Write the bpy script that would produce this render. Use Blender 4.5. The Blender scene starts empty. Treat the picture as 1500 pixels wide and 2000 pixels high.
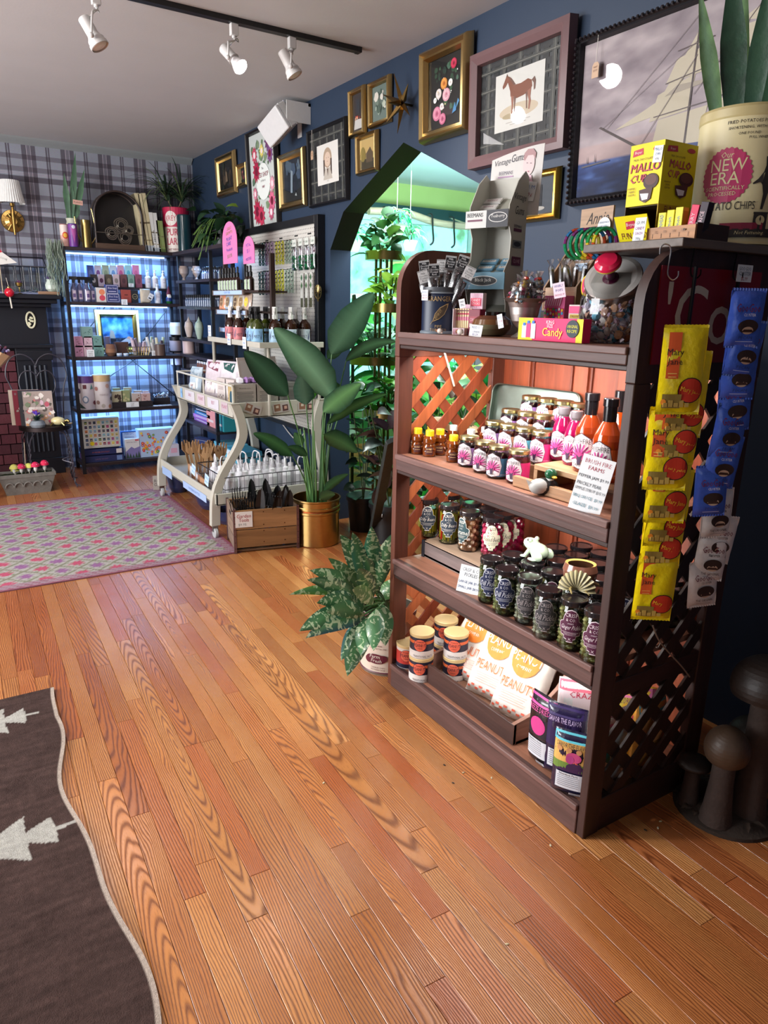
import bpy, math, random
import numpy as np
from mathutils import Matrix, Vector, noise as mnoise
random.seed(7); np.random.seed(7)
R=random.uniform; PI=math.pi
sc=bpy.context.scene; COL=sc.collection
# ---------------------------------------------------------------- camera (solved from the vanishing points)
YAW,PITCH,ROLL,FPX,EYE=0.568700214,-0.276350017,0.0203009283,1396.50323,1.45
_f=Vector((math.sin(YAW)*math.cos(PITCH),math.cos(YAW)*math.cos(PITCH),math.sin(PITCH)))
_r0=Vector((math.cos(YAW),-math.sin(YAW),0)); _u0=_r0.cross(_f)
CR=math.cos(ROLL)*_r0+math.sin(ROLL)*_u0; CU=-math.sin(ROLL)*_r0+math.cos(ROLL)*_u0; CF=_f
cam=bpy.data.objects.new('camera',bpy.data.cameras.new('camera')); COL.objects.link(cam)
cam.matrix_world=Matrix(((CR.x,CU.x,-CF.x,0),(CR.y,CU.y,-CF.y,0),(CR.z,CU.z,-CF.z,EYE),(0,0,0,1)))
cam.data.sensor_fit='VERTICAL'; cam.data.sensor_height=36; cam.data.lens=FPX/2000*36
cam.data.clip_start=.02; cam.data.clip_end=60; sc.camera=cam
sc.view_settings.view_transform='Standard'; sc.view_settings.look='None'; sc.view_settings.gamma=1
sc.view_settings.use_curve_mapping=False; sc.view_settings.exposure=0.45
cy=sc.cycles; cy.max_bounces=7; cy.diffuse_bounces=3; cy.glossy_bounces=3; cy.transmission_bounces=5; cy.transparent_max_bounces=12; cy.caustics_reflective=False; cy.caustics_refractive=False
def lin(c):
    c=c/255.; return c/12.92 if c<=.04045 else ((c+.055)/1.055)**2.4
def H(h,k=1.): return (lin(int(h[0:2],16))*k,lin(int(h[2:4],16))*k,lin(int(h[4:6],16))*k)
w=bpy.data.worlds.new('sky'); sc.world=w; w.use_nodes=True
w.node_tree.nodes['Background'].inputs[0].default_value=(.75,.85,1,1); w.node_tree.nodes['Background'].inputs[1].default_value=0.35
def light(name,loc,to,size,energy,color=(1,1,1),spread=None,size2=None):
    d=bpy.data.lights.new(name,'AREA'); d.shape='RECTANGLE'; d.size=size; d.size_y=size2 or size; d.energy=energy; d.color=color
    if spread: d.spread=math.radians(spread)
    o=bpy.data.objects.new(name,d); COL.objects.link(o); o.location=loc
    o.rotation_euler=(Vector(to)-Vector(loc)).to_track_quat('-Z','Y').to_euler(); return o
# daylight through the shop windows of the left wall and of the street front
light('window_daylight',(-2.85,3.6,1.45),(2.0,3.3,1.25),3.2,215,(.96,.98,1),None,1.7)
light('street_daylight',(-1.2,-1.9,1.7),(.2,3.,.9),2.2,3,(1,.97,.95),None,1.4)
# strip under the wooden unit's top shelf; weaker lights added under the lower shelves
for z,e in ((1.318,4.4),(.872,1.5),(.458,1.0)):
    light('shelf_strip_light',(1.50,1.66,z),(1.72,1.66,z-.3),.85,e*1.25,(1,.95,.9),None,.02)
# blue-white strips of the metal unit on the tartan wall
for z,e in ((1.845,8),(1.415,6.5),(.965,6),(.515,5.)):
    light('shelf_strip_light',(1.55,6.83,z),(1.55,6.90,z-.4),.86,e,(.22,.50,1),None,.02)
light('shelf_strip_light',(2.2,6.0,1.85),(2.2,6.0,1),.5,6,(.25,.5,1),None,.02)
# grow light of the plant room behind the arch, then two added lights
light('grow_light',(3.6,5.2,2.55),(3.6,5.2,0),1.6,60,(.75,1,.9),None,1.6)
light('grow_light',(2.80,3.75,2.62),(2.6,3.5,0),.55,42,(.92,1,.95),None,.55)  # panel added to throw a sheen on the shop floor
light('garden_daylight',(4.0,5.0,1.5),(4.1,6.0,2.72),2.0,75,(.5,.92,1),None,1.5)  # cyan uplight added to brighten the plant room ceiling and green wall
# downward area lights under the ceiling, over the near floor and the rug
light('ceiling_lamp_light',(-.6,2.9,2.66),(.3,3.0,0),.6,24,(1,.92,.86),None,.6)
light('ceiling_lamp_light',(.7,5.0,2.66),(.9,5.3,0),.6,9,(1,.95,.95),None,.6)
def beam(name,loc,to,e,ang,col=(1,.95,.92)):
    d=bpy.data.lights.new(name,'SPOT'); d.energy=e; d.spot_size=math.radians(ang); d.spot_blend=.9; d.shadow_soft_size=.06; d.color=col
    o=bpy.data.objects.new(name,d); COL.objects.link(o); o.location=loc; o.rotation_euler=(Vector(to)-Vector(loc)).to_track_quat('-Z','Y').to_euler()
# spots added to brighten the near floor, the products and the picture wall
beam('ceiling_spot',(.0,2.0,2.66),(1.05,1.45,.15),75,62); beam('ceiling_spot',(1.0,3.2,2.66),(2.25,2.4,2.1),22,70)
# ---------------------------------------------------------------- pixel -> point helpers (1500 x 2000 frame)
def ray(px,py): return (px-750)/FPX*CR-(py-1000)/FPX*CU+CF
CAM=Vector((0,0,EYE))
def az(px,py,z): d=ray(px,py); return CAM+d*((z-EYE)/d.z)
def ax(px,py,x): d=ray(px,py); return CAM+d*(x/d.x)
def ay(px,py,y): d=ray(px,py); return CAM+d*(y/d.y)
def mpp(P): return (Vector(P)-CAM).dot(CF)/FPX       # metres per pixel at P
def proj(P):
    v=Vector(P)-CAM; k=v.dot(CF); return (750+FPX*v.dot(CR)/k,1000-FPX*v.dot(CU)/k)
# ---------------------------------------------------------------- materials
MATS={}
def nt(name):
    m=bpy.data.materials.new(name); m.use_nodes=True; t=m.node_tree; b=t.nodes['Principled BSDF']; MATS[name]=m
    return m,t,b
def N(t,typ,**k):
    n=t.nodes.new(typ)
    for a,v in k.items():
        if a.startswith('i_'):
            key=a[2:]; n.inputs[int(key) if key.isdigit() else key].default_value=v
        else: setattr(n,a,v)
    return n
def math_(t,op,a,b=None,c=None):
    n=t.nodes.new('ShaderNodeMath'); n.operation=op
    for i,v in enumerate((a,b,c)):
        if v is None: continue
        if isinstance(v,(int,float)): n.inputs[i].default_value=v
        else: t.links.new(v,n.inputs[i])
    return n.outputs[0]
def mix(t,f,a,b,mode='MIX'):
    n=t.nodes.new('ShaderNodeMix'); n.data_type='RGBA'; n.blend_type=mode
    for i,v in ((0,f),(6,a),(7,b)):
        if isinstance(v,(int,float)): n.inputs[i].default_value=v
        elif isinstance(v,tuple): n.inputs[i].default_value=(*v[:3],1)
        else: t.links.new(v,n.inputs[i])
    return n.outputs[2]
def attr_mat(name,rough,metal=0,coat=0,nz=.12,nscale=40,bump=0,spec=.5,trans=0,emit=0,bscale=None,alpha=None):
    m,t,b=nt(name); a=N(t,'ShaderNodeAttribute',attribute_name='Col'); co=N(t,'ShaderNodeTexCoord')
    n=N(t,'ShaderNodeTexNoise',i_Scale=nscale,i_Detail=3.); t.links.new(co.outputs['Object'],n.inputs['Vector'])
    k=math_(t,'MULTIPLY_ADD',n.outputs['Fac'],nz*2,1-nz)
    v=N(t,'ShaderNodeVectorMath',operation='SCALE'); t.links.new(a.outputs['Color'],v.inputs[0]); t.links.new(k,v.inputs['Scale'])
    t.links.new(v.outputs[0],b.inputs['Base Color'])
    b.inputs['Roughness'].default_value=rough; b.inputs['Metallic'].default_value=metal; b.inputs['Coat Weight'].default_value=coat
    b.inputs['Coat Roughness'].default_value=.08; b.inputs['Specular IOR Level'].default_value=spec
    if trans: b.inputs['Transmission Weight'].default_value=trans
    if bump:
        bn=N(t,'ShaderNodeTexNoise',i_Scale=bscale or nscale*3,i_Detail=4.); t.links.new(co.outputs['Object'],bn.inputs['Vector'])
        bp=N(t,'ShaderNodeBump',i_Strength=bump,i_Distance=.004); t.links.new(bn.outputs['Fac'],bp.inputs['Height']); t.links.new(bp.outputs[0],b.inputs['Normal'])
    return m
attr_mat('matte',.7); attr_mat('print',.55,nz=.02); attr_mat('satin',.42,nz=.05); attr_mat('gloss',.16,nz=.05,coat=.3)
attr_mat('metal',.28,metal=1,nz=.1); attr_mat('brushed',.42,metal=1,nz=.25,nscale=18); attr_mat('fuzzy',.95,nz=.35,nscale=120,bump=.8,spec=.1)
attr_mat('stone',.85,nz=.3,nscale=30,bump=.6); attr_mat('foil',.25,nz=.15,nscale=60,bump=.5,bscale=50,coat=.5)
attr_mat('liquid',.08,nz=.1,nscale=50,trans=.35,coat=.6); attr_mat('wallpaint',.6,nz=.05,nscale=4,bump=.08,bscale=90)
attr_mat('carve',.5,nz=.25,nscale=20,bump=.3)
# leaf: two-sided, slightly translucent
m,t,b=nt('leaf'); a=N(t,'ShaderNodeAttribute',attribute_name='Col'); t.links.new(a.outputs['Color'],b.inputs['Base Color']); b.inputs['Roughness'].default_value=.28
tr=N(t,'ShaderNodeBsdfTranslucent'); t.links.new(a.outputs['Color'],tr.inputs[0]); ms=N(t,'ShaderNodeMixShader',i_Fac=.28)
t.links.new(b.outputs[0],ms.inputs[1]); t.links.new(tr.outputs[0],ms.inputs[2]); t.links.new(ms.outputs[0],t.nodes['Material Output'].inputs[0])
# thin glass / cellophane
def thin(name,fac,rough,tint):
    m,t,b=nt(name); t.nodes.remove(b); tp=N(t,'ShaderNodeBsdfTransparent',i_0=(*tint,1)); gl=N(t,'ShaderNodeBsdfGlossy',i_Roughness=rough)
    fr=N(t,'ShaderNodeLayerWeight',i_Blend=.35); k=math_(t,'MULTIPLY_ADD',fr.outputs['Fresnel'],.8,fac); ms=N(t,'ShaderNodeMixShader')
    t.links.new(k,ms.inputs[0]); t.links.new(tp.outputs[0],ms.inputs[1]); t.links.new(gl.outputs[0],ms.inputs[2]); t.links.new(ms.outputs[0],t.nodes['Material Output'].inputs[0])
thin('glass',.02,.03,(.97,.98,.97)); thin('film',.09,.2,(.9,.9,.92)); thin('picture_glass',.0,.02,(.97,.97,.97))
thin('amber_glass',.02,.05,(.55,.25,.08)); thin('green_glass',.02,.05,(.45,.5,.2))
# wood with grain along local X; colour from the attribute
def wood(name,rough,dark,scale=1.,axis=0,coat=0):
    m,t,b=nt(name); a=N(t,'ShaderNodeAttribute',attribute_name='Col'); co=N(t,'ShaderNodeTexCoord'); oi=N(t,'ShaderNodeObjectInfo')
    mp=N(t,'ShaderNodeMapping'); s=[26*scale]*3; s[axis]=2.2*scale; mp.inputs['Scale'].default_value=s; t.links.new(co.outputs['Object'],mp.inputs['Vector'])
    off=N(t,'ShaderNodeVectorMath',operation='SCALE',i_0=(31,17,23)); t.links.new(oi.outputs['Random'],off.inputs['Scale']); t.links.new(off.outputs[0],mp.inputs['Location'])
    n1=N(t,'ShaderNodeTexNoise',i_Scale=1.,i_Detail=5.,i_Distortion=.6); t.links.new(mp.outputs[0],n1.inputs['Vector'])
    n2=N(t,'ShaderNodeTexNoise',i_Scale=5.,i_Detail=3.); t.links.new(mp.outputs[0],n2.inputs['Vector'])
    k=math_(t,'MULTIPLY_ADD',n1.outputs['Fac'],1.5,-.25); k=math_(t,'MULTIPLY_ADD',n2.outputs['Fac'],.5,k)
    k=math_(t,'MULTIPLY',k,1.0); v=N(t,'ShaderNodeVectorMath',operation='SCALE'); t.links.new(a.outputs['Color'],v.inputs[0]); t.links.new(math_(t,'MULTIPLY_ADD',k,1-dark,dark),v.inputs['Scale'])
    t.links.new(v.outputs[0],b.inputs['Base Color']); b.inputs['Roughness'].default_value=rough; b.inputs['Coat Weight'].default_value=coat
    bp=N(t,'ShaderNodeBump',i_Strength=.25,i_Distance=.003); t.links.new(k,bp.inputs['Height']); t.links.new(bp.outputs[0],b.inputs['Normal'])
wood('wood_x',.5,.25,1,0); wood('wood_y',.5,.25,1,1); wood('wood_z',.5,.25,1,2)
# oak strip floor: grain along local Y, arches and straight lines by plank
m,t,b=nt('oak_plank'); a=N(t,'ShaderNodeAttribute',attribute_name='Col'); co=N(t,'ShaderNodeTexCoord'); oi=N(t,'ShaderNodeObjectInfo')
sp=N(t,'ShaderNodeSeparateXYZ'); t.links.new(co.outputs['Object'],sp.inputs[0]); rnd=oi.outputs['Random']
rnd2=math_(t,'FRACT',math_(t,'MULTIPLY',rnd,91.7)); rnd3=math_(t,'FRACT',math_(t,'MULTIPLY',rnd,547.3))
off=N(t,'ShaderNodeCombineXYZ'); t.links.new(math_(t,'MULTIPLY',rnd,50),off.inputs[0]); t.links.new(math_(t,'MULTIPLY',rnd2,50),off.inputs[1])
mp=N(t,'ShaderNodeMapping'); mp.inputs['Scale'].default_value=(14,2.2,1); t.links.new(co.outputs['Object'],mp.inputs['Vector']); t.links.new(off.outputs[0],mp.inputs['Location'])
n1=N(t,'ShaderNodeTexNoise',i_Scale=1.,i_Detail=2.5,i_Roughness=.55); t.links.new(mp.outputs[0],n1.inputs['Vector'])
ns=math_(t,'SUBTRACT',n1.outputs['Fac'],.5)
cx=math_(t,'ADD',math_(t,'SUBTRACT',sp.outputs[0],math_(t,'MULTIPLY_ADD',rnd2,.42,-.21)),math_(t,'MULTIPLY',ns,.042))
cy=math_(t,'MULTIPLY',math_(t,'ADD',sp.outputs[1],math_(t,'MULTIPLY_ADD',rnd3,1.2,-.6)),.075)
d=math_(t,'SQRT',math_(t,'ADD',math_(t,'MULTIPLY',cx,cx),math_(t,'MULTIPLY',cy,cy)))
d=math_(t,'ADD',d,math_(t,'MULTIPLY',ns,.012))
ph=math_(t,'MULTIPLY',d,math_(t,'MULTIPLY_ADD',rnd3,500,750)); s=math_(t,'MULTIPLY_ADD',math_(t,'SINE',ph),.5,.5)
s=math_(t,'POWER',s,2.2)
mpf=N(t,'ShaderNodeMapping'); mpf.inputs['Scale'].default_value=(900,38,1); t.links.new(co.outputs['Object'],mpf.inputs['Vector']); t.links.new(off.outputs[0],mpf.inputs['Location'])
nf=N(t,'ShaderNodeTexNoise',i_Scale=1.,i_Detail=2.); t.links.new(mpf.outputs[0],nf.inputs['Vector'])
pore=math_(t,'GREATER_THAN',nf.outputs['Fac'],.60)
g=math_(t,'MULTIPLY',s,math_(t,'MULTIPLY_ADD',nf.outputs['Fac'],1.2,.28)); g=math_(t,'MAXIMUM',g,math_(t,'MULTIPLY',pore,.35))
mp2=N(t,'ShaderNodeMapping'); mp2.inputs['Scale'].default_value=(9,3,1); t.links.new(co.outputs['Object'],mp2.inputs['Vector']); t.links.new(off.outputs[0],mp2.inputs['Location'])
n3=N(t,'ShaderNodeTexNoise',i_Scale=1.,i_Detail=4.); t.links.new(mp2.outputs[0],n3.inputs['Vector'])
c1=mix(t,math_(t,'MULTIPLY_ADD',n3.outputs['Fac'],1.3,-.25),a.outputs['Color'],mix(t,1.,a.outputs['Color'],(.75,.55,.42),'MULTIPLY'))
c2=mix(t,math_(t,'MULTIPLY',g,.95),c1,mix(t,1.,c1,(.30,.20,.16),'MULTIPLY')); t.links.new(c2,b.inputs['Base Color'])
nr=N(t,'ShaderNodeTexNoise',i_Scale=3.,i_Detail=4.); ge=N(t,'ShaderNodeNewGeometry'); t.links.new(ge.outputs['Position'],nr.inputs['Vector'])
t.links.new(math_(t,'ADD',math_(t,'MULTIPLY_ADD',nr.outputs['Fac'],.20,.12),math_(t,'MULTIPLY',g,.14)),b.inputs['Roughness'])
bp=N(t,'ShaderNodeBump',i_Strength=.25,i_Distance=.001); bp.invert=True; t.links.new(g,bp.inputs['Height']); t.links.new(bp.outputs[0],b.inputs['Normal'])
# tartan wallpaper: world x across, z up
m,t,b=nt('tartan'); ge=N(t,'ShaderNodeNewGeometry'); sp=N(t,'ShaderNodeSeparateXYZ'); t.links.new(ge.outputs['Position'],sp.inputs[0])
def stripes(axis,period,off,bands,base):
    f=math_(t,'FRACT',math_(t,'MULTIPLY_ADD',sp.outputs[axis],1/period,off)); cr=N(t,'ShaderNodeValToRGB'); cr.color_ramp.interpolation='CONSTANT'
    e=cr.color_ramp.elements; e[0].position=0; e[0].color=(*base,1); last=e[0]; e.remove(e[1])
    for p0,p1,c in bands:
        x=e.new(p0); x.color=(*c,1); x=e.new(p1); x.color=(*base,1)
    t.links.new(f,cr.inputs[0]); return cr.outputs[0]
G_=(.34,.35,.38); D_=(.13,.115,.135); P_=(.50,.44,.47); M_=(.20,.185,.21)
v=stripes(0,.295,.02,[(.05,.17,D_),(.17,.185,P_),(.185,.27,M_),(.27,.285,P_),(.285,.40,D_),(.66,.70,D_),(.72,.76,D_)],G_)
h=stripes(2,.298,.02,[(.05,.19,D_),(.225,.24,P_),(.265,.28,P_),(.31,.43,M_),(.62,.74,M_)],G_)
c=mix(t,1.,v,h,'MULTIPLY'); v3=N(t,'ShaderNodeVectorMath',operation='SCALE',i_Scale=2.4); t.links.new(c,v3.inputs[0])
wv=N(t,'ShaderNodeTexNoise',i_Scale=160.,i_Detail=2.); t.links.new(ge.outputs['Position'],wv.inputs['Vector'])
c=mix(t,.25,v3.outputs[0],wv.outputs['Color'],'OVERLAY'); t.links.new(c,b.inputs['Base Color']); b.inputs['Roughness'].default_value=.75
def emis(name,col,st):
    m,t,b=nt(name); b.inputs['Base Color'].default_value=(*col,1); b.inputs['Emission Color'].default_value=(*col,1); b.inputs['Emission Strength'].default_value=st
emis('bulb',(1,.96,.93),12); emis('led_blue',(.35,.62,1),4); emis('led_white',(.9,.95,1),5)
m,t,b=nt('garden_view'); ge=N(t,'ShaderNodeNewGeometry'); n1=N(t,'ShaderNodeTexNoise',i_Scale=3.5,i_Detail=5.); t.links.new(ge.outputs['Position'],n1.inputs['Vector'])
cr=N(t,'ShaderNodeValToRGB'); e=cr.color_ramp.elements; e[0].position=.38; e[0].color=(.02,.22,.06,1); e[1].position=.56; e[1].color=(.25,.85,1,1); x=e.new(.46); x.color=(.12,.75,.4,1)
t.links.new(n1.outputs['Fac'],cr.inputs[0]); t.links.new(cr.outputs[0],b.inputs['Emission Color']); b.inputs['Emission Strength'].default_value=1.7
# ---------------------------------------------------------------- mesh builder
_TXT={}
def glyphs(s,res=1):
    s0=s; s=(s,res)
    if s in _TXT: return _TXT[s]
    cu=bpy.data.curves.new('txt','FONT'); cu.body=s0; cu.size=1; cu.resolution_u=res; cu.align_x='CENTER'; cu.fill_mode='FRONT'
    o=bpy.data.objects.new('txt',cu); me=bpy.data.meshes.new_from_object(o)
    v=np.array([x.co[:2] for x in me.vertices]) if len(me.vertices) else np.zeros((0,2)); f=[tuple(p.vertices) for p in me.polygons]
    bpy.data.objects.remove(o); bpy.data.curves.remove(cu); bpy.data.meshes.remove(me)
    if len(v): v[:,1]-=v[:,1].min(); v/= max(1e-6,v[:,1].max())
    _TXT[s]=(v,f); return _TXT[s]
I4=Matrix.Identity(4)
def TR(x=0,y=0,z=0,rz=0,rx=0,ry=0,s=1): return Matrix.Translation((x,y,z))@Matrix.Rotation(rz,4,'Z')@Matrix.Rotation(ry,4,'Y')@Matrix.Rotation(rx,4,'X')@Matrix.Diagonal((s,s,s,1) if not isinstance(s,tuple) else (*s,1))
class G:
    def __init__(s): s.v=[]; s.f=[]; s.c=[]; s.m=[]; s.mi=[]; s.M=I4
    def mat(s,n):
        if n not in s.m: s.m.append(n)
        return s.m.index(n)
    def add(s,vs,fs,col,mat='matte'):
        o=len(s.v); M=s.M
        s.v+= [tuple(M@Vector(p)) for p in vs]; k=s.mat(mat)
        if isinstance(col,str): col=H(col)
        per=isinstance(col,list)
        for i,f in enumerate(fs):
            s.f.append(tuple(o+j for j in f)); s.mi.append(k); s.c.append([col[j] for j in f] if per else [col]*len(f))
        return s
    def box(s,x0,y0,z0,x1,y1,z1,col,mat='matte'):
        v=[(x,y,z) for z in (z0,z1) for y in (y0,y1) for x in (x0,x1)]
        return s.add(v,[(0,2,3,1),(4,5,7,6),(0,1,5,4),(2,6,7,3),(0,4,6,2),(1,3,7,5)],col,mat)
    def cbox(s,cx,cy,z0,w,d,h,col,mat='matte'): return s.box(cx-w/2,cy-d/2,z0,cx+w/2,cy+d/2,z0+h,col,mat)
    def lathe(s,prof,col,mat='matte',n=24,cx=0,cy=0,cap=True,sy=1.,rot=0):
        v=[];cs=[];cl=isinstance(col,list)
        for i,(r,z) in enumerate(prof):
            for k in range(n): a=2*PI*k/n+rot; v.append((cx+r*math.cos(a),cy+sy*r*math.sin(a),z))
        f=[];fc=[]
        for i in range(len(prof)-1):
            cc=col[i] if cl else col
            s.add([v[i*n+k] for k in range(n)]+[v[(i+1)*n+k] for k in range(n)],[(k,(k+1)%n,n+(k+1)%n,n+k) for k in range(n)],cc,mat)
        c0=col[0] if cl else col; c1=col[-1] if cl else col
        if cap:
            if prof[0][0]>1e-5: s.add(v[:n],[tuple(range(n-1,-1,-1))],c0,mat)
            if prof[-1][0]>1e-5: s.add(v[-n:],[tuple(range(n))],c1,mat)
        return s
    def tube(s,pts,r,col,mat='matte',n=6,cap=True,r1=None):
        pts=[Vector(p) for p in pts]; L=len(pts); v=[]
        up=Vector((0,0,1)); T0=(pts[1]-pts[0]).normalized()
        if abs(T0.dot(up))>.9: up=Vector((1,0,0))
        A=T0.cross(up).normalized()
        for i,p in enumerate(pts):
            T=((pts[min(i+1,L-1)]-pts[max(i-1,0)])).normalized(); A=(A-T*A.dot(T)).normalized(); B=T.cross(A)
            rr=r if r1 is None else r+(r1-r)*i/(L-1)
            for k in range(n): a=2*PI*k/n; v.append(tuple(p+A*rr*math.cos(a)+B*rr*math.sin(a)))
        f=[(i*n+k,i*n+(k+1)%n,(i+1)*n+(k+1)%n,(i+1)*n+k) for i in range(L-1) for k in range(n)]
        if cap: f+= [tuple(range(n-1,-1,-1)),tuple(range((L-1)*n,L*n))]
        return s.add(v,f,col,mat)
    def sph(s,c,r,col,mat='matte',n=10,sc=(1,1,1)):
        v=[];m=n//2+1
        for i in range(m+1):
            th=PI*i/m
            for k in range(n): a=2*PI*k/n; v.append((c[0]+r*sc[0]*math.sin(th)*math.cos(a),c[1]+r*sc[1]*math.sin(th)*math.sin(a),c[2]-r*sc[2]*math.cos(th)))
        f=[(i*n+k,i*n+(k+1)%n,(i+1)*n+(k+1)%n,(i+1)*n+k) for i in range(m) for k in range(n)]
        return s.add(v,f,col,mat)
    def prism(s,poly,y0,y1,col,mat='matte',side=None):      # poly in x,z extruded along y
        n=len(poly); s.add([(x,y0,z) for x,z in poly],[tuple(range(n))],col,mat); s.add([(x,y1,z) for x,z in poly],[tuple(range(n-1,-1,-1))],col,mat)
        s.add([(x,y0,z) for x,z in poly]+[(x,y1,z) for x,z in poly],[(k,n+k,n+(k+1)%n,(k+1)%n) for k in range(n)],side or col,mat); return s
    def grid(s,P,nu,nv,col,mat='matte'):                # P(u,v)->point, col tuple or fn(u,v)->rgb
        v=[P(i/nu,j/nv) for j in range(nv+1) for i in range(nu+1)]
        f=[(j*(nu+1)+i,j*(nu+1)+i+1,(j+1)*(nu+1)+i+1,(j+1)*(nu+1)+i) for j in range(nv) for i in range(nu)]
        if callable(col): col=[col(i/nu,j/nv) for j in range(nv+1) for i in range(nu+1)]
        return s.add(v,f,col,mat)
    def leaf(s,base,d,L,W,col,droop=.6,n=6,fold=.25,roll=0,shape=None,col2=None,mat='leaf',edge=None,rnd=0,side=None):
        base=Vector(base); d=Vector(d).normalized(); side=Vector(side) if side is not None else d.cross(Vector((0,0,1)))
        if side.length<.05: side=Vector((1,0,0))
        side=(side-d*side.dot(d)).normalized(); side=Matrix.Rotation(roll,3,d)@side; p=base.copy(); v=[]; cs=[]; c=H(col) if isinstance(col,str) else col
        c2=(H(col2) if isinstance(col2,str) else col2) if col2 else tuple(min(1,x*1.35) for x in c); ce=(H(edge) if isinstance(edge,str) else edge) if edge else c
        for i in range(n+1):
            u=i/n; wv=(shape(u) if shape else math.sin(PI*min(1,u**.75*.97+.03))**.8)*W/2
            nrm=side.cross(d).normalized(); k=1+R(-rnd,rnd)
            v+= [tuple(p-side*wv+nrm*wv*fold),tuple(p),tuple(p+side*wv+nrm*wv*fold)]
            cs+= [tuple(x*k for x in ce),c2,tuple(x*k for x in ce)]
            p=p+d*(L/n); d=(d+Vector((0,0,-droop/n))).normalized(); side=(side-d*side.dot(d)).normalized()
        f=[]
        for i in range(n): f+= [(3*i,3*i+1,3*i+4,3*i+3),(3*i+1,3*i+2,3*i+5,3*i+4)]
        return s.add(v,f,cs,mat)
    def art(s,items,M=I4,wrap=None,mat='print',e0=.0006,step=.00035,ws_=.02):
        # items: ('r',x,y,w,h,col) ('e',cx,cy,rx,ry,col) ('p',[pts],col) ('t',str,cx,y,h,col[,wmax][,slant][,rot]) ; drawn bottom-up on the plane x,z facing -y
        old=s.M; s.M=old@M; ws=1; step=min(step,.004/max(1,len(items)))
        if wrap: wf,ws=(wrap,ws_) if callable(wrap) else ((lambda a,b,e: ((wrap+e)*math.sin(a/wrap),-(wrap+e)*math.cos(a/wrap),b)),wrap*.22)
        for li,it in enumerate(items):
            e=e0+li*step; k=it[0]; polys=[]
            if k=='r': _,x,y,w_,h_,c=it; polys=[[(x-w_/2,y-h_/2),(x+w_/2,y-h_/2),(x+w_/2,y+h_/2),(x-w_/2,y+h_/2)]]
            elif k=='e':
                _,x,y,rx,ry,c=it; nn=20 if rx>.01 else 10; polys=[[(x+rx*math.cos(2*PI*q/nn),y+ry*math.sin(2*PI*q/nn)) for q in range(nn)]]
            elif k=='p': polys=[it[1]]; c=it[2]
            if k=='t':
                st=it[1]; x,y,h_,c=it[2:6]; wm=it[6] if len(it)>6 else None; sl=it[7] if len(it)>7 else 0; ro=it[8] if len(it)>8 else 0
                gv,gf=glyphs(st,1 if h_<.019 else 3)
                if not len(gv): continue
                w0=(gv[:,0].max()-gv[:,0].min())*h_; kx=1 if not wm or w0<=wm else wm/w0
                q=[((a*kx+b*sl)*h_,b*h_) for a,b in gv]; cr_,sr=math.cos(ro),math.sin(ro); q=[(x+a*cr_-b*sr,y+a*sr+b*cr_) for a,b in q]; fs=gf
                if wrap: V=[wf(a,b,e) for a,b in q]
                else: V=[(a,-e,b) for a,b in q]
                s.add(V,fs,c,mat); continue
            for P in polys:
                if wrap:
                    xs=[p[0] for p in P]; x0,x1=min(xs),max(xs); ns=max(1,int((x1-x0)/ws)+1)
                    for j in range(ns):
                        a,b=x0+(x1-x0)*j/ns,x0+(x1-x0)*(j+1)/ns; Q=_clip(_clip(P,a,1),b,-1)
                        if len(Q)>2: s.add([wf(u,v,e) for u,v in Q],[tuple(range(len(Q)))],c,mat)
                else: s.add([(u,-e,v) for u,v in P],[tuple(range(len(P)))],c,mat)
        s.M=old; return s
def _clip(P,x,sg):
    out=[]
    for i in range(len(P)):
        a,b=P[i-1],P[i]; ia,ib=(a[0]-x)*sg>=-1e-9,(b[0]-x)*sg>=-1e-9
        if ia!=ib: k=(x-a[0])/(b[0]-a[0]); out.append((x,a[1]+k*(b[1]-a[1])))
        if ib: out.append(b)
    return out
def build(g,name):
    me=bpy.data.meshes.new(name); me.from_pydata(g.v,[],g.f)
    for n in g.m: me.materials.append(MATS[n])
    me.polygons.foreach_set('material_index',g.mi); me.polygons.foreach_set('use_smooth',[True]*len(g.f))
    at=me.attributes.new('Col','FLOAT_COLOR','CORNER'); fl=[]
    for c in g.c:
        for x in c: fl+= [x[0],x[1],x[2],1.]
    at.data.foreach_set('color',fl); me.update(); me.set_sharp_from_angle(angle=math.radians(38)); return me
def obj(name,g,parent=None,label=None,cat=None,group=None,kind=None,loc=None,rz=0,bev=0,mesh=None):
    o=bpy.data.objects.new(name,mesh or build(g,name)); COL.objects.link(o)
    if parent: o.parent=parent
    if loc is not None: o.location=loc
    if rz: o.rotation_euler=(0,0,rz)
    if bev: b=o.modifiers.new('bevel','BEVEL'); b.width=bev; b.segments=2; b.limit_method='ANGLE'; b.angle_limit=math.radians(50)
    return tag(o,label,cat,group,kind)
def tag(o,label=None,cat=None,group=None,kind=None):
    for k,v in (('label',label),('category',cat),('group',group),('kind',kind)):
        if v: o[k]=v
    return o
def thing(name,label,cat,loc=(0,0,0),rz=0,group=None,rx=0,ry=0):
    o=bpy.data.objects.new(name,None); COL.objects.link(o); o.empty_display_size=.05; o.location=loc; o.rotation_euler=(rx,ry,rz); return tag(o,label,cat,group)
def dup(o,parent=None,loc=None,rz=None,label=None):
    c=o.copy(); COL.objects.link(c)
    if parent: c.parent=parent
    if loc is not None: c.location=loc
    if rz is not None: c.rotation_euler=(c.rotation_euler[0],c.rotation_euler[1],rz)
    if label: c['label']=label
    for ch in list(o.children): dup(ch,c)
    return c
ORD=['leftmost','second from left','third from left','fourth from left','fifth from left','sixth from left','seventh from left','eighth from left','ninth from left','tenth from left','eleventh from left','twelfth from left','thirteenth from left','fourteenth from left']
FR=-PI/2   # facing the shop floor (-X)
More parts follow.
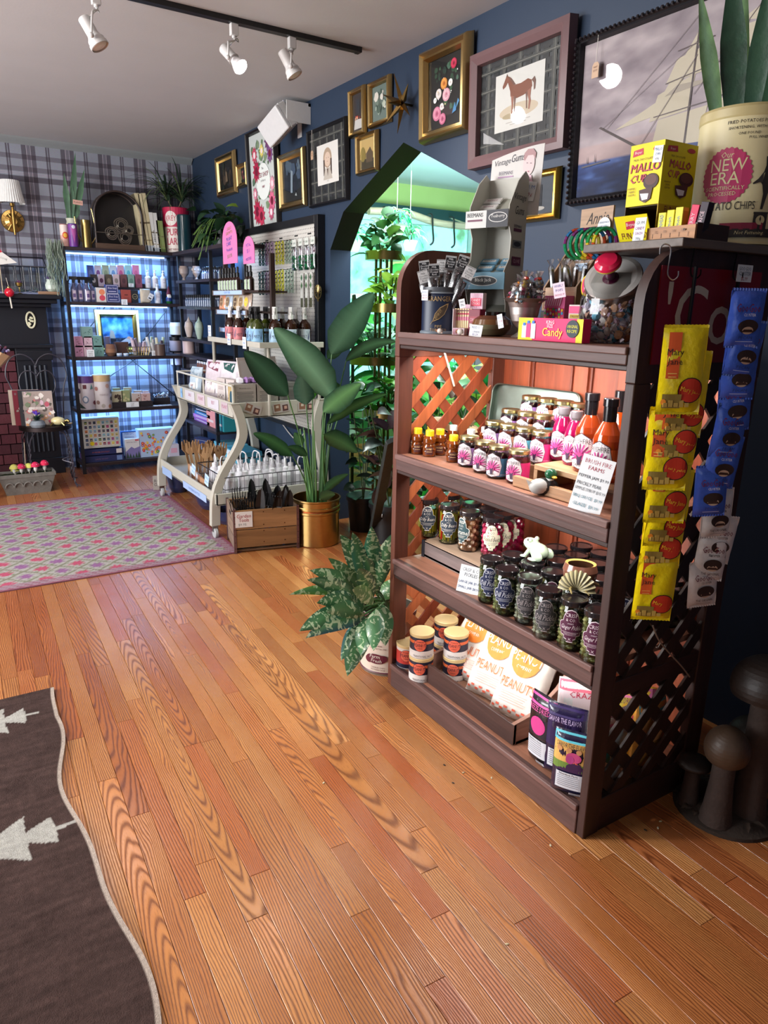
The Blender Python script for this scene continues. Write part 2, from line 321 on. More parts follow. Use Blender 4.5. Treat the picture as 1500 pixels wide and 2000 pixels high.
def circ(n,r,cx=0,cy=0,a0=0,a1=2*PI): return [(cx+r*math.cos(a0+(a1-a0)*i/n),cy+r*math.sin(a0+(a1-a0)*i/n)) for i in range(n)]
def cat_pts(P,n=8):     # catmull-rom
    P=[Vector(p) for p in P]; o=[]
    for i in range(len(P)-1):
        p0,p1,p2,p3=P[max(i-1,0)],P[i],P[i+1],P[min(i+2,len(P)-1)]
        for k in range(n): u=k/n; o.append(.5*((2*p1)+(p2-p0)*u+(2*p0-5*p1+4*p2-p3)*u*u+(3*p1-p0-3*p2+p3)*u**3))
    return o+[P[-1]]
# ================================================================ SETTING
WX=2.3; WY=6.95; CZ=2.72
def struct(name,g,**k): return obj(name,g,kind='structure',**k)
g=G(); g.box(-3.3,-2.3,-.06,6.6,8.6,-.012,H('4a2c18'),'matte'); floor=struct('floor',g)
PA=-.0439; ca,sa=math.cos(PA),math.sin(PA); PW=.0575
tones=['c48650','c88a52','bd7c48','b87444','cf955c','c0804a','b46e40','ca8e56','ba7846','c48450','b26a3e']
def plankrow(i):
    y=-2.6-R(0,1.2); out=[]
    while y<8.4:
        L=random.choice([.5,.7,.9,1.1,1.3,1.6])*R(.9,1.1); out.append((i,y,L)); y+=L
    return out
rows=[p for i in range(-60,75) for p in plankrow(i)]
vis=[];rest=[]
for (i,y,L) in rows:
    lx=i*PW; ly=y+L/2; x=lx*ca-ly*sa; yy=lx*sa+ly*ca; yy2=yy
    if x<-3.2 or x>6.5 or yy<-2.3 or yy>8.5: continue
    hit=None
    if x<2.2 and .4<yy<7:
        for q in (-.5,-.25,0,.25,.5):
            l2=ly+q*L; px,py=proj((lx*ca-l2*sa,lx*sa+l2*ca,0))
            if -40<px<1540 and 850<py<2050: hit=(Vector((x,yy,0))-CAM).length; break
    (vis if hit else rest).append((hit or 99,i,y,L))
vis.sort(); rest+=vis[295:]; vis=vis[:295]
for (_,i,y,L) in vis:
    c=H(random.choice(tones),R(.85,1.12)); gg=G(); ww=PW-.0009; e=.0012
    v=[(-ww/2,-L/2,-.012),(ww/2,-L/2,-.012),(ww/2,L/2-.0008,-.012),(-ww/2,L/2-.0008,-.012),(-ww/2+e,-L/2+e,0),(ww/2-e,-L/2+e,0),(ww/2-e,L/2-e,0),(-ww/2+e,L/2-e,0),(-ww/2,-L/2,-e),(ww/2,-L/2,-e),(ww/2,L/2-.0008,-e),(-ww/2,L/2-.0008,-e)]
    gg.add(v,[(4,5,6,7),(8,9,5,4),(9,10,6,5),(10,11,7,6),(11,8,4,7),(0,1,9,8),(1,2,10,9),(2,3,11,10),(3,0,8,11)],c,'oak_plank')
    lx=i*PW; ly=y+L/2; obj('plank',gg,floor,loc=(lx*ca-ly*sa,lx*sa+ly*ca,0),rz=PA)
gg=G(); gg.M=Matrix.Rotation(PA,4,'Z')
for (_,i,y,L) in rest:
    gg.box(i*PW-PW/2+.0005,y,-.012,i*PW+PW/2-.0005,y+L-.001,0,H(random.choice(tones),R(.85,1.1)),'oak_plank')
gg.v=[tuple(p) for p in gg.v]; obj('far_planks',gg,floor,kind='stuff')
CW=H('c4c2c2')
g=G(); g.box(-3.3,-2.3,CZ,6.6,8.6,CZ+.1,CW,'wallpaint'); struct('ceiling',g)
BL=H('25385a')
BL=H('1f3148')
# blue wall with the five-sided arch
AP=[(4.30,0),(4.30,1.81),(4.13,2.02),(3.48,2.30),(2.83,2.02),(2.66,1.81),(2.66,0)]
g=G()
for x,flip in ((WX,0),(WX+.15,1)):
    for q in ([(-2.3,0),(2.66,0),(2.66,1.81),(-2.3,1.81)],[(-2.3,1.81),(2.66,1.81),(2.83,2.02),(3.48,2.30),(3.48,CZ),(-2.3,CZ)],[(3.48,2.30),(4.13,2.02),(4.30,1.81),(8.6,1.81),(8.6,CZ),(3.48,CZ)],[(4.30,0),(8.6,0),(8.6,1.81),(4.30,1.81)]):
        P=[(x,a,b) for a,b in q]; g.add(P if flip else P[::-1],[tuple(range(len(P)))],BL if not flip else H('7fae5a'),'wallpaint')
for k in range(6):
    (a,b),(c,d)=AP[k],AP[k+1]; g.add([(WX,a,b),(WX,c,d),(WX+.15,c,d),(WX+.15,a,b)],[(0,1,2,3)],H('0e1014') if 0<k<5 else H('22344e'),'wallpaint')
g.add([(WX,-2.3,0),(WX+.15,-2.3,0),(WX+.15,-2.3,CZ),(WX,-2.3,CZ)],[(0,1,2,3)],BL,'wallpaint')
struct('wall_right',g)
g=G(); g.box(-3.3,WY,0,WX,WY+.1,CZ,H('888888'),'tartan'); struct('wall_back',g)
g=G(); 
for q in ((-3.3,-2.3,0,-3.2,1.7,CZ),(-3.3,5.3,0,-3.2,WY+.1,CZ),(-3.3,1.7,0,-3.2,5.3,.6),(-3.3,1.7,2.35,-3.2,5.3,CZ)): g.box(*q,H('8d9096'),'wallpaint')
struct('wall_left',g)
g=G(); g.box(-3.3,-2.4,0,6.6,-2.3,.7,H('60656e'),'wallpaint'); g.box(-3.3,-2.4,2.4,6.6,-2.3,CZ,H('60656e'),'wallpaint'); g.box(.1,-2.4,.7,6.6,-2.3,2.4,H('3a4252'),'wallpaint'); g.box(-3.3,-2.4,.7,-2.7,-2.3,2.4,H('60656e'),'wallpaint'); struct('wall_front',g)
g=G()
for y in (1.7,2.9,4.1,5.26): g.box(-3.3,y,.6,-3.22,y+.06,2.35,H('d0d0cc'),'satin')
for z in (.6,2.29): g.box(-3.3,1.7,z,-3.22,5.3,z+.06,H('d0d0cc'),'satin')
struct('window_1',g)
g=G(); g.prism([(WY-.055,CZ),(WY-.05,CZ-.012),(WY-.02,CZ-.03),(WY,CZ-.05),(WY,CZ)],-3.2,WX-.01,H('8d9293'),'satin')
g.v=[(y,x,z) for x,y,z in g.v]; struct('trim_1',g)
# plant room beyond the arch
g=G(); g.box(WX+.15,6.8,2.5,6.6,6.9,CZ,H('d8da88'),'wallpaint'); g.box(WX+.15,6.74,2.4,6.6,6.9,2.5,H('2e4a4c'),'satin')
g.box(WX+.15,6.8,0,6.6,6.9,.7,H('5f8450'),'wallpaint')
struct('wall_north',g)
g=G(); g.box(6.5,-2.3,0,6.6,6.9,CZ,H('5d7d58'),'wallpaint'); struct('wall_east',g)
g=G()
for x in (2.45,3.45,4.45,5.45,6.45): g.box(x,6.8,.7,x+.06,6.88,2.4,H('d5e2e2'),'satin')
for z in (.7,1.55,2.34): g.box(2.45,6.8,z,6.5,6.88,z+.05,H('d5e2e2'),'satin')
wn=struct('window_2',g); g=G(); g.box(2.5,6.86,.7,6.5,6.865,2.4,H('cfe6e6'),'glass'); obj('pane',g,wn)
g=G(); g.add([(1.5,8.4,-.05),(6.8,8.4,-.05),(6.8,8.4,3.2),(1.5,8.4,3.2)],[(0,1,2,3)],H('60a080'),'garden_view'); 
tag(obj('garden',g),'bright green garden and pale sky outside the plant room window','garden',None,'stuff')
# ================================================================ WOODEN LATTICE SHELF UNIT
SX0,SX1,SYL,SYR=1.42,1.93,2.17,1.13
WD='6b3a2a'; WF='5e433f'; WT='a9745c'
unit=thing('shelf_unit','tall reddish wooden shelf unit with lattice sides, full of jars and snacks','shelf',(SX0,1.65,0))
def upart(name,g,**k):
    g.v=[(x-SX0,y-1.65,z) for x,y,z in g.v]; return obj(name,g,unit,**k)
def side_poly(h):     # in x,z: rounded top front corner
    r=.13; return [(SX0,0),(SX0,h-r)]+[(SX0+r-r*math.cos(a),h-r+r*math.sin(a)) for a in [PI/2*k/8 for k in range(1,9)]]+[(SX1,h),(SX1,0)]
def side(y0,y1,h,zmid,inner):  # inner off: dark-stained outer end, its shade darkened into the wood colour
    g=G(); t=(y0,y1)
    # posts, rails and the solid top of one end
    top=[(x,z) for x,z in side_poly(h) if z>1.3]; top=[(SX0,1.29)]+top[0:]+[(SX1,1.29)]
    top=[p for i,p in enumerate(top) if i==0 or p!=top[i-1]]
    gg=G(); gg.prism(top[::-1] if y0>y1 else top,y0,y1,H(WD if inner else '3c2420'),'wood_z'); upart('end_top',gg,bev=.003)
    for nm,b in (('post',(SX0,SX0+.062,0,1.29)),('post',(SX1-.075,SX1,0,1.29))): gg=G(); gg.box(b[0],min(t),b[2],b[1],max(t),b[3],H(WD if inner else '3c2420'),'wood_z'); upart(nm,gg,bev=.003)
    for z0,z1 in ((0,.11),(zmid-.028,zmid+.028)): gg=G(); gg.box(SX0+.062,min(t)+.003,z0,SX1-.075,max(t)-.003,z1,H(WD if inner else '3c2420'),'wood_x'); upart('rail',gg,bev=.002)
    X0,X1=SX0+.062,SX1-.075
    for (Z0,Z1) in ((.11,zmid-.028),(zmid+.028,1.29)):
        for sg in (1,-1):
            yy=(min(t)+.006 if sg>0 else min(t)+.014); k=-12
            while k<14:
                c=(X0+X1)/2+k*.118; hw=.027; L=1.
                # strip |x - c - sg*(z-Z0)| < hw clipped to the opening
                P=[(c-hw-sg*.2,Z0-.2),(c+hw-sg*.2,Z0-.2),(c+hw+sg*(Z1-Z0+.2),Z1+.2),(c-hw+sg*(Z1-Z0+.2),Z1+.2)]
                P=_clip(_clip(P,X0,1),X1,-1)
                if len(P)>2:
                    P=[(b,a) for a,b in P]; P=_clip(_clip(P,Z0,1),Z1,-1); P=[(b,a) for a,b in P]
                if len(P)>2:
                    gg=G(); gg.prism(P,yy,yy+.008,H(random.choice(['b5603a','a04e30','c26a3e','96462c'] if inner else ['38221c','30201a'])),'wood_z'); upart('slat',gg)  # outer slats carry the same darkened-in shade
                k+=1
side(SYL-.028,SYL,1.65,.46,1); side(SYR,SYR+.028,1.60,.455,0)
for z,th,lip in ((.095,.02,.095),(.535,.02,.06),(.94,.02,.055),(1.372,.02,.04)):
    g=G(); g.box(SX0+.018,SYR+.028,z-th,SX1-.02,SYL-.028,z,H(WT),'wood_y'); upart('shelf_board',g)
    g=G(); y0,y1=SYR+.028,SYL-.028
    g.box(SX0-.004,y0,z-lip,SX0+.02,y1,z+.001,H(WF),'wood_y'); g.box(SX0-.010,y0,z-.016,SX0+.004,y1,z+.003,H('7a5a54'),'wood_y')
    if lip<.09: g.box(SX0+.002,y0,z-lip-.014,SX0+.024,y1,z-lip,H('3a2622'),'wood_y')
    upart('front_board',g,bev=.003)
g=G(); g.box(SX1-.018,SYR+.028,.02,SX1,SYL-.028,1.372,H('a04c2e'),'wood_z'); upart('back_panel',g)
g=G()
for y in (1.20,1.46,1.74,2.02): g.box(SX1-.028,y-.03,.1,SX1-.016,y+.03,1.35,H('ad5634'),'wood_z')
for y in (1.245,1.415,1.505,1.695,1.785,1.975): g.box(SX1-.026,y-.004,.1,SX1-.017,y+.004,1.35,H('7c3a24'),'wood_z')
upart('back_stile',g,bev=.002)
g=G(); g.box(SX0+.035,1.29,1.322,SX0+.065,1.97,1.340,H('5fa8e0'),'led_blue'); g.box(SX0+.030,1.28,1.338,SX0+.070,1.98,1.352,H('d8d8d8'),'satin')
tag(obj('strip_light',g),'slim blue glowing strip light under the top shelf of the wooden unit','lamp')
g=G(); g.tube(cat_pts([(1.49,2.0,1.345),(1.56,2.08,1.33),(1.62,2.12,1.26),(1.66,2.13,1.18)]),.004,H('d8cfc0'),'satin'); tag(obj('cord',g),'pale cord curving from the strip light into the upper left corner','cord')
# ---------------------------------------------------------------- jars
def place(px,py,z,r=0):
    P=az(px,py,z); d=Vector((P.x,P.y,0)).normalized(); return P+d*r
def facecam(P,off=0): return math.atan2(-P[0],P[1])+off
KIDS={}
def jar_body(h,r,key,content,lidc,label,lidh=.016,lidr=None,glass='glass',shoulder=.88,extra=None):
    """returns an Empty with glass, filling, lid and paper label"""
    def mk(name,lab,cat,P,rz,group=None):
        t=thing(name,lab,cat,P,rz,group); hb=h-lidh; lr=lidr or r*.92
        if key in KIDS:
            for nm,me,lb in KIDS[key]: obj(nm,None,t,mesh=me,label=lb)
            return t
        L=[]
        g=G(); g.lathe([(r*.9,0),(r,.006),(r,hb*shoulder),(r*.93,hb*.96),(lr*.9,hb)],H('ffffff'),glass,28); L.append(('glass_jar',build(g,'glass_jar'),None))
        g=G(); content(g,r*.965,hb*.95); L.append(('filling',build(g,'filling'),None))
        g=G(); g.lathe([(lr,hb),(lr*1.02,hb+.002),(lr*1.02,h-.002),(lr*.97,h),(lr*.85,h-.001),(lr*.8,h-.0022)],H(lidc),'metal' if lidc in('c9bd8f','c8c4b8') else 'gloss',28)
        L.append(('lid',build(g,'lid'),None))
        if label: g=G(); label(g,r*1.004,h); L.append(('paper_label',build(g,'paper_label'),None))
        KIDS[key]=L
        for nm,me,lb in L: obj(nm,None,t,mesh=me,label=lb)
        return t
    return mk
def fill(col,top='000000',mat='liquid'):
    def f(g,r,h): g.lathe([(r*.9,.003),(r,.012),(r,h*.86),(r*.9,h*.96)],H(col),mat,20)
    return f
def fill_sticks(cols,bg,n=34):
    def f(g,r,h):
        g.lathe([(r*.8,.003),(r*.86,.012),(r*.86,h*.9)],H(bg),'gloss',16)
        for k in range(n):
            a=2*PI*k/n+R(-.1,.1); rr=r*.9; c=H(random.choice(cols)); a2=a+R(-.25,.25)
            g.tube([(rr*math.cos(a),rr*math.sin(a),h*R(.1,.2)),(rr*math.cos((a+a2)/2),rr*math.sin((a+a2)/2),h*.5),(rr*math.cos(a2),rr*math.sin(a2),h*R(.82,.97))],.0037,c,'gloss',5)
        for k in range(40): a=R(0,6.3); g.sph((r*.9*math.cos(a),r*.9*math.sin(a),R(.006,h*.17)),.0022,H(random.choice(['a08a50','6b4a28','c7b27a'])),'gloss',5)
    return f
def fill_balls(cols,bg,n=46,s=.0095,squash=1.):
    def f(g,r,h):
        g.lathe([(r*.8,.003),(r*.84,.012),(r*.84,h*.93)],H(bg),'gloss',16)
        for k in range(n):
            a=k*2.4; z=.01+(h-.02)*k/n; q=s*R(.75,1.15); g.sph(((r-q*.75)*math.cos(a),(r-q*.75)*math.sin(a),z),q,H(random.choice(cols)),'gloss',7,(1,1,squash))
    return f
def crisp(bg,script,ink='e8e4da',scol=None,mid=None):
    def f(g,r,h):
        W=r*.86; z0=h*.22
        S=[(-.25,0),(.25,0),(.25,.08),(.45,.10),(.5,.2),(.78,.22),(.8,.32),(.98,.36),(1.,.55),(.9,.62),(.66,.66),(.6,.78),(.5,.9),(.3,.99),(0,1.03),(-.3,.99),(-.5,.9),(-.6,.78),(-.66,.66),(-.9,.62),(-1.,.55),(-.98,.36),(-.8,.32),(-.78,.22),(-.5,.2),(-.45,.10),(-.25,.08)]
        P=lambda k,o: [(x*W*k,z0+h*.60*(o+(y-.5)*k+.5)) for x,y in S]
        it=[('p',P(1.06,0),H(ink)),('p',P(1.0,0),H(bg)),('t','CRISP',0,z0+h*.485,h*.075,H(ink),W*1.05),('t','& CO.',0,z0+h*.40,h*.06,H(ink),W*.8),('t',mid or 'SPICY',0,z0+h*.345,h*.025,H(ink),W*.6),
            ('t',script,0,z0+h*.215,h*.115,H(scol or ink),W*1.75,.25),('r',0,z0+h*.185,W*1.3,h*.006,H(ink)),('r',0,z0+h*.16,W*1.0,h*.006,H(ink)),('r',0,z0+h*.135,W*.9,h*.005,H(ink)),('t','X',0,z0+h*.03,h*.05,H(ink))]
        g.art(it,wrap=r)
    return f
def brush(bg,sub):
    def f(g,r,h,z0=None,hh=None,W=None):
        z0=h*.09 if z0 is None else z0; hh=hh or h*.66; W=W or r*1.3
        it=[('r',W*.15,z0+hh*.42,W*2.3,hh*.84,H(bg))]
        cx=-W*.22
        S=[(-.55,.06),(0,-.02),(.55,.06),(.68,.5),(.50,.9),(0,1.06),(-.50,.9),(-.68,.5)]
        it+=[('p',[(cx+x*W*1.04,z0+hh*(.5+(y-.5)*1.05)) for x,y in S],H('4a3038')),('p',[(cx+x*W,z0+hh*y) for x,y in S],H('efe6e8'))]
        for k in range(13):
            a=PI*(-.12+1.24*k/12); q=.36*hh; ctr=(cx,z0+hh*.36)
            it.append(('p',[(ctr[0]+.03*hh*math.sin(a),ctr[1]-.03*hh*math.cos(a)),(ctr[0]+q*math.cos(a-.07),ctr[1]+q*math.sin(a-.07)),(ctr[0]+q*1.15*math.cos(a),ctr[1]+q*1.15*math.sin(a)),(ctr[0]+q*math.cos(a+.07),ctr[1]+q*math.sin(a+.07)),(ctr[0]-.03*hh*math.sin(a),ctr[1]+.03*hh*math.cos(a))],H('e0489a' if k%2 else '8a2060')))
        it+=[('e',cx,z0+hh*.36,hh*.13,hh*.13,H('c0307c')),('p',[(cx-.04*hh,z0+hh*.1),(cx+.04*hh,z0+hh*.1),(cx+.1*hh,z0+hh*.42),(cx,z0+hh*.34),(cx-.1*hh,z0+hh*.42)],H('3a1a40')),
             ('t','BRUSHFIRE',cx,z0+hh*.76,hh*.15,H('2a2226'),W*.98),('t','FARMS',cx,z0+hh*.05,hh*.10,H('2a2226'),W*.6),('t',sub,W*.62,z0+hh*.06,hh*.06,H('f0e8e8'),W*.5)]
        g.art(it,wrap=r)
    return f
# small jam jars on shelf two : (px, lid/bottom py, x plane) as rows
JK={'purple':('30142a','9d72b4','JAM','violet'),'rose':('5a141c','d8a8a0','JAM','dusty rose'),'blue':('3c0f1a','4a86a8','PEPPER JAM','blue'),'pink':('8c0d24','e0307c','PEPPER JAM','hot pink'),'peach':('7a2a10','e8a07a','JAM','peach'),'aqua':('431018','6cc4d8','JAM','aqua')}
def jam(kind,P,lab,grp=None,rz=None):
    c,bg,sub,nm=JK[kind]
    return jar_body(.104,.0350,'jam_'+kind,fill(c),'c9bd8f',brush(bg,sub),.013)('jam_jar',lab,'jar',P,facecam(P,-.28) if rz is None else rz)
for px,py,k,lab in ((914,913,'purple','violet-labelled jam jar at the left end of the front row'),(944,925,'rose','rose-labelled jam jar in front row between violet and blue ones'),(971,936,'blue','blue-labelled dark jam jar in the front row beside the hot pink one'),(1010,946,'pink','hot pink labelled jam jar at right end of the front row')):
    jam(k,place(px,py,.94,.03),lab)
# stepped riser boards carrying the rows behind
g=G(); g.box(0,0,0,.075,.34,.048,H('8a5a3c'),'wood_y'); tag(obj('riser_block',g,loc=(1.578,1.575,.9405),bev=.002),'wooden riser block under the second row of jam jars','riser')
g=G(); g.box(0,0,0,.082,.27,.082,H('8a5a3c'),'wood_y'); tag(obj('riser_block',g,loc=(1.660,1.62,.9405),bev=.002),'taller wooden riser under the third row of jam jars','riser')
g=G(); g.box(0,0,0,.088,.37,.124,H('8a5a3c'),'wood_y'); tag(obj('riser_block',g,loc=(1.745,1.535,.9405),bev=.002),'tallest wooden riser under the rearmost row of jam jars','riser')
for px,k,lab in ((965,'purple','leftmost jar of second row, violet label, raised behind the front row'),(995,'peach','peach-labelled amber jam jar in the raised second row'),(1026,'aqua','aqua-labelled jam jar in the raised second row'),(1060,'pink','pink-labelled jam jar at the right end of the raised second row')):
    P=ax(px,850,1.615); jam(k,(1.615,P.y,.989),lab,rz=facecam(P,-.3))
for px,k,lab in ((998,'purple','leftmost jar of third row, white and violet label'),(1030,'peach','middle amber jam jar of the third row'),(1063,'aqua','right jar of third row with pale aqua label')):
    P=ax(px,810,1.70); jam(k,(1.70,P.y,1.023),lab,rz=facecam(P,-.3))
for px,k,lab in ((1037,'purple','leftmost jam jar of the top rear row under the strip light'),(1069,'peach','second from left jam jar of the top rear row'),(1102,'peach','third from left jam jar of the top rear row'),(1134,'purple','rightmost jam jar of the top rear row beside the sauce bottles')):
    P=ax(px,790,1.79); jam(k,(1.79,P.y,1.065),lab,rz=facecam(P,-.3))
# wooden stand for bottles
st=thing('wooden_stand','low open wooden stand carrying the syrup and sauce bottles','stand',(1.505,1.162,.9405))
g=G(); g.box(0,0,.058,.16,.365,.074,H('c49a70'),'wood_y'); obj('top_board',g,st,bev=.002)
for y in (0,.35): g=G(); g.box(0,y,0,.16,y+.015,.058,H('b58a62'),'wood_x'); obj('side_board',g,st,bev=.002)
g=G(); g.box(0,0,0,.018,.26,.032,H('b98d66'),'wood_y'); tag(obj('wooden_bar',g,loc=(1.468,1.315,.941),bev=.002),'square wooden bar lying along the shelf front below the bottle stand','bar')
def bottle(P,kind,lab):
    t=thing('sauce_bottle' if kind!='syrup' else 'syrup_bottle',lab,'bottle',P,facecam(P,-.22))
    if kind=='syrup': r,h,hn,rn=.031,.135,.152,.014
    else: r,h,hn,rn=.038,.165,.215,.016
    key='bot'+kind
    if key not in KIDS:
        L=[]; col={'syrup':'a00c4c','sauce':'c84a10','bbq':'a03a14'}[kind]
        g=G(); g.lathe([(r*.9,0),(r,.008),(r,h*.68),(r*.9,h*.78),(rn*1.3,h*.95),(rn,h),(rn,hn)],H(col),'liquid',26); L.append(('bottle_glass',build(g,'bottle_glass'),None))
        g=G(); hc=hn-(.02 if kind=='syrup' else .055)
        g.lathe([(rn*1.12,hc),(rn*1.14,hn-.014),(rn*1.3,hn-.013),(rn*1.3,hn+.006),(rn*1.2,hn+.008)],H('161214' if kind!='syrup' else '6b6468'),'gloss',20); L.append(('cap',build(g,'cap'),None))
        g=G(); b={'syrup':'d8266e','sauce':'e0662a','bbq':'e8dcd8'}[kind]; brush(b,'SYRUP' if kind=='syrup' else 'BBQ SAUCE')(g,r*1.004,h,h*.08,h*.56,r*1.45); L.append(('paper_label',build(g,'paper_label'),None)); KIDS[key]=L
    for nm,me,lb in KIDS[key]: obj(nm,None,t,mesh=me)
    return t
for px,py,k,lab in ((1094,898,'syrup','magenta syrup bottle, the left one of the two small bottles'),(1118,909,'syrup','magenta syrup bottle, the right one of the two small bottles'),(1143,922,'bbq','tall brown sauce bottle with cream label beside the syrup bottles'),(1178,942,'sauce','tall orange sauce bottle nearest the right post, behind the price card')):
    P=place(px,py,1.014,.02); bottle(P,k,lab)
P=ax(1207,850,1.70); bottle((1.70,P.y,.9405+.074),'sauce','orange sauce bottle mostly hidden at the rear right'); 
g=G(); g.box(0,0,0,.09,.1,.0735,H('8a5a3c'),'wood_y'); tag(obj('riser_block',g,loc=(1.668,P.y-.04,.9405)),'small riser under the hidden rear sauce bottle','riser')
# honey bears
def bear(P,s,lab,cap='f0c818',body='8c4208',grp=None):
    t=thing('honey_bear',lab,'bottle',P,facecam(P),grp); key='bear%s%s%.3f'%(cap,body,s)
    if key not in KIDS:
        L=[]; g=G(); g.lathe([(.30*s,0),(.36*s,.04*s),(.38*s,.3*s),(.33*s,.62*s),(.30*s,.68*s),(.36*s,.8*s),(.35*s,1.0*s),(.25*s,1.14*s)],H(body),'liquid',16)
        for q in (-1,1): g.sph((q*.27*s,-.02*s,1.10*s),.085*s,H(body),'liquid',7); g.sph((q*.27*s,-.26*s,.42*s),.10*s,H(body),'liquid',7)
        L.append(('bear_bottle',build(g,'bear_bottle')))
        g=G(); g.lathe([(.235*s,1.12*s),(.24*s,1.4*s),(.22*s,1.46*s),(.08*s,1.47*s)],H(cap),'satin',16); L.append(('cap',build(g,'cap')))
        g=G(); g.art([('r',0,.36*s,.42*s,.42*s,H('4a1c1c')),('t','HONEY',0,.40*s,.1*s,H('e8c890'),.36*s),('r',0,.30*s,.3*s,.02*s,H('e8c890')),('e',-.12*s,.92*s,.03*s,.03*s,H('2a1408')),('e',.12*s,.92*s,.03*s,.03*s,H('2a1408'))],wrap=.39*s); L.append(('paper_label',build(g,'paper_label'))); KIDS[key]=L
    for nm,me in KIDS[key]: obj(nm,None,t,mesh=me)
for px,py,s,lab in ((807,880,.055,'yellow-capped honey bear at far left, hard against the post'),(815,889,.055,'yellow-capped honey bear in front of the leftmost one'),(838,894,.055,'yellow-capped honey bear third along, nearest the shelf edge'),(841,880,.055,'yellow-capped honey bear half hidden behind the third one'),(858,891,.055,'yellow-capped honey bear fourth along, in front of the dark tray'),(884,905,.055,'yellow-capped honey bear beside the violet jam jar')):
    bear(place(px,py,.94,.03)+Vector((0,0,.0005)),s*1.18,lab)
tr=thing('tray','low dark metal tray holding the white-capped honey bears','tray',(1.62,1.845,.9405))
g=G(); g.box(0,0,0,.16,.26,.004,H('4a3c34'),'satin'); obj('tray_bottom',g,tr)
for b in ((0,0,0,.003,.26,.04),(.157,0,0,.16,.26,.04),(0,0,0,.16,.003,.04),(0,.257,0,.16,.26,.04)): g=G(); g.box(*b,H('57493e'),'satin'); obj('tray_wall',g,tr)
for px,x,lab in ((886,1.66,'white-capped honey bear in the tray, nearest the left cloth-topped jar'),(921,1.66,'white-capped honey bear in the tray, front right'),(948,1.74,'white-capped honey bear at the back right of the tray'),(972,1.76,'white-capped honey bear half hidden behind the violet jam jar')):
    P=ax(px,830,x); bear((x,P.y,.9448),.062,lab,'e8e6e2','8a3c0c')
def clothjar(px,x,lab):
    P=ax(px,820,x); t=thing('cloth_topped_jar',lab,'jar',(x,P.y,.9448),facecam(P)); r=.036
    g=G(); g.lathe([(r*.9,0),(r,.006),(r,.06),(r*.8,.075)],H('3a2014'),'liquid',20); obj('glass_jar',g,t)
    g=G(); 
    def cl(u,v):
        a=u*2*PI; rr=[.0,.028,.034,.030,.024,.036,.046][round(v*6)]*(1+(.12*math.sin(9*a) if v>.7 else 0)); z=[.098,.097,.09,.082,.077,.070,.055][round(v*6)]+(.006*math.sin(4*a+1) if v>.9 else 0)
        return (rr*math.cos(a),rr*math.sin(a),z)
    g.grid(cl,36,6,H('dcc8a0'),'matte'); obj('cloth_cover',g,t)
    g=G(); g.tube([(.027*math.cos(a),.027*math.sin(a),.077) for a in [2*PI*k/16 for k in range(17)]],.0022,H('c8b080'),'matte'); obj('string',g,t)
    g=G(); g.art([('r',0,.035,.04,.03,H('d8b890')),('t','HONEY',0,.035,.008,H('5a2a18'))],wrap=r*1.01); obj('paper_label',g,t)
clothjar(859,1.70,'honey jar under a cream cloth cover, the left one'); clothjar(912,1.775,'honey jar under a cream cloth cover, the rear right one')
# green-grey tin lid leaning at the back
t=thing('tin_lid','grey green rectangular tin lid leaning against the lattice at the back','lid',(1.855,1.915,.9405),FR+.12,rx=math.radians(-7))
rr=lambda w,h,r,n=5: [(sx*(w/2-r)+r*math.cos(a),(h/2)+sz*(h/2-r)+r*math.sin(a)) for sx,sz,a0 in ((1,-1,-PI/2),(1,1,0),(-1,1,PI/2),(-1,-1,PI)) for a in [a0+PI/2*k/n for k in range(n+1)]]
g=G(); P=rr(.40,.245,.03); g.prism(P,-.002,.002,H('7f8a80'),'brushed'); 
n_=len(P); g.add([(x,-.022,z) for x,z in P]+[(x,0,z) for x,z in P],[(k,(k+1)%n_,n_+(k+1)%n_,n_+k) for k in range(n_)],H('6c776e'),'brushed'); obj('lid_panel',g,t)
g=G(); g.tube([(x,-.022,z) for x,z in P+[P[0]]],.003,H('8c968c'),'brushed'); obj('rim',g,t)
# duck
P=place(1058,972,.94,.03); t=thing('duck_figurine','small painted duck figurine with green head on the middle shelf','figurine',P,facecam(P)+.5)
g=G(); g.sph((0,0,.026),.03,H('1c1c1c'),'satin',14,(1.25,.8,.85)); g.sph((-.014,-.004,.028),.027,H('b8b8b4'),'satin',14,(1.15,.85,.85)); g.sph((.020,-.010,.026),.024,H('141416'),'satin',12,(1,.8,.9)); g.add([(-.045,0,.03),(-.03,.014,.036),(-.03,-.014,.036),(-.055,0,.05)],[(0,1,3),(0,3,2),(1,2,3)],H('c8c8c4'),'satin'); obj('body',g,t)
g=G(); g.lathe([(.012,.038),(.0105,.055)],H('e8e8e4'),'satin',12,.018,-.006); g.sph((.019,-.008,.064),.0165,H('1d5a3c'),'gloss',12,(1.15,.95,1)); obj('head',g,t)
g=G(); g.sph((.02,-.028,.058),.009,H('b8922c'),'satin',8,(.8,1.3,.45)); obj('beak',g,t)
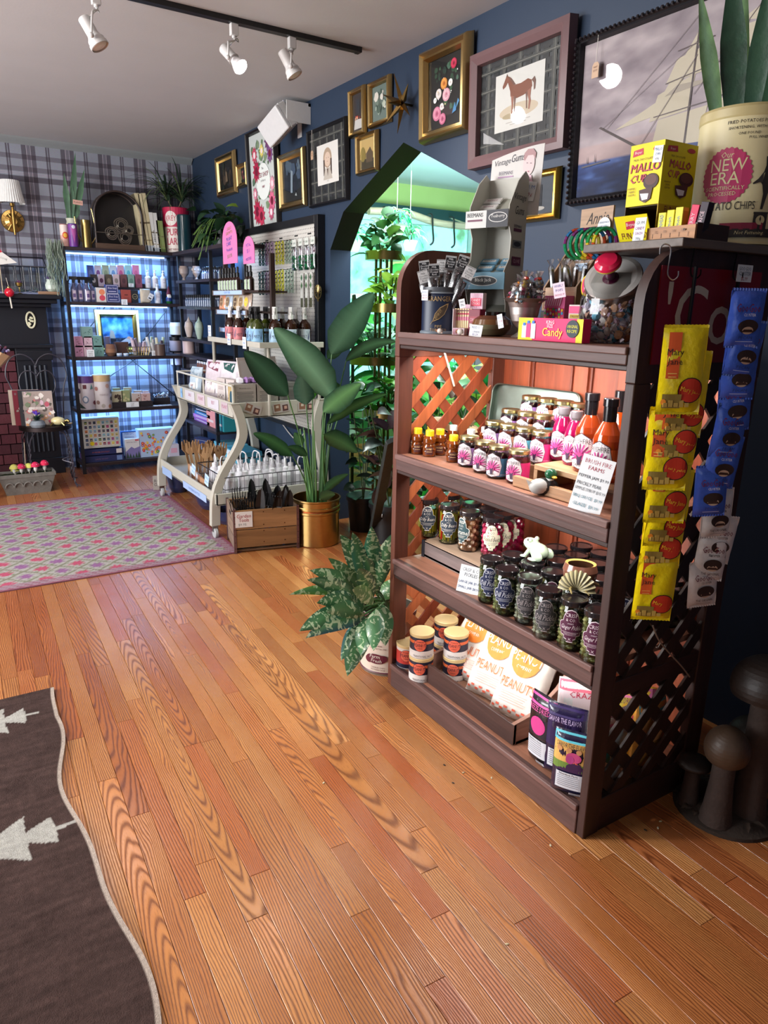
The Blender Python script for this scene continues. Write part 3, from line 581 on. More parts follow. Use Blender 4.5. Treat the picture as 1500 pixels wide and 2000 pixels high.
# ---------------------------------------------------------------- price cards
def card(cs,lines,lab,name='price_card',px_face=None,M=None,th=.0012,bg='e9ecee',par=None):
    """card from a centre, width, height, yaw, lean"""
    (P,w_,h_,rz,rx,ry)=cs; t=thing(name,lab,'sign',P,rz,None,rx,ry)
    g=G(); g.box(-w_/2,0,0,w_/2,th,h_,H(bg),'print'); obj('card',g,t)
    g=G(); g.art([('t',s,x*w_,y*h_,hh*h_,H(c),wm*w_) for s,x,y,hh,c,wm in lines],e0=.0003); obj('writing',g,t); return t
P=place(1146,1000,.94,0); 
card(((1.437,1.262,.9405),.088,.150,FR+.42,math.radians(-9),math.radians(9)),[('BRUSH FIRE',0,.86,.075,'b05060',.8),('FARMS',0,.75,.07,'b05060',.5),('PEPPER JAM $9.99',0,.58,.07,'4a5058',.92),('PRICKLY PEAR',-.08,.46,.06,'4a5058',.75),('SIMPLE SYRUP $15.99',0,.36,.06,'4a5058',.95),('BBQ SAUCE  $9.99',0,.22,.065,'4a8090',.9),('GLAZE  $9.99',0,.08,.065,'4a8090',.8)],'handwritten white price card for jam, syrup and sauce by the right post')
card(((1.448,1.735,.536),.082,.092,FR+.55,math.radians(-16),math.radians(4)),[('CRISP & CO',0,.78,.13,'505860',.8),('PICKLES',0,.6,.13,'505860',.55),('LARGE JAR $9.99',0,.32,.12,'305080',.92),('SMALL JAR $8.99',0,.12,.12,'305080',.92)],'handwritten pickle price card leaning on the third shelf')
# ---------------------------------------------------------------- pickle shelf
cr=thing('wooden_crate','grey weathered wooden crate with metal corners used as a step for jars','crate',(1.535,1.735,.5355))
g=G(); g.box(0,0,0,.20,.385,.012,H('8f7f76'),'wood_y'); obj('bottom_board',g,cr)
g=G(); g.box(0,0,.058,.20,.385,.066,H('a58d78'),'wood_y'); obj('top_board',g,cr,bev=.001)
for x in (0,.188): g=G(); g.box(x,0,.003,x+.012,.385,.064,H('8d7d7a'),'wood_y'); obj('side_board',g,cr,bev=.001)
for y in (0,.374): g=G(); g.box(.012,y,.003,.188,y+.011,.06,H('7c6c66'),'wood_x'); obj('end_board',g,cr)
g=G(); g.box(-.003,.372,0,.012,.388,.066,H('5c6c7c'),'brushed'); obj('metal_corner',g,cr)
BE=fill_sticks(['c8b428','b0a830','8c9430','d4c040'],'5a5c20'); BE2=fill_sticks(['c8b428','b0a830','8c9430','c03018'],'5a5c20')
MU=fill_balls(['b08058','c89870','a06c48','d0a880'],'7a4a2c',52,.0105); BT=fill_balls(['b00c48','d01058','90083a','c81860'],'8c0838',40,.014)
CUK=fill_balls(['5a6430','6c7440','7a8450','4a5428','98985c'],'2c3416',60,.0115,.5); CU2=fill_balls(['55602c','6c7440','8a8a4c','9c9c60'],'2c3014',60,.0125,.55); CH=fill_balls(['8c9078','a0a48c','70786a'],'3a3f38',60,.0125,.5)
PJ={'beans':(BE,'2e3a48','Dilly Beans','e8e4da','SPICY'),'beans2':(BE2,'2e3a48','Dilly Beans','e8e4da','SPICY'),'mushroom':(MU,'2c4a50','Caramel','e8e4da','SWEET'),'beets':(BT,'ece4cc','Pickled Beets','3a3228','DRY RAIN'),
 'navy':(CUK,'16244a','Dill Pickles','d8dce8','GARLIC'),'grey':(CH,'343438','Dill Pickles','a8a0a0','GARLIC'),'plum':(CU2,'54203e','Ginger Pickles','ecdce4','SWEET')}
def pjar(kind,P,lab,rz=None,grp=None):
    c,bg,scr,ink,mid=PJ[kind]
    t=jar_body(.150,.0385,'pj_'+kind,c,'211d20',crisp(bg,scr,ink,None,mid),.016,.0375)('pickle_jar',lab,'jar',P,facecam(P) if rz is None else rz,grp); return t
for px,py,k,lab,ro in ((835,1050,'beans','jar of pickled green beans at the left end of the crate',-.1),(876,1063,'beans2','jar of pickled beans with a red pepper, second from left on crate',-.1),(914,1078,'mushroom','jar of brown button mushrooms on the crate',-.85),(959,1091,'beets','jar of pickled beets with cream label, front of the crate end',-.1),(1000,1077,'beets','jar of pickled beets with cream label, right end of the crate',-.3)):
    P=place(px,py,.6015,.03); pjar(k,P,lab,facecam(P,ro))
for px,x,k,lab in ((880,1.70,'beans','bean jar behind the two front bean jars, lid showing left'),(922,1.70,'beans2','bean jar behind the mushroom jar, yellow beans showing'),(956,1.70,'mushroom','mushroom jar behind the front beet jar'),(986,1.70,'beets','jar behind the right beet jar, only its lid showing')):
    P=ax(px,980,x); pjar(k,(x,P.y,.6015),lab)
for px,py,k,lab in ((955,1186,'navy','pickle jar with navy label, leftmost of front pickle row'),(984,1210,'navy','pickle jar with navy label, second from left in front row'),(1027,1228,'grey','pickle jar with charcoal label, third in the front row'),(1063,1258,'grey','pale pickle jar with charcoal label, fourth in the front row'),(1112,1280,'plum','pickle jar with plum label, fifth in front row below shell planter'),(1157,1306,'plum','pickle jar with plum label at right end of front row by the post')):
    P=place(px,py,.535,.056); pjar(k,P,lab,facecam(P,-.12))
i=0
for x,ys in ((1.56,(1.645,1.555,1.465,1.375,1.285)),(1.65,(1.62,1.53,1.44,1.35,1.26)),(1.74,(1.63,1.54,1.45,1.36,1.27)),(1.83,(1.60,1.51,1.42,1.33,1.24))):
    row={1.56:'second row behind the front pickles',1.65:'third row of pickle jars',1.74:'fourth row of pickle jars',1.83:'rearmost row of pickle jars'}[x]
    for j,y in enumerate(ys): pjar(['grey','navy','plum','grey'][(i+j)%4],(x,y,.5355),'dark-lidded pickle jar, %s in the %s'%(ORD[j],row))
    i+=1
# frog
P=(1.60,1.60,.6875); t=thing('frog_figurine','pale green ceramic frog sitting on top of the pickle jars','figurine',(1.595,1.575,.686),facecam(Vector((1.6,1.6,0)))-.75)
FC=H('c8dcc0')
g=G(); g.sph((.008,0,.026),.030,FC,'satin',16,(1.15,.9,.85)); g.M=TR(-.022,0,.040,0,0,.3); g.sph((0,0,0),.026,FC,'satin',16,(1.25,1.,.7)); g.M=I4
for s_ in (-1,1):
    g.sph((.025,s_*.026,.018),.018,FC,'satin',10,(1.3,.6,1)); g.sph((.012,s_*.034,.005),.010,FC,'satin',8,(1.8,1,.45)); g.tube([(-.014,s_*.02,.03),(-.02,s_*.026,.015),(-.026,s_*.028,.004)],.0065,FC,'satin',8); g.sph((-.032,s_*.029,.004),.008,FC,'satin',8,(1.4,1.2,.45)); g.sph((-.018,s_*.015,.058),.008,FC,'satin',8)
obj('body',g,t)
g=G(); g.tube([(-.050+.014*abs(math.sin(a))**2,.024*math.sin(a),.036) for a in [-PI/2+PI*k/10 for k in range(11)]],.0009,H('5a6a50'),'satin',4); 
for s_ in (-1,1): g.sph((-.022,s_*.020,.059),.0042,H('3a4030'),'gloss',8)
obj('eyes_and_mouth',g,t)
# shell planter
t=thing('shell_planter','gilded scallop shell planter on coral feet above the pickle jars','planter',(1.52,1.325,.686),facecam(Vector((1.5,1.3,0)))-.1)
g=G()
def sh(u,v):
    a=PI*(1.0-u); r=.052*v*(1+.04*math.cos(u*PI*22)); return (r*math.cos(a)*1.0,-.035-.016*math.sin(v*PI*.9)-.0022*math.cos(u*PI*22)*v,.006+r*math.sin(a)*1.15)
g.grid(sh,44,8,lambda u,v: tuple(x*(.55+.45*math.cos(u*PI*22)) for x in H('d8cc9c')),'satin'); obj('front_shell',g,t)
g=G(); g.lathe([(.030,.012),(.046,.03),(.05,.055),(.044,.075),(.036,.072),(.034,.03)],[H('8a5a48')]*3+[H('c8a05a')]+[H('3a2418')],'gloss',20,sy=.85); obj('bowl',g,t)
g=G()
for a in (2.6,3.6,4.4,5.2,.3): g.tube([(.03*math.cos(a),.03*math.sin(a),.02),(.055*math.cos(a),.055*math.sin(a),.012),(.062*math.cos(a+.15),.062*math.sin(a+.15),.001)],.006,H('b09a60'),'satin',6,r1=.002)
obj('coral_foot',g,t)
# ---------------------------------------------------------------- bottom shelf: cans
def can(P,lab,red=0):
    t=thing('peanut_can',lab,'can',P,facecam(P,-.15)); key='can%d'%red; r,h=.046,.098
    if key not in KIDS:
        L=[]; g=G(); b='1e2038'; g.lathe([(r*.98,0),(r,.003),(r,.020),(r,.032),(r,.06),(r,.072),(r,h-.012)],[H('c8c8c8'),H(b if red else 'e6e0dc'),H('c23a34' if red else 'e6e0dc'),H('c23a34' if red else b),H('c23a34' if red else 'e06a38'),H('dcd4cc' if red else b)],'satin',28); L.append(('can_body',build(g,'can_body')))
        g=G(); g.lathe([(r*1.02,h-.013),(r*1.03,h-.002),(r*.98,h),(r*.9,h-.0015),(r*.5,h-.002),(.001,h-.002)],H('dcc08a'),'satin',28); L.append(('lid',build(g,'lid')))
        g=G(); g.art([('e',0,.056,.025,.025,H('20203a')),('e',0,.056,.0235,.0235,H('e86a50')),('t','PEANUT',0,.050,.013,H('1c1c30'),.046),('t','TENNESSEE',0,.068,.004,H('1c1c30'),.03),('t','COMPANY',0,.042,.004,H('1c1c30'),.02),('t','HONEY ROASTED' if red else 'TRADITIONAL SALTY',.012,.008,.008,H('20203a'),.075)],wrap=r*1.004); L.append(('printed_label',build(g,'printed_label'))); KIDS[key]=L
    for nm,me in KIDS[key]: obj(nm,None,t,mesh=me)
P=place(821,1334,.095,.045); can(P,'navy and orange peanut can, lower one of the front pair'); can(P+Vector((0,0,.0985)),'navy and orange peanut can, upper one of the front pair')
P2=place(796,1307,.095,.045); can(P2,'red honey roasted peanut can against the left post',1)
P3=Vector((1.60,2.035,.0955)); can(P3,'peanut can under another, back left corner of the bottom shelf'); can(P3+Vector((0,0,.0985)),'peanut can stacked at the back left of the bottom shelf')
P3=Vector((1.565,1.925,.0955)); can(P3,'lower peanut can beside the wooden peanut bin'); can(P3+Vector((0,0,.0985)),'upper peanut can beside the wooden peanut bin, orange stripe facing front')
# peanut bin
bn=thing('display_bin','low dark wooden display bin with sloping sides for bags of peanuts','bin',(1.455,1.475,.096))
g=G(); g.box(0,0,0,.014,.53,.075,H('4a302a'),'wood_y'); obj('front_board',g,bn,bev=.002)
g=G(); g.box(.014,0,0,.33,.53,.010,H('8a6450'),'wood_y'); obj('bottom_board',g,bn)
for y in (0,.516):
    g=G(); P=[(0.001,0),(.33,0),(.33,.24),(.27,.235),(.19,.15),(.10,.09),(.001,.075)]; g.prism(P,y,y+.014,H('b98a78'),'wood_x'); obj('side_board',g,bn,bev=.001)
g=G(); g.box(.318,.014,.01,.33,.516,.235,H('8a6450'),'wood_y'); obj('back_board',g,bn)
def pillow(g,w_,h_,t_,col,mat='matte',crimp=0,n=10,wr=.002,seed=0,art=None,back=None,power=4,gus=1):
    def wf(a,b,e):
        u=min(1,abs(2*a/w_)); v=min(1,abs(2*b/h_-1)); k=(1-u**power)*(1-v**(power*1.5)); k=max(0,k)**.5
        return (a,-(t_/2*k+wr*mnoise.noise(Vector((a*30+seed,b*30,seed))))-e,b)
    C=H(col) if isinstance(col,str) else col
    # back
    g.grid(lambda u,v: (lambda p:(p[0],-p[1],p[2]))(wf((.5-u)*w_,v*h_,0)),n,n+4,H(back) if back else C,mat)
    g.grid(lambda u,v: wf((u-.5)*w_,v*h_,0),n,n+4,C,mat)
    if crimp:
        for z in (0,h_):
            s_=1 if z else -1; k=24
            v=[((i/k-.5)*w_,(.0006 if i%2 else -.0006),z) for i in range(k+1)]+[((i/k-.5)*w_,(.0006 if i%2 else -.0006),z+s_*crimp+(.0012*(i%2))) for i in range(k+1)]
            g.add(v,[(i,i+1,k+2+i,k+1+i) for i in range(k)],C,mat)
    if art: g.art(art,wrap=wf,ws_=w_/14,e0=.0018)
    return wf
OR='f08a2c'
for j,(y,x) in enumerate(((1.590,.095),(1.735,.105),(1.885,.12))):
    t=thing('peanut_bag','white cloth bag of peanuts with orange print, %s in the bin'%['right bag','middle bag','left bag'][j],'bag',(1.455+x,y,.108),FR+.22,None,math.radians(-33))
    h_=.325; w_=.185; ck=[]
    for a in range(9):
        for b in range(2):
            if (a+b)%2==0: ck+= [('r',-w_*.38+a*w_*.095,h_-.022-b*.009,w_*.07,.007,H('f0a040' if j==0 else 'e86a50')),('r',-w_*.38+a*w_*.095,.018+b*.009,w_*.07,.007,H('e86a50'))]
    g=G(); pillow(g,w_,h_,.075,'e4dcd4','matte',wr=.005,seed=j*5,n=22,art=ck+[('e',0,.205,.058,.066,H(OR)),('t','TENNESSEE',0,.242,.011,H('f4ece4'),.07),('t','PEANUT',0,.19,.034,H('f4ece4'),.125,.05),('t','COMPANY',0,.165,.013,H('f4ece4'),.06),('t','PEANUTS',0,.09,.034,H('e8743c'),.135,.02)]+[('r',0,.076-.008*k,.11-.01*(k%3),.0022,H('f0a898')) for k in range(5)]); obj('cloth_bag',g,t)
# snack pouches
def pouch(P,rz,w_,h_,cols,lab,title,art=None,rx=0,name='snack_pouch'):
    t=thing(name,lab,'bag',P,rz,None,rx); g=G(); base,top,tc,pan=cols
    
    a=[('r',0,h_*.93,w_*.97,h_*.12,H(top)),('r',0,h_*.66,w_*.94,h_*.42,H(pan))]+(art or [])+[('t',title,0,h_*.80,h_*.07,H(tc),w_*.8)]
    pillow(g,w_,h_,.055,base,'foil',n=18,wr=.0015,seed=R(0,9),power=3,art=a); obj('pouch',g,t); return t
def nutri(w_,h_): return [('r',-.0,h_*.27,w_*.72,h_*.26,H('d8dce4')),('t','Nutrition Facts',-.005,h_*.36,h_*.03,H('222222'),w_*.5)]+[('r',-w_*.05,h_*(.34-.03*k),w_*.55,h_*.005,H('555566')) for k in range(6)]+[('r',w_*.15,h_*.06,w_*.3,h_*.05,H('d8dce4'))]+[('r',w_*(.03+.03*k),h_*.06,w_*.008,h_*.04,H('111111')) for k in range(8)]
P=place(1112,1556,.095,.02); w_,h_=.115,.205
volc=[('r',0,h_*.50,w_*.94,h_*.12,H('6c8a3c')),('p',[(-w_*.40,h_*.42),(w_*.45,h_*.42),(w_*.2,h_*.58),(.01,h_*.60)],H('3c2048')),('p',[(-.02,h_*.57),(.02,h_*.57),(.008,h_*.60),(-.003,h_*.60)],H('e86a3c')),('e',.005,h_*.66,.022,.016,H('c0487c')),('e',-.005,h_*.62,.012,.014,H('b04080'))]+[('e',x*w_,h_*.76,.008,.008,H('c89060')) for x in (-.32,-.08,.16,.38)]
pouch(P,facecam(P,-.15),w_,h_,('1c1a38','5cc0d0','2a2238','e0b060'),'standing snack pouch with a volcano picture, front of the bottom shelf','SAVOR THE FLAVOR',volc+nutri(w_,h_))
P=place(1095,1530,.095,.05); pouch(P,facecam(P,-.2),.12,.235,('20183c','33205c','d8c0e8','2c1a4c'),'dark violet snack pouch directly behind the volcano pouch','SAVOR THE FLAVOR',nutri(.12,.235))
P=place(1055,1500,.095,.03); pouch(P,facecam(P,-.75),.105,.235,('16141c','d04898','e860a8','1c1420'),'black snack pouch with pink top leaning next to the wooden bin','FREEZE DRIED',[('e',0,.14,.03,.03,H('d0408c'))]+nutri(.105,.235))
P=Vector((1.60,1.335,.0955)); pouch(P,facecam(P,.15),.15,.27,('e8e4e4','e86a80','c83050','f0dce0'),'white and coral snack pouch standing behind the violet one','CRAZY')
P=Vector((1.70,1.24,.0955)); pouch(P,facecam(P,.1),.15,.27,('e8b840','e07aa8','7a2a5c','d8c850'),'multicoloured yellow snack pouch at the back right','FREEZE DRIED CANDY',[('e',-.03,.15,.02,.02,H('4aa078')),('e',.03,.17,.02,.02,H('c84888'))])
P=Vector((1.57,1.195,.0955)); pouch(P,FR+PI/2+.0,.14,.24,('e6e0dc','e080a8','2a5c70','dce8e4'),'pale pouch with teal swirls seen through the lower lattice','TAFFY',[('e',-.02,.12,.03,.03,H('3a8c80')),('e',-.02,.12,.018,.018,H('e8f0ec'))])
P=Vector((1.74,1.19,.0955)); pouch(P,FR+PI/2,.13,.23,('d89848','5cb8c8','5c2a30','e8a060'),'orange and blue pouch seen through the right of the lower lattice','SNACKS')
# ================================================================ ON TOP OF THE WOODEN UNIT
ZT=1.373
def carton(name,lab,cat,P,rz,w_,d_,h_,col,front=None,left=None,right=None,top=None,rx=0,ry=0,side=None,mat='print',group=None):
    t=thing(name,lab,cat,P,rz,group,rx,ry); g=G(); g.box(-w_/2,0,0,w_/2,d_,h_,H(col),mat); obj('box_body',g,t,bev=.0008)
    for nm,a,M in (('front_print',front,I4),('left_print',left,TR(-w_/2,d_/2,0,-PI/2)),('right_print',right,TR(w_/2,d_/2,0,PI/2)),('top_print',top,TR(0,0,h_,0,-PI/2))):
        if a: g=G(); g.art(a,M); obj(nm,g,t)
    return t
# pipe tobacco tin with pretzel rods
P=Vector((1.515,2.045,ZT)); t=thing('tobacco_tin','dark blue oval tobacco tin with a gold leaf holding pretzel rods','tin',P,facecam(P,-.05)); r=.060; h_=.152
g=G(); g.lathe([(r*1.08,0),(r*1.08,.006),(r,.01),(r,.128),(r*1.06,.131),(r*1.06,.135),(r*.97,.137),(r*.97,h_),(r*.93,h_),(r*.93,.05)],[H('7c8894'),H('7c8894'),H('16233e'),H('16233e'),H('8a949c'),H('6c7278'),H('4a4e54'),H('2c2e32'),H('121214')],'satin',36,sy=.8); obj('tin_body',g,t)
GD=H('b89a68'); lf=[(-.030,.028),(-.018,.045),(-.012,.066),(.004,.086),(.026,.098),(.033,.100),(.031,.088),(.020,.064),(.002,.048),(-.018,.040)]
g=G(); g.art([('t','GRANGER',.0,.106,.016,GD,.085),('p',lf,GD),('p',[(x*.86+.0005,(z-.066)*.86+.066) for x,z in lf],H('4a3a28')),('t','ROUGH CUT',.003,.062,.010,GD,.034,0,.95),('t','PIPE',0,.020,.009,GD,.03),('t','TOBACCO',0,.008,.010,GD,.055)],wrap=r*1.003,mat='satin')
g.v=[(x,y*.8-.0015,z) for x,y,z in g.v]; obj('gold_print',g,t)
card((P+Vector((-.066,-.004,.108)),.024,.034,P and facecam(P,-.5),0,0),[('RODS',0,.7,.16,'4878b0',.8),('EACH',0,.42,.14,'9060a0',.7),('$2.19',0,.15,.18,'b04868',.8)],'small handwritten price tag taped to the front of the tobacco tin')
HD='18181c'
def rod(k,ax_,ay_,tx,ty,L,dark,lab):
    t=thing('pretzel_rod',lab,'candy',P+Vector((ax_,ay_,.052)),facecam(P,tx*.0),'wrapped pretzel rods in the tobacco tin',math.radians(ty),math.radians(tx))
    g=G(); g.tube([(0,0,0),(0,0,L*.5),(0,0,L*.72)],.0085,H('2a1412'),'gloss',8)
    for q in range(60): a=R(0,6.28); g.sph((.0085*math.cos(a),.0085*math.sin(a),R(L*.15,L*.72)),.0019,H(random.choice(['d8d0d4','b8a8b0','5a1c38','8a5060'])),'satin',4)
    obj('chocolate_rod',g,t)
    g=G(); w2=.021; g.grid(lambda u,v: ((u-.5)*2*w2,-.011*math.sin(PI*u)*(1-abs(2*v-1)**6),v*L*.80),8,6,H('ffffff'),'film'); g.grid(lambda u,v: ((.5-u)*2*w2,.011*math.sin(PI*u)*(1-abs(2*v-1)**6),v*L*.80),8,6,H('ffffff'),'film'); obj('wrapper',g,t)
    g=G(); a0=.046; z0=L*.76; g.box(-.018,-.0006,z0,.018,.0006,z0+a0,H('e6e6e6'),'print'); it=[('r',0,z0+a0/2,.034,a0*.76,H(HD if dark else 'dcdcdc'))]
    it+=[('r',-.0165+.0033*q,z0+s_,.0016,.003,H(HD)) for q in range(11) for s_ in (.0025,a0-.0025)]
    ic=H('e8e8ea' if dark else '202024'); it+=[('t',s_,0,z0+a0*(.70-.17*j),.0062,ic,.029) for j,s_ in enumerate(('Milk','Chocolate','Pretzel','Rod'))]; g.art(it,e0=.0009); obj('header_card',g,t)
i=0
for (x,y,tx,ty,L,dk) in ((-.03,.03,-9,-6,.19,1),(-.012,-.012,-4,2,.17,1),(.0,.014,1,-3,.19,0),(.016,.0,5,0,.205,1),(.02,-.02,16,6,.215,1),(.028,-.03,24,10,.18,0),(-.02,.035,-16,2,.15,0),(.03,.02,10,-8,.19,1)):
    d=Matrix.Rotation(facecam(P),3,'Z')@Vector((x,y*.6,0)); rod(i,d.x,d.y,tx,ty,L,dk,'cellophane-wrapped chocolate pretzel rod with black and white header card'); i+=1
# little snail shells on the edge
for px,s,lab in ((859,.9,'tiny white and brown shell figurine near the tobacco tin'),(899,1.,'tiny cream shell figurine in front of the pink candy box')):
    Q=ax(px,645,1.445); t=thing('shell_figurine',lab,'figurine',(1.445,Q.y,ZT+.002),FR); g=G(); g.sph((0,0,.011*s),.011*s,H('d8ccc0'),'satin',10,(1.2,.9,.9)); obj('shell',g,t); g=G(); g.sph((-.009*s,-.004,.012*s),.0065*s,H('8a4a24'),'satin',8); g.tube([(.008*s,0,.004),(.018*s,0,.004)],.003*s,H('d0b8a8'),'satin',6,r1=.001); obj('tip',g,t)
# pink boxes
Q=ax(893,640,1.50); carton('candy_box','open pink striped candy box with tall paper sticks inside','box',(1.50,Q.y-.005,ZT),FR+.3,.048,.05,.022,'e4d8dc',[('r',-.018+.006*k,.011,.0025,.02,H('d86a90')) for k in range(7)])
g=G(); g.box(-.024,.046,0,.024,.05,.075,H('c8a0b0'),'print'); g.box(-.024,.0,0,-.022,.05,.06,H('e8dce0'),'print'); t=obj('candy_box',g,loc=(1.50,Q.y-.005,ZT+.0225),rz=FR+.3); tag(t,'raised back and side of the open pink striped candy box','box')
for k in range(7):
    t=thing('paper_candy_stick','striped paper candy stick fanned inside the open pink box','candy',(1.50+.012+.004*k,Q.y+.016-.0055*k,ZT+.0225),FR+.3,'paper candy sticks in the pink box',0,math.radians(-8+2*k)); g=G(); g.box(-.0035,-.001,0,.0035,.001,.062,H('e8d0a0'),'print'); obj('stick',g,t)
    g=G(); g.art([('r',0,.045,.0068,.006,H('c0204c')),('r',0,.03,.0068,.012,H('e07898')),('r',0,.055,.0068,.004,H('6a3040'))],e0=.0012); obj('stripes',g,t)
Q=ax(925,640,1.53); carton('candy_box','tall maroon candy box with a window of pale sticks','box',(1.53,Q.y,ZT),FR+.25,.045,.03,.082,'a02848',[('r',0,.041,.042,.08,H('7c1c34')),('r',0,.05,.034,.02,H('98283c')),('t','CANDY',0,.045,.010,H('e0b0bc'),.032)]+[('r',-.014+.007*k,.032,.005,.012,H('d8c0b8')) for k in range(5)])
Q=ax(931,580,1.545); carton('candy_box','pink and white striped candy box standing atop the maroon box','box',(1.545,Q.y,ZT+.083),FR+.3,.05,.02,.05,'e8dce2',[('r',-.022+.0055*k,.025,.0022,.048,H('e090b0')) for k in range(9)]+[('r',0,.022,.038,.024,H('d8204c')),('t','CANDY',0,.024,.008,H('f4e4e8'),.034),('t','STICKS',0,.014,.007,H('f4e4e8'),.034)])
card(((1.51,Q.y+.025,ZT+.086),.021,.028,FR+.5,math.radians(4),math.radians(-12)),[('CANDY',0,.6,.2,'606870',.8),('79c',0,.2,.25,'606870',.6)],'tiny tilted price card stuck on the corner of the striped box')
Q=ax(928,640,1.47); card(((1.47,Q.y,ZT),.045,.036,FR+.35,math.radians(-8),math.radians(4)),[('REED\'S',-.05,.68,.2,'4a5a80',.6),('CANDIES',.05,.34,.15,'707890',.6),('$1.29',0,.08,.2,'8a7ab0',.6)],'white and yellow handwritten price card leaning on the maroon candy box')
# ceramic bowl
Q=ax(960,640,1.58); t=thing('ceramic_bowl','round glazed bowl, brown above and grey-green below, on the top shelf','bowl',(1.58,Q.y,ZT),0)
g=G(); g.lathe([(.030,0),(.045,.004),(.062,.022),(.066,.036),(.060,.052),(.044,.064),(.040,.064),(.050,.05),(.04,.02),(.01,.01)],[H('5c5c4c'),H('66664f'),H('6e6a50'),H('6a4420'),H('5c3014'),H('4a2814'),H('3a2010'),H('3a2010'),H('3a2010')],'gloss',32); obj('bowl_body',g,t)
card(((1.515,ax(980,620,1.515).y,ZT+.028),.020,.042,FR+.2,0,math.radians(-14)),[('EACH',0,.7,.14,'5078a0',.8),('2 FOR',0,.42,.14,'b06080',.8),('$1.29',0,.12,.15,'707880',.8)],'narrow pale blue price tag hanging between the bowl and the silver urn')
Q=ax(962,600,1.68); t=thing('amber_jar','wide amber glass jar with a dark lid behind the bowl','jar',(1.68,Q.y,ZT),0); g=G(); g.lathe([(.045,0),(.05,.006),(.05,.05),(.045,.06)],H('a8741c'),'liquid',24); obj('jar_body',g,t); g=G(); g.lathe([(.047,.06),(.047,.075),(.04,.076)],H('2c2018'),'gloss',24); obj('lid',g,t)
# silver urn with wrapped candies
Q=ax(1022,640,1.575); UP=Vector((1.575,Q.y,ZT)); t=thing('silver_urn','tarnished silver footed urn overflowing with wrapped candies','urn',UP,0)
g=G(); pr=[(.034,0),(.036,.004),(.026,.010),(.016,.018),(.013,.026),(.024,.034),(.038,.050),(.043,.07),(.046,.09),(.052,.105),(.064,.114),(.068,.116),(.062,.117),(.048,.106),(.03,.08)]
g.lathe(pr,H('b4aca8'),'brushed',36); obj('urn_body',g,t)
CC=['e8c020','d84830','e878a8','f0e0e8','e89030','60a8b8','c83060']
for k in range(26):
    a=k*2.4; rr=.052*math.sqrt((k%13+.5)/13); z=.108+R(0,.02)+(.05 if k<13 else .018); lean=R(.1,.4)
    t=thing('wrapped_candy','cellophane-wrapped candy string bunched in the silver urn','candy',UP+Vector((rr*math.cos(a),rr*math.sin(a),.10)),R(0,6),'wrapped candies in the silver urn',R(-.3,.3),R(-.3,.3)); L=R(.05,.085) if k<16 else R(.03,.05)
    g=G()
    for q in range(int(L/.011)): g.lathe([(.004,.004+q*.011),(.008,.007+q*.011),(.008,.011+q*.011),(.004,.014+q*.011)],H(CC[(k+q//2)%7]),'gloss',8)
    obj('candy_beads',g,t)
    g=G(); v=[];n=10
    for j,(rr2,z2) in enumerate(((.003,0),(.012,.01),(.013,L*.8),(.005,L*.98),(.016,L*1.2))):
        for q in range(n): b=2*PI*q/n; k2=rr2*(1+.3*math.sin(q*5+j)); v.append((k2*math.cos(b),k2*math.sin(b),z2+R(-.003,.003)))
    g.add(v,[(j*n+q,j*n+(q+1)%n,(j+1)*n+(q+1)%n,(j+1)*n+q) for j in range(4) for q in range(n)],H('ffffff'),'film'); obj('wrapper',g,t)
# candy box front
Q1=ax(1012,655,1.475); Q2=ax(1137,662,1.475); w_=Q1.y-Q2.y
t=carton('candy_carton','long pink and yellow carton of candy at the front edge','box',(1.475,(Q1.y+Q2.y)/2,ZT),FR,w_,.03,.062,'e82c6c',[('r',-w_*.38,.031,w_*.24,.061,H('f0e020')),('r',w_*.455,.031,w_*.09,.061,H('e8e020')),('r',-w_*.40,.024,.018,.036,H('ece4e8')),('r',-w_*.33,.028,.018,.040,H('e8387c')),('r',-w_*.25,.026,.018,.042,H('ece4ee')),('r',-w_*.40,.044,.010,.008,H('3070c8')),('r',-w_*.33,.050,.010,.008,H('3070c8')),('r',-w_*.25,.05,.010,.008,H('3070c8')),
  ('t','KING',w_*.02,.047,.009,H('f4e8ee'),.03),('t','SIZE',w_*.02,.037,.009,H('f4e8ee'),.026),('t','Candy',w_*.06,.008,.028,H('f0e030'),.075),('e',w_*.36,.036,.023,.023,H('24303c')),('t','ORIGINAL',w_*.36,.038,.008,H('e8e040'),.038),('t','RECIPE',w_*.36,.026,.008,H('e8e040'),.034)])
# vintage candy boxes behind
Q=ax(1124,600,1.60); carton('candy_box','small cream candy box with a galloping horse and maroon base','box',(1.60,Q.y,ZT),FR+.1,.045,.025,.10,'d8ccc4',[('r',0,.012,.044,.024,H('7c1830')),('r',0,.086,.044,.02,H('e03c78')),('r',0,.068,.034,.010,H('d8b430')),('t','STALLIONS',0,.065,.006,H('3a2410'),.03),('p',[(-.016,.052),(-.010,.050),(-.004,.052),(.004,.056),(.012,.058),(.014,.053),(.008,.048),(.012,.040),(.006,.046),(-.004,.045),(-.010,.038),(-.008,.046),(-.012,.047)],H('201a1c')),('t','CANDY',0,.028,.007,H('3a2a2c'),.03)])
Q=ax(1095,560,1.68); carton('candy_box','magenta candy box with colourful dots and a striped pink lid','box',(1.66,Q.y,ZT+.052),FR,.085,.04,.075,'e868a0',[('r',0,.02,.084,.038,H('d83070'))]+[('e',-.036+.012*(k%7),.008+.012*(k//7)+.003*(k%2),.0045,.0045,H(['f0c030','f07830','40a050','40a0d0','f0e0e8'][k%5])) for k in range(21)]+[('p',[(-.04+.009*k,.045),(-.037+.009*k,.045),(-.030+.009*k,.07),(-.033+.009*k,.07)],H('f4dce8')) for k in range(8)])
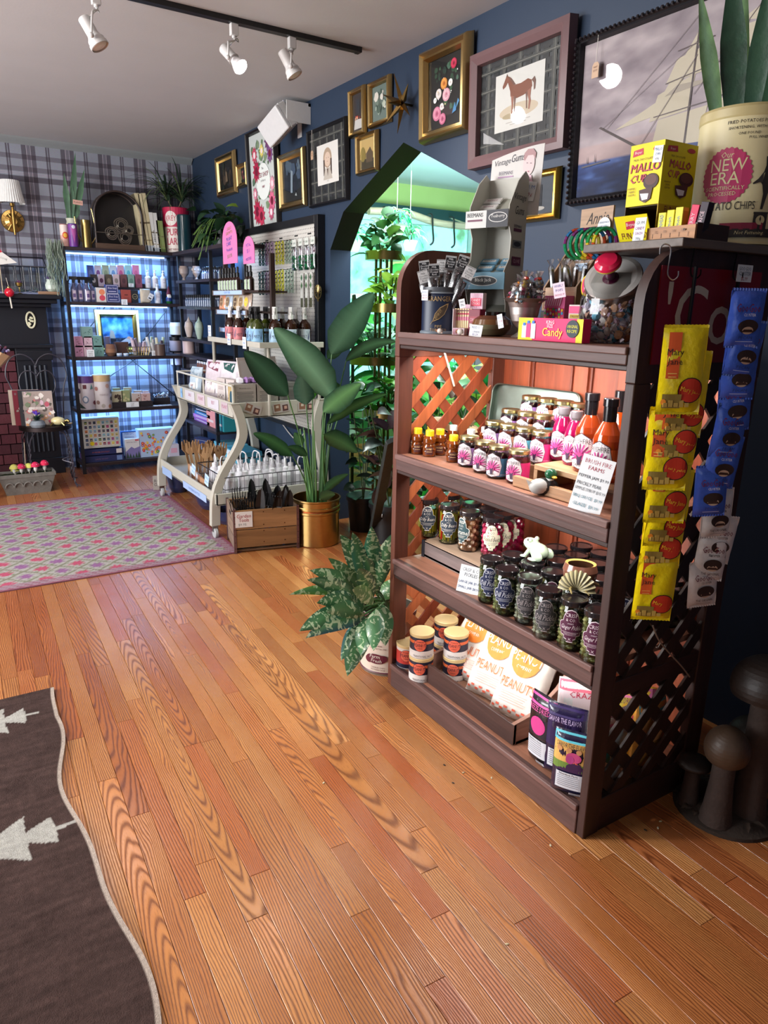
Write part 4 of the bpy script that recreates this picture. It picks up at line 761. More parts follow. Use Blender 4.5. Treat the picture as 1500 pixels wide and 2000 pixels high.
t=thing('amber_jar','squat dark amber jar supporting the dotted magenta box','jar',(1.685,Q.y,ZT),0); g=G(); g.lathe([(.036,0),(.04,.005),(.04,.045),(.037,.0505)],H('6a4418'),'liquid',24); obj('jar_body',g,t)
Q=ax(1087,545,1.54); card(((1.56,Q.y+.0,ZT+.118),.036,.042,FR+.3,math.radians(6),math.radians(-10)),[('WHIRLY',0,.7,.17,'5060a0',.8),('POPS',0,.42,.17,'5060a0',.6),('EACH $1.39',0,.12,.15,'b06080',.8)],'pink-edged handwritten price card leaning behind the urn',bg='f0d8e4')
# vintage gum display
GC='b8b6ac'; GP=Vector((1.69,2.02,ZT)); GW=.15
t=gd=thing('gum_display','tall grey-white tiered cardboard display of vintage gum packs','display',GP,FR+.33)
def gpart(nm,g,par=None): return obj(nm,g,par or gd)
for s_,nm in ((-1,'left_panel'),(1,'right_panel')):
    pts=[(.02,0),(.012,.10),(-.01,.16),(-.012,.21),(.018,.25),(.022,.32),(-.004,.37),(.0,.42),(.05,.50),(.095,.535),(.12,.52),(.12,0)]
    g=G(); q=[(a,b) for a,b in pts]; v0=[(s_*GW/2,a,b) for a,b in q]; v1=[(s_*(GW/2+.003),a,b) for a,b in q]; n_=len(q)
    g.add(v0+v1,[tuple(range(n_)),tuple(range(2*n_-1,n_-1,-1))]+[(k,(k+1)%n_,n_+(k+1)%n_,n_+k) for k in range(n_)],H(GC),'print')
    if s_>0: g.art([('t','Vintage',.002,.435,.026,H('302c30'),.085,.25),('t','Gums',.004,.395,.026,H('302c30'),.06,.25),('r',0,.345,.055,.010,H('5a2440')),('t','BEEMANS',0,.352,.010,H('302c30'),.055),('r',0,.30,.062,.024,H('6c7274')),('e',0,.30,.024,.008,H('202024')),('r',0,.245,.062,.028,H('5a1838')),('t','CLOVE',0,.239,.012,H('c8a8b4'),.045)],TR(GW/2+.003,.062,0,PI/2))
    gpart(nm,g)
g=G(); g.box(-GW/2,.117,0,GW/2,.12,.52,H(GC),'print'); gpart('back_panel',g)
def tier(z,cols,arts,tilt=.42,yf=-.012,nm='tier'):
    g=G(); g.box(-GW/2-.008,yf-.004,z-.005,GW/2+.008,yf,z+.050,H(cols[0]),'print')
    if cols[1]!=cols[0]: g.art([('r',GW/4+.004,z+.0225,GW/2+.008,.055,H(cols[1]))],TR(0,yf-.004,0))
    g.art(arts,TR(0,yf-.004,0),e0=.001); g.add([(-GW/2,yf,z),(GW/2,yf,z),(GW/2,.116,z+.10),(-GW/2,.116,z+.10)],[(0,1,2,3)],H('a8a89c'),'print'); g.box(-.0015,yf,z,.0015,.116,z+.05,H(GC),'print'); return gpart(nm,g)
tier(.355,('d0d0cc','26262e'),[('t','BEEMANS',-.045,.385,.013,H('3a3a3c'),.062),('r',-.045,.374,.058,.006,H('6a2848')),('e',.045,.381,.036,.016,H('e0dcd8')),('e',.045,.381,.033,.014,H('26262e')),('t','Teaberry',.045,.377,.013,H('e0dcd8'),.06)],nm='upper_tray')
tier(.155,('6c9cb4','6c9cb4'),[('e',0,.178,.056,.017,H('e0e4e4')),('e',0,.178,.053,.0145,H('202428')),('t','Black Jack',0,.172,.015,H('e4e4e0'),.09)],nm='middle_tray')
tier(.0,('7c7c78','7c7c78'),[('r',0,.010,.17,.018,H('5a1430')),('t','CLOVE',.03,.004,.012,H('d8c0c8'),.06)],nm='lower_tray')
for (z,c,ink,names,xs) in ((.362,'d8d4d0','8a3050','BEEMANS',(-.042,)),(.162,'78a8c4','202428','BLACK JACK',(-.042,.042))):
    for xx in xs:
        for k in range(4):
            q=thing('gum_pack','small %s gum pack lying in the %s tray of the gum display'%(('white','upper') if len(xs)==1 else ('blue','middle')),'gum',(0,0,0),0,'gum packs lying in the gum display'); M=gd.matrix_basis@TR(xx,.002+.027*k,z+.006+.023*k,0,math.radians(38)); q.matrix_world=M
            g=G(); g.box(-.034,0,0,.034,.026,.006,H(c),'print'); g.art([('r',0,.013,.055,.012,H('e8e4e0')),('t',names,0,.010,.007,H(ink),.05)],TR(0,0,.006,0,-PI/2)); obj('pack',g,q)
t=thing('gum_sign','white curved-top sign reading Vintage Gums with faded pink portrait','sign',(0,0,0)); t.matrix_world=gd.matrix_basis@TR(.006,.128,.40,0,math.radians(-4))
g=G(); top=[(-.09,0),(.11,0),(.11,.225)]+[(.11-.20*k/10,.225-.035*(k/10)**1.6) for k in range(1,11)]; g.prism(top,-.001,.001,H('d4d0cc'),'print'); obj('sign_board',g,t)
g=G(); g.art([('t','Vintage',-.048,.165,.024,H('45404a'),.065,.25,.12),('t','Gums',.012,.178,.024,H('45404a'),.05,.25,.08),('t','BEEMANS',-.030,.138,.012,H('8a8490'),.055),('r',-.030,.131,.06,.004,H('b890b4')),('r',-.030,.100,.075,.026,H('b0c4d4')),('t','Black Jack',-.030,.094,.012,H('7888a0'),.06),('r',-.030,.065,.072,.024,H('c89ab8')),('t','CLOVE',-.030,.058,.013,H('ecdce4'),.045),
 ('e',.058,.165,.022,.038,H('dcc8c8')),('p',[(.036,.18),(.038,.20),(.05,.212),(.07,.212),(.082,.198),(.081,.178),(.072,.192),(.052,.192),(.042,.176)],H('b08a8c')),('e',.052,.168,.003,.0015,H('8a7078')),('e',.066,.166,.003,.0015,H('8a7078')),('p',[(.054,.142),(.064,.142),(.059,.138)],H('b86878')),('p',[(.046,.128),(.072,.128),(.082,.10),(.082,.05),(.03,.05),(.036,.10)],H('dcb8c4'))],TR(0,-.001,0)); obj('sign_print',g,t)
M=t.matrix_basis@TR(.068,-.006,.045); q=thing('price_card','white GUM 99 cents card clipped to the gum sign','sign',(0,0,0)); q.matrix_world=M@TR(0,0,0,0,0,.15); g=G(); g.box(-.022,0,0,.022,.001,.062,H('e8eaec'),'print'); g.art([('t','GUM',0,.038,.013,H('4878b8'),.034),('t','99¢',0,.012,.016,H('b04858'),.034)]); obj('card',g,q)
# wooden stepped display with caramel sticks
t=wd=thing('wooden_display','blond wooden stepped display holding brown honey sticks','display',(1.70,1.675,ZT+.083),FR-.05)
g=G(); g.box(0,0,0,.14,.15,.08,H('2a1a18'),'wood_y'); tag(obj('wooden_box',g,loc=(1.70,1.60,ZT),bev=.002),'dark low wooden box supporting the blond wooden display','box')
W2=.135; S=[(.0,0),(.0,.07),(.11,.215),(.115,.225),(.135,.225),(.135,0)]
for s_ in (-1,1):
    g=G(); q=[(s_*W2/2,a,b) for a,b in S]+[(s_*(W2/2+.007),a,b) for a,b in S]; n_=6; g.add(q,[tuple(range(n_)),tuple(range(2*n_-1,n_-1,-1))]+[(k,(k+1)%n_,n_+(k+1)%n_,n_+k) for k in range(n_)],H('9c7a5c'),'wood_z')
    if s_>0: g.art([('e',.01,.075,.007,.007,H('4a3020')),('e',.01,.075,.0045,.0045,H('9c7a5c'))],TR(s_*(W2/2+.007),.06,0,PI/2))
    obj('side_panel',g,wd)
g=G(); g.box(-W2/2,.128,.0,W2/2,.135,.31,H('b8987c'),'wood_x'); g.art([('t','Annie',.004,.262,.034,H('241c1c'),.09,.3),('r',.01,.254,.08,.002,H('241c1c'))],TR(0,.128,0)); obj('back_board',g,wd)
for y,z,h2 in ((.002,0,.07),(.06,.0,.15)): g=G(); g.box(-W2/2,y,z,W2/2,y+.006,h2,H('b8987c'),'wood_x'); obj('step_board',g,wd)
g=G(); g.box(-W2/2,0,0,W2/2,.13,.006,H('9c7a5c'),'wood_x'); obj('bottom_board',g,wd)
for row,(y,z) in enumerate(((.035,.01),(.095,.06))):
    for k in range(8):
        q=thing('honey_stick','brown twisted candy stick in clear wrap, %s step of the wooden display'%['lower','upper'][row],'candy',(0,0,0),0,'candy sticks on the %s step of the wooden display'%['lower','upper'][row])
        q.matrix_world=wd.matrix_basis@TR(-.055+.0155*k,y,z+.002,0,R(-.05,.25),R(-.3,.3))
        g=G(); g.tube([(0,0,0),(.002,0,.06),(0,0,.115)],.0065,H(random.choice(['3a1c10','5a2c18','4a2414','6e3c22'])),'gloss',7); obj('stick',g,q)
        g=G(); v=[(r_*math.cos(a),r_*math.sin(a),zz) for r_,zz in ((.009,.03),(.009,.12),(.004,.128),(.012,.145)) for a in [2*PI*j/8 for j in range(8)]]; g.add(v,[(j*8+i_,j*8+(i_+1)%8,(j+1)*8+(i_+1)%8,(j+1)*8+i_) for j in range(3) for i_ in range(8)],H('ffffff'),'film'); obj('wrapper',g,q)
M=wd.matrix_basis@TR(.03,.052,.118); q=thing('price_card','blue lettered price card on the wooden display step','sign',(0,0,0)); q.matrix_world=M; g=G(); g.box(-.026,0,0,.026,.001,.024,H('d4e4f0'),'print'); g.art([('t','HONEY STICKS',0,.013,.007,H('4888c0'),.045),('t','3 FOR $1',0,.003,.007,H('4888c0'),.04)]); obj('card',g,q)
M=wd.matrix_basis@TR(.042,.12,.218); q=thing('price_card','round white handwritten card at the corner of the wooden display','sign',(0,0,0)); q.matrix_world=M; g=G(); g.prism(circ(22,.026,0,.034)[:-1],0,.001,H('e4e8ea'),'print'); g.art([('t','HANDMADE',0,.042,.006,H('7888a0'),.04),('t','CARAMELS',0,.031,.006,H('7888a0'),.042),('t','50¢',0,.016,.009,H('5888a8'),.02)]); obj('card',g,q)
# glass candy jar with slanted mouth
JP=Vector((1.615,1.385,ZT)); t=cj=thing('candy_jar','round glass candy jar with slanted steel lid and red knob','jar',JP,facecam(JP,0))
g=G(); g.lathe([(.045,0),(.06,.004),(.082,.04),(.090,.075),(.088,.115),(.076,.155),(.060,.178),(.058,.182)],H('ffffff'),'glass',36); obj('glass_body',g,t)
for k in range(90):
    a=k*2.4; z=.012+.135*(k/90); rm=.074*math.sin(PI*min(.95,(z+.02)/.19))**.5; rr=rm*(.93 if k%5 else .4); c=random.choice(['7ac0dc','e8b088','e8e4e0','c8a4b8','c8c078','3c7c94','d8d0e0','b89080','e8e4e8'])
    g=G(); g.lathe([(.006,-.006),(.0125,0),(.012,.006),(.005,.009)],H(c),'gloss',8)
    for s_ in (1,-1): g.add([(0,0,.001),(s_*.02,.007,.004),(s_*.021,-.006,.002)],[(0,1,2)],H('e8dce8' if k%2 else 'c8b0d0'),'gloss')
    q=obj('wrapped_taffy',g,None); q.location=(JP.x+rr*math.cos(a),JP.y+rr*math.sin(a),ZT+z); q.rotation_euler=(R(0,3),R(0,3),R(0,6)); tag(q,'twist-wrapped pastel taffy inside the round glass candy jar','candy','taffy in the glass candy jar')
lm=TR(-.008,-.036,.170,0,math.radians(48),math.radians(-16))
g=G(); g.M=lm; g.lathe([(.074,-.028),(.076,-.026),(.076,-.002),(.074,.001)],H('c0b8b4'),'metal',40); g.lathe([(.074,.001),(.062,.004),(.0,.006)],H('b4b0ac'),'satin',40); obj('lid',g,t)
g=G(); g.M=lm@TR(-.006,-.006,0,s=1.35); g.lathe([(.016,.005),(.010,.008),(.009,.028),(.018,.034)],H('5c1440'),'gloss',20); g.lathe([(.018,.034),(.025,.042),(.026,.046),(.024,.05)],[H('e8d030'),H('e8d030'),H('d0204c')],'gloss',28); g.lathe([(.024,.05),(.018,.055),(.0,.057)],H('d8244c'),'gloss',28); obj('knob',g,t)
# oval red lollipops left of the jar and inside
for dx,dy,dz,rz_,lab in ((-.02,.085,.150,-.1,'oval pink lollipop with yellow rim standing left of the glass jar'),(.02,.06,.13,.2,'red lollipop with yellow rim half hidden behind the steel lid')):
    q=thing('lollipop',lab,'candy',JP+Vector((dx,dy,0)),FR+rz_); g=G(); g.tube([(0,0,0),(0,0,dz)],.002,H('e0e0d8'),'satin',6); obj('stick',g,q)
    g=G(); g.prism([(x,z) for x,z in [(.018*math.cos(a),dz+.028*math.sin(a)) for a in [2*PI*k/20 for k in range(20)]]],-.003,.003,H('e8d030'),'gloss'); g.art([('e',0,dz,.0145,.024,H('d8245c')),('e',.002,dz-.004,.006,.010,H('ecc8d4'))],TR(0,-.003,0)); obj('candy_disc',g,q)
# board on top of the right panel
g=G(); g.box(0,0,0,.47,.30,.020,H('6c6058'),'wood_x'); tag(obj('top_board',g,loc=(1.50,1.105,1.6015),bev=.002),'rough grey plank laid across the right end of the shelf unit','board')
ZB=1.622
MB_=H('4a1a2c'); RD=H('c02848')
def mallo(w_,h_,z0=0): 
    return [('p',[(-w_*.42,z0+h_*.83),(-w_*.1,z0+h_*.85),(-w_*.12,z0+h_*.94),(-w_*.40,z0+h_*.92)],RD),('t','Boyer',-w_*.26,z0+h_*.855,h_*.05,H('f4e8e0'),w_*.26,.15),('e',w_*.3,z0+h_*.9,w_*.12,h_*.035,RD),('t','MILK CHOCOLATE',-w_*.08,z0+h_*.765,h_*.03,H('5a2c18'),w_*.6),
     ('t','MALLO',0,z0+h_*.60,h_*.125,MB_,w_*.88,.12),('t','MALLO',-.001,z0+h_*.605,h_*.118,H('c82c60'),w_*.84,.12),('t','CUP',-w_*.18,z0+h_*.45,h_*.115,MB_,w_*.5,.12),('t','CUP',-w_*.185,z0+h_*.455,h_*.108,H('c82c60'),w_*.47,.12),
     ('e',w_*.22,z0+h_*.45,w_*.22,h_*.11,H('3c2022')),('e',w_*.22,z0+h_*.47,w_*.17,h_*.075,H('5c3630')),('p',[(-w_*.1,z0+h_*.34),(w_*.3,z0+h_*.37),(w_*.26,z0+h_*.20),(w_*.1,z0+h_*.15),(-w_*.06,z0+h_*.2)],H('4a2a28')),('p',[(-w_*.06,z0+h_*.29),(w_*.2,z0+h_*.28),(w_*.18,z0+h_*.20),(w_*.02,z0+h_*.19)],H('e8e4e4')),
     ('t','WHIPPED',-w_*.34,z0+h_*.36,h_*.028,H('6a3c18'),w_*.22),('t','CREME',-w_*.34,z0+h_*.315,h_*.028,H('6a3c18'),w_*.2),('t','CENTER',-w_*.34,z0+h_*.27,h_*.028,H('6a3c18'),w_*.22)]
mt=thing('candy_carton','tall yellow carton with Mallo Cup lettering on the plank','box',(1.60,1.315,ZB),FR); YB=H('e8d800')
hb=.24; w1=.102; d1=.13
g=G()
g.box(-w1/2,0,.095,w1/2,d1,hb,YB,'print'); g.box(-w1/2,.0,0,-w1/2+.002,d1,.095,H('3a2a10'),'print'); g.box(w1/2-.002,0,0,w1/2,d1,.095,H('caa800'),'print'); g.box(-w1/2,d1-.002,0,w1/2,d1,.095,H('4a3810'),'print'); g.box(-w1/2,0,0,w1/2,d1,.002,YB,'print'); g.box(-w1/2+.002,.01,.093,w1/2-.002,d1,.0945,H('3a2a14'),'print')
obj('box_body',g,mt)
g=G(); g.art(mallo(w1,.165,.075)); obj('front_print',g,mt)
g=G(); g.art(mallo(d1,.150,.09)+[('t','FUN BITES!',0,.075,.016,H('7a1828'),d1*.7)],TR(w1/2,d1/2,0,PI/2)); obj('right_print',g,mt)
g=G(); g.M=TR(0,-.003,.002,0,math.radians(28)); g.box(-w1/2,-.001,.0,w1/2,.001,.075,YB,'print'); g.art([('p',[(-.02,.04),(.012,.044),(.01,.062),(-.018,.06)],RD),('t','Boyer',-.004,.046,.011,H('f4e8e0'),.028,.15),('t','FUN BITES!',0,.016,.016,H('7a1828'),w1*.75)],TR(0,-.001,0)); obj('open_flap',g,mt)
card(((1.596,1.280,ZB+.19),.026,.038,FR,0,math.radians(4)),[('MALLO',0,.7,.18,'5878a0',.8),('CUPS',0,.42,.15,'5878a0',.6),('69¢',0,.12,.18,'707880',.6)],'white price sticker card at the top corner of the yellow carton')
# green rainbow rings
RP=ax(1150,470,1.56)
for k in range(6):
    q=thing('candy_bracelet','rainbow striped ring of rolled gum standing on edge on the plank','candy',(1.545+.004*k,RP.y+.030-.0165*k,ZT+.227+.030),FR+1.05,'rainbow rings in a row'); g=G(); pts=[(.031*math.cos(a),0,.037*math.sin(a)) for a in [2*PI*j/24 for j in range(25)]]
    for j in range(24): g.tube([pts[j],pts[j+1]],.0048,H(['1c8c5c','2a9c50','d8c838','c85030','2878b0','7a2c70','1c8c5c','1c8c5c'][(j//2+k)%8]),'gloss',6,cap=False)
    obj('ring',g,q)
g=G(); g.box(0,0,0,.10,.12,.002,H('6a5a48'),'matte'); 
# gum crate of ruler wood
RC=Vector((1.552,1.115,ZB)); t=thing('wooden_tray','small wooden tray made of printed ruler wood, holding gum boxes','tray',RC,0)
g=G(); g.box(0,0,0,.006,.135,.032,H('c88c58'),'wood_y'); g.art([('r',-.05+.025*k,.012,.0012,.010,H('5a3820')) for k in range(5)]+[('t',str(12+k),-.04+.025*k,.018,.006,H('5a3820')) for k in range(4)]+[('e',.04,.022,.0025,.0025,H('4a2c18'))],TR(0,.067,0,FR)); obj('ruler_board',g,t)
g=G(); g.box(.006,0,0,.13,.006,.036,H('3a2418'),'wood_x'); g.box(.006,.129,0,.13,.135,.032,H('6a4428'),'wood_x'); g.box(.124,.006,0,.13,.129,.032,H('6a4428'),'wood_y'); g.box(.006,.006,0,.124,.129,.004,H('6a4428'),'wood_x'); obj('tray_walls',g,t)
for k,(c,c2,tx,lab) in enumerate((('e8e040','c8a820','LEMONHEAD','leftmost yellow gum box standing in the ruler tray'),('ece030','6a6078','Lemon','middle yellow gum box with grey side in the ruler tray'),('e8e040','c8b020','Lemon','third yellow gum box in the ruler tray'),('d82c58','a01c40','CHERRY','crimson gum box leaning in the ruler tray'),('2c1c2c','1c141c','LICORICE','black gum box at the right end of the ruler tray'))):
    carton('gum_box',lab,'box',RC+Vector((.012+.012*(k>2),.111-.0235*k-.006,.0045)),FR+.1,.019,.026,.062+.004*k,c,[('t',tx,.0035,.032,.009,H('5878b8' if k<3 else 'e8c8d0'),.05,0,PI/2)],right=[('r',0,.034,.02,.055,H(c2))],ry=math.radians(0 if k<3 else 8))
card(((1.535,1.262,ZB),.030,.058,FR+.15,math.radians(-7),0),[('GUM',0,.72,.13,'707880',.7),('CANDY',0,.5,.12,'b070a0',.8),('EACH',0,.3,.11,'b070a0',.6),('99¢',0,.06,.14,'707880',.6)],'tall white price card beside the ruler tray')
# big potato chip tin with snake plant
TP=Vector((1.87,1.225,ZB)); rt=.117; ht=.325
t=thing('chip_tin','large cream vintage potato chip tin used as a plant pot','tin',TP,facecam(TP,.12))
g=G(); g.lathe([(rt,0),(rt*1.015,.004),(rt,.010),(rt,ht-.028),(rt*1.02,ht-.024),(rt*1.02,ht-.006),(rt*1.01,ht),(rt*.97,ht),(rt*.96,ht-.04),(.001,ht-.045)],[H('5c5240'),H('c8b888'),H('cfc296'),H('c0b080'),H('b8a878'),H('a89868'),H('988a60'),H('4a4030'),H('2a2018')],'satin',56); obj('tin_body',g,t)
PK=H('b02c5c'); BK=H('2a2420'); CRm=H('d4c898')
star=[((.058+.004*(k%2))*math.cos(2*PI*k/64)-.052,.165+(.062+.004*(k%2))*math.sin(2*PI*k/64)*1.0) for k in range(64)]
it=[('t','FRIED POTATOES PROCESSED IN',.012,.282,.0075,BK,.15),('t','SHORTENING, WITH SALT ADDED',.012,.268,.0075,BK,.15),('t','ONE POUND',-.01,.256,.006,BK,.05),('t','FULL WHEN PACKED',.03,.246,.006,BK,.08),
 ('p',star,PK),('t','Our',-.055,.206,.014,CRm,.03,.2),('t','NEW',-.050,.176,.028,CRm,.085),('t','ERA',-.055,.146,.028,CRm,.075),('t','SCIENTIFICALLY',-.052,.132,.009,CRm,.10),('t','PROCESSED',-.056,.119,.009,CRm,.08),('t','POTATO CHIPS',-.038,.085,.019,BK,.125),
 ('e',.045,.225,.010,.008,BK),('e',.045,.216,.007,.009,H('b8ae90')),('p',[(.036,.205),(.055,.208),(.058,.19),(.052,.165),(.056,.140),(.050,.115),(.044,.085),(.038,.085),(.040,.120),(.034,.145),(.038,.17),(.024,.155),(.012,.145),(.014,.142),(.030,.148),(.038,.185)],BK),('p',[(.054,.205),(.068,.215),(.064,.228),(.052,.226),(.053,.230),(.068,.231),(.072,.214),(.058,.197)],H('8a8270')),
 ('r',.042,.077,.036,.004,BK),('r',.042,.058,.034,.036,BK),('e',.042,.060,.011,.011,H('c8bc90')),('p',[(.040,.064),(.044,.058),(.043,.057),(.039,.063)],BK),('r',-.0,.046,.1,.016,H('8a1c3c')),('r',.012,.030,.15,.020,BK),('t','Not Fattening.',.02,.024,.011,CRm,.10,.2),
 ('r',.108,.12,.0012,.17,H('6a2c34')),('r',.113,.10,.0012,.12,H('6a2c34')),('r',.118,.10,.0012,.12,H('6a2c34')),('t','NICOLAY DANCEY',.165,.09,.008,BK,.07),('r',.16,.068,.06,.007,H('7a2434')),('t','To Keep Fresh',.16,.035,.009,BK,.07)]
g=G(); g.art(it,wrap=rt*1.002); obj('tin_print',g,t)
sp_=thing('snake_plant','tall dark green snake plant growing from the chip tin','plant',TP+Vector((0,0,ht-.044)))
random.seed(3)
for k,(dx,dy,L,W_,a,tl,c) in enumerate(((-.03,.02,.38,.045,2.4,.15,'20402c'),(.0,-.02,.42,.05,-.6,.08,'2c5034'),(.04,.0,.40,.052,-1.2,.12,'1c3c26'),(-.05,.05,.33,.03,2.6,.30,'6f9070'),(-.01,.04,.36,.035,2.0,.05,'7ca070'),(.02,.05,.34,.04,1.0,.2,'1a3422'),(.05,-.04,.36,.055,-1.0,.25,'2a4a30'),(-.04,-.03,.30,.035,3.6,.18,'284a34'),(.06,.03,.30,.04,.2,.3,'1c3824'))):
    g=G(); d=Vector((math.cos(a)*tl,math.sin(a)*tl,1)); P0=Vector((dx,dy,0))
    def shp(u): return min(1,.55+u*1.2)*min(1,(1-u)*2.2+.02)**.7
    def SL(u,v): return 0
    g.leaf(P0,d,L,W_*1.35,c,droop=-.02,n=16,fold=.3,side=(.62,-.78+R(-.3,.3),0),shape=shp,col2=c,edge='5c7c4c' if k in (3,4) else c,mat='carve',rnd=.35); obj('leaf',g,sp_)
# ---------------------------------------------------------------- things hanging on the right end
SN=Vector((1.665,1.128,1.455)); t=thing('enamel_sign','dark red sign with large cream letters screwed to the shelf end','sign',(1.665,1.1285,1.335),0)
g=G(); g.box(-.20,-.003,0,.20,.0008,.225,H('7a0c1c'),'satin'); obj('sign_plate',g,t)
g=G(); g.art([('t',"'Col",-.018,.045,.145,H('c8bcae'),.30)],TR(0,-.003,0)); obj('sign_lettering',g,t)
def shook(x,z,rz,col,lab):
    q=thing('hook',lab,'hook',(x,1.13,z),rz); g=G(); pts=[(-.0,.012,-.004),(0,.012,.010),(0,.004,.018),(0,-.008,.014),(0,-.012,0),(0,-.010,-.03),(0,-.012,-.05),(0,-.024,-.060),(0,-.034,-.052),(0,-.034,-.040)]; g.tube(cat_pts(pts,5),.0017,H(col),'metal',8); obj('wire',g,q); return q
shook(1.475,1.588,.9,'d8d8d8','chrome S-hook at the rounded top of the right shelf end'); shook(1.56,1.594,.2,'202020','black S-hook under the plank carrying the yellow bags'); shook(1.73,1.594,.1,'202020','black S-hook under the plank carrying the blue bags')
g=G(); g.box(1.553,1.100,1.415,1.560,1.106,1.56,H('101010'),'satin'); g.box(1.548,1.098,1.405,1.565,1.108,1.43,H('141414'),'satin'); tag(obj('clip_strip',g),'black clip strip holding the top yellow bag','clip')
g=G(); g.box(1.727,1.100,1.47,1.734,1.106,1.56,H('101010'),'satin'); g.box(1.722,1.098,1.462,1.739,1.108,1.49,H('141414'),'satin'); tag(obj('clip_strip',g),'black clip strip holding the top blue bag','clip')
card(((1.742,1.096,1.532),.062,.040,0,0,0),[('GOO GOO',0,.66,.22,'2c4a78',.8),('CLUSTER',0,.38,.22,'2c4a78',.8),('$2.99',0,.06,.24,'b03848',.55)],'white handwritten Goo Goo Cluster price card on the shelf end')
YW='e8d010'
for k,(px,py0,py1,tw,tl) in enumerate(((1341,640,800,0,.02),(1345,690,855,.02,.03),(1330,745,901,-.05,.03),(1313,800,957,-.1,.02),(1312,870,1029,.0,.03),(1310,920,1072,.05,.04),(1303,965,1112,-.05,.03),(1284,1085,1222,-.06,.05))):
    hh=.185 if k<7 else .17; w_=.098; y=1.088-.006*(7-k)-.003; A=ay(px,py0,y-.03)
    q=thing('candy_bag','yellow candy bag with red oval, %s in the hanging strip'%(ORD[k].replace('leftmost','topmost').replace('from left','from top') if k<7 else 'lowest of the yellow ones'),'bag',(A.x+.004,y-.03,A.z-hh),-.58+tw,None,tl,.02*(k%3-1))
    g=G(); it=[('r',-w_*.24,hh*.68,w_*.28,hh*.54,H('d85820')),('t','Mary',-w_*.22,hh*.66,hh*.10,H('2a1c18'),w_*.36),('t','Jane',-w_*.20,hh*.55,hh*.10,H('2a1c18'),w_*.36),('r',-w_*.24,hh*.47,w_*.2,hh*.01,H('f0c060')),('r',-w_*.24,hh*.43,w_*.18,hh*.01,H('f0c060')),('e',w_*.20,hh*.27,w_*.29,hh*.155,H('2a1812')),('e',w_*.20,hh*.27,w_*.27,hh*.143,H('c03018')),('t','Mary Jane',w_*.19,hh*.225,hh*.075,H('f0c030'),w_*.48,0,-.2),('r',-w_*.20,hh*.14,w_*.42,hh*.17,H('8a7434')),('e',-w_*.38,hh*.13,w_*.06,hh*.035,H('d88020'))]
    pillow(g,w_,hh,.018,YW,'foil',crimp=.006,wr=.003,seed=k,art=it,power=3); 
    for j in range(5): g.box(-w_*.38+.012*j,-.0125,hh*.07,-w_*.38+.012*j+.009,-.0105,hh*.12+.006*(j%2),H('c0a050'),'satin')
    obj('bag_film',g,q)
for k,(px,py1,py0,wh) in enumerate(((1446,676,580,0),(1440,733,640,0),(1436,777,690,0),(1430,838,740,0),(1413,890,795,0),(1399,949,850,0),(1383,1005,910,0),(1395,1047,950,1),(1392,1097,1000,1),(1379,1131,1035,1),(1369,1182,1085,1))):
    hh=.125; w_=.083; A=ay(px,py1,1.060-.006*((10-k)%11)*.8); q=thing('candy_bag','%s cluster candy pouch, %s in its hanging strip'%(('blue','white')[wh],(ORD[k] if not wh else ORD[k-7]).replace('leftmost','topmost').replace('from left','from top')),'bag',(A.x,1.060-.006*((10-k)%11)*.8,A.z),-.5+.08*math.sin(k*2),None,.03,.10*math.sin(k*1.7))
    ink='701838' if not wh else '6a1c3c'; g=G(); it=[('t','GooGoo',0,hh*.62,hh*.15,H(ink),w_*.7),('t','CLUSTER',.004,hh*.545,hh*.05,H('e8e8f0' if not wh else '2a2a30'),w_*.35),('e',.004,hh*.36,w_*.30,hh*.13,H('2c1814')),('e',.004,hh*.29,w_*.17,hh*.07,H('c8a890')),('p',[(-.012,hh*.26),(.02,hh*.26),(.014,hh*.31),(-.006,hh*.31)],H('3c2018')),('t','PECAN' if not wh else 'THE ORIGINAL',.002,hh*.13,hh*.06,H('20306c' if not wh else '2a2a30'),w_*.6),('r',0,hh*.09,w_*.5,hh*.012,H('a8b4e0' if not wh else '90909a'))]
    pillow(g,w_,hh,.020,'3c5cc0' if not wh else 'd8d4d4','foil',crimp=.005,wr=.003,seed=k+20,art=it,power=3); obj('bag_film',g,q)
g=G(); A=[ay(px,py,1.085) for px,py in ((1275,1222),(1290,1255),(1330,1300),(1347,1322))]; g.tube(cat_pts(A,5),.0022,H('8a7c70'),'satin',6); g.tube(cat_pts([A[1],A[1]+Vector((-.008,0,-.012)),A[1]+Vector((-.016,0,-.01))],4),.0012,H('c0b8b0'),'satin',5); tag(obj('cord',g),'thin cord running down the shelf end below the yellow bags','cord')
# ---------------------------------------------------------------- stone mushrooms
t=thing('mushroom_statue','brown garden mushroom statue with several caps standing in the dark corner','statue',(1.90,1.0,0),facecam(Vector((1.9,1.,0))))
ST=H('3c2e28'); CP=H('221712')
def shroom(x,y,z0,zc,rs,rc,hc,tip=.0,c=CP):
    g=G(); g.lathe([(rs*1.25,z0),(rs*1.05,z0+(zc-z0)*.2),(rs*.85,z0+(zc-z0)*.6),(rs*.8,zc+hc*.2)],ST,'stone',20,x,y); obj('stem',g,t)
    g=G(); g.M=TR(x,y,zc,0,tip); g.lathe([(rs*.7,.012),(rc*.6,-.004),(rc*.82,.004)]+[(rc*math.cos(a),hc*.30+hc*.70*math.sin(a)) for a in [-.35+(PI/2+.35)*q/12 for q in range(12)]]+[(.001,hc)],c,'carve',30); obj('cap',g,t)
shroom(-.02,-.10,.02,.235,.038,.062,.10,.25,H('463426')); shroom(.055,-.02,.02,.40,.045,.10,.13,-.1); shroom(-.10,-.06,.02,.15,.026,.05,.03); shroom(.04,.08,.02,.2,.04,.07,.08)
g=G()
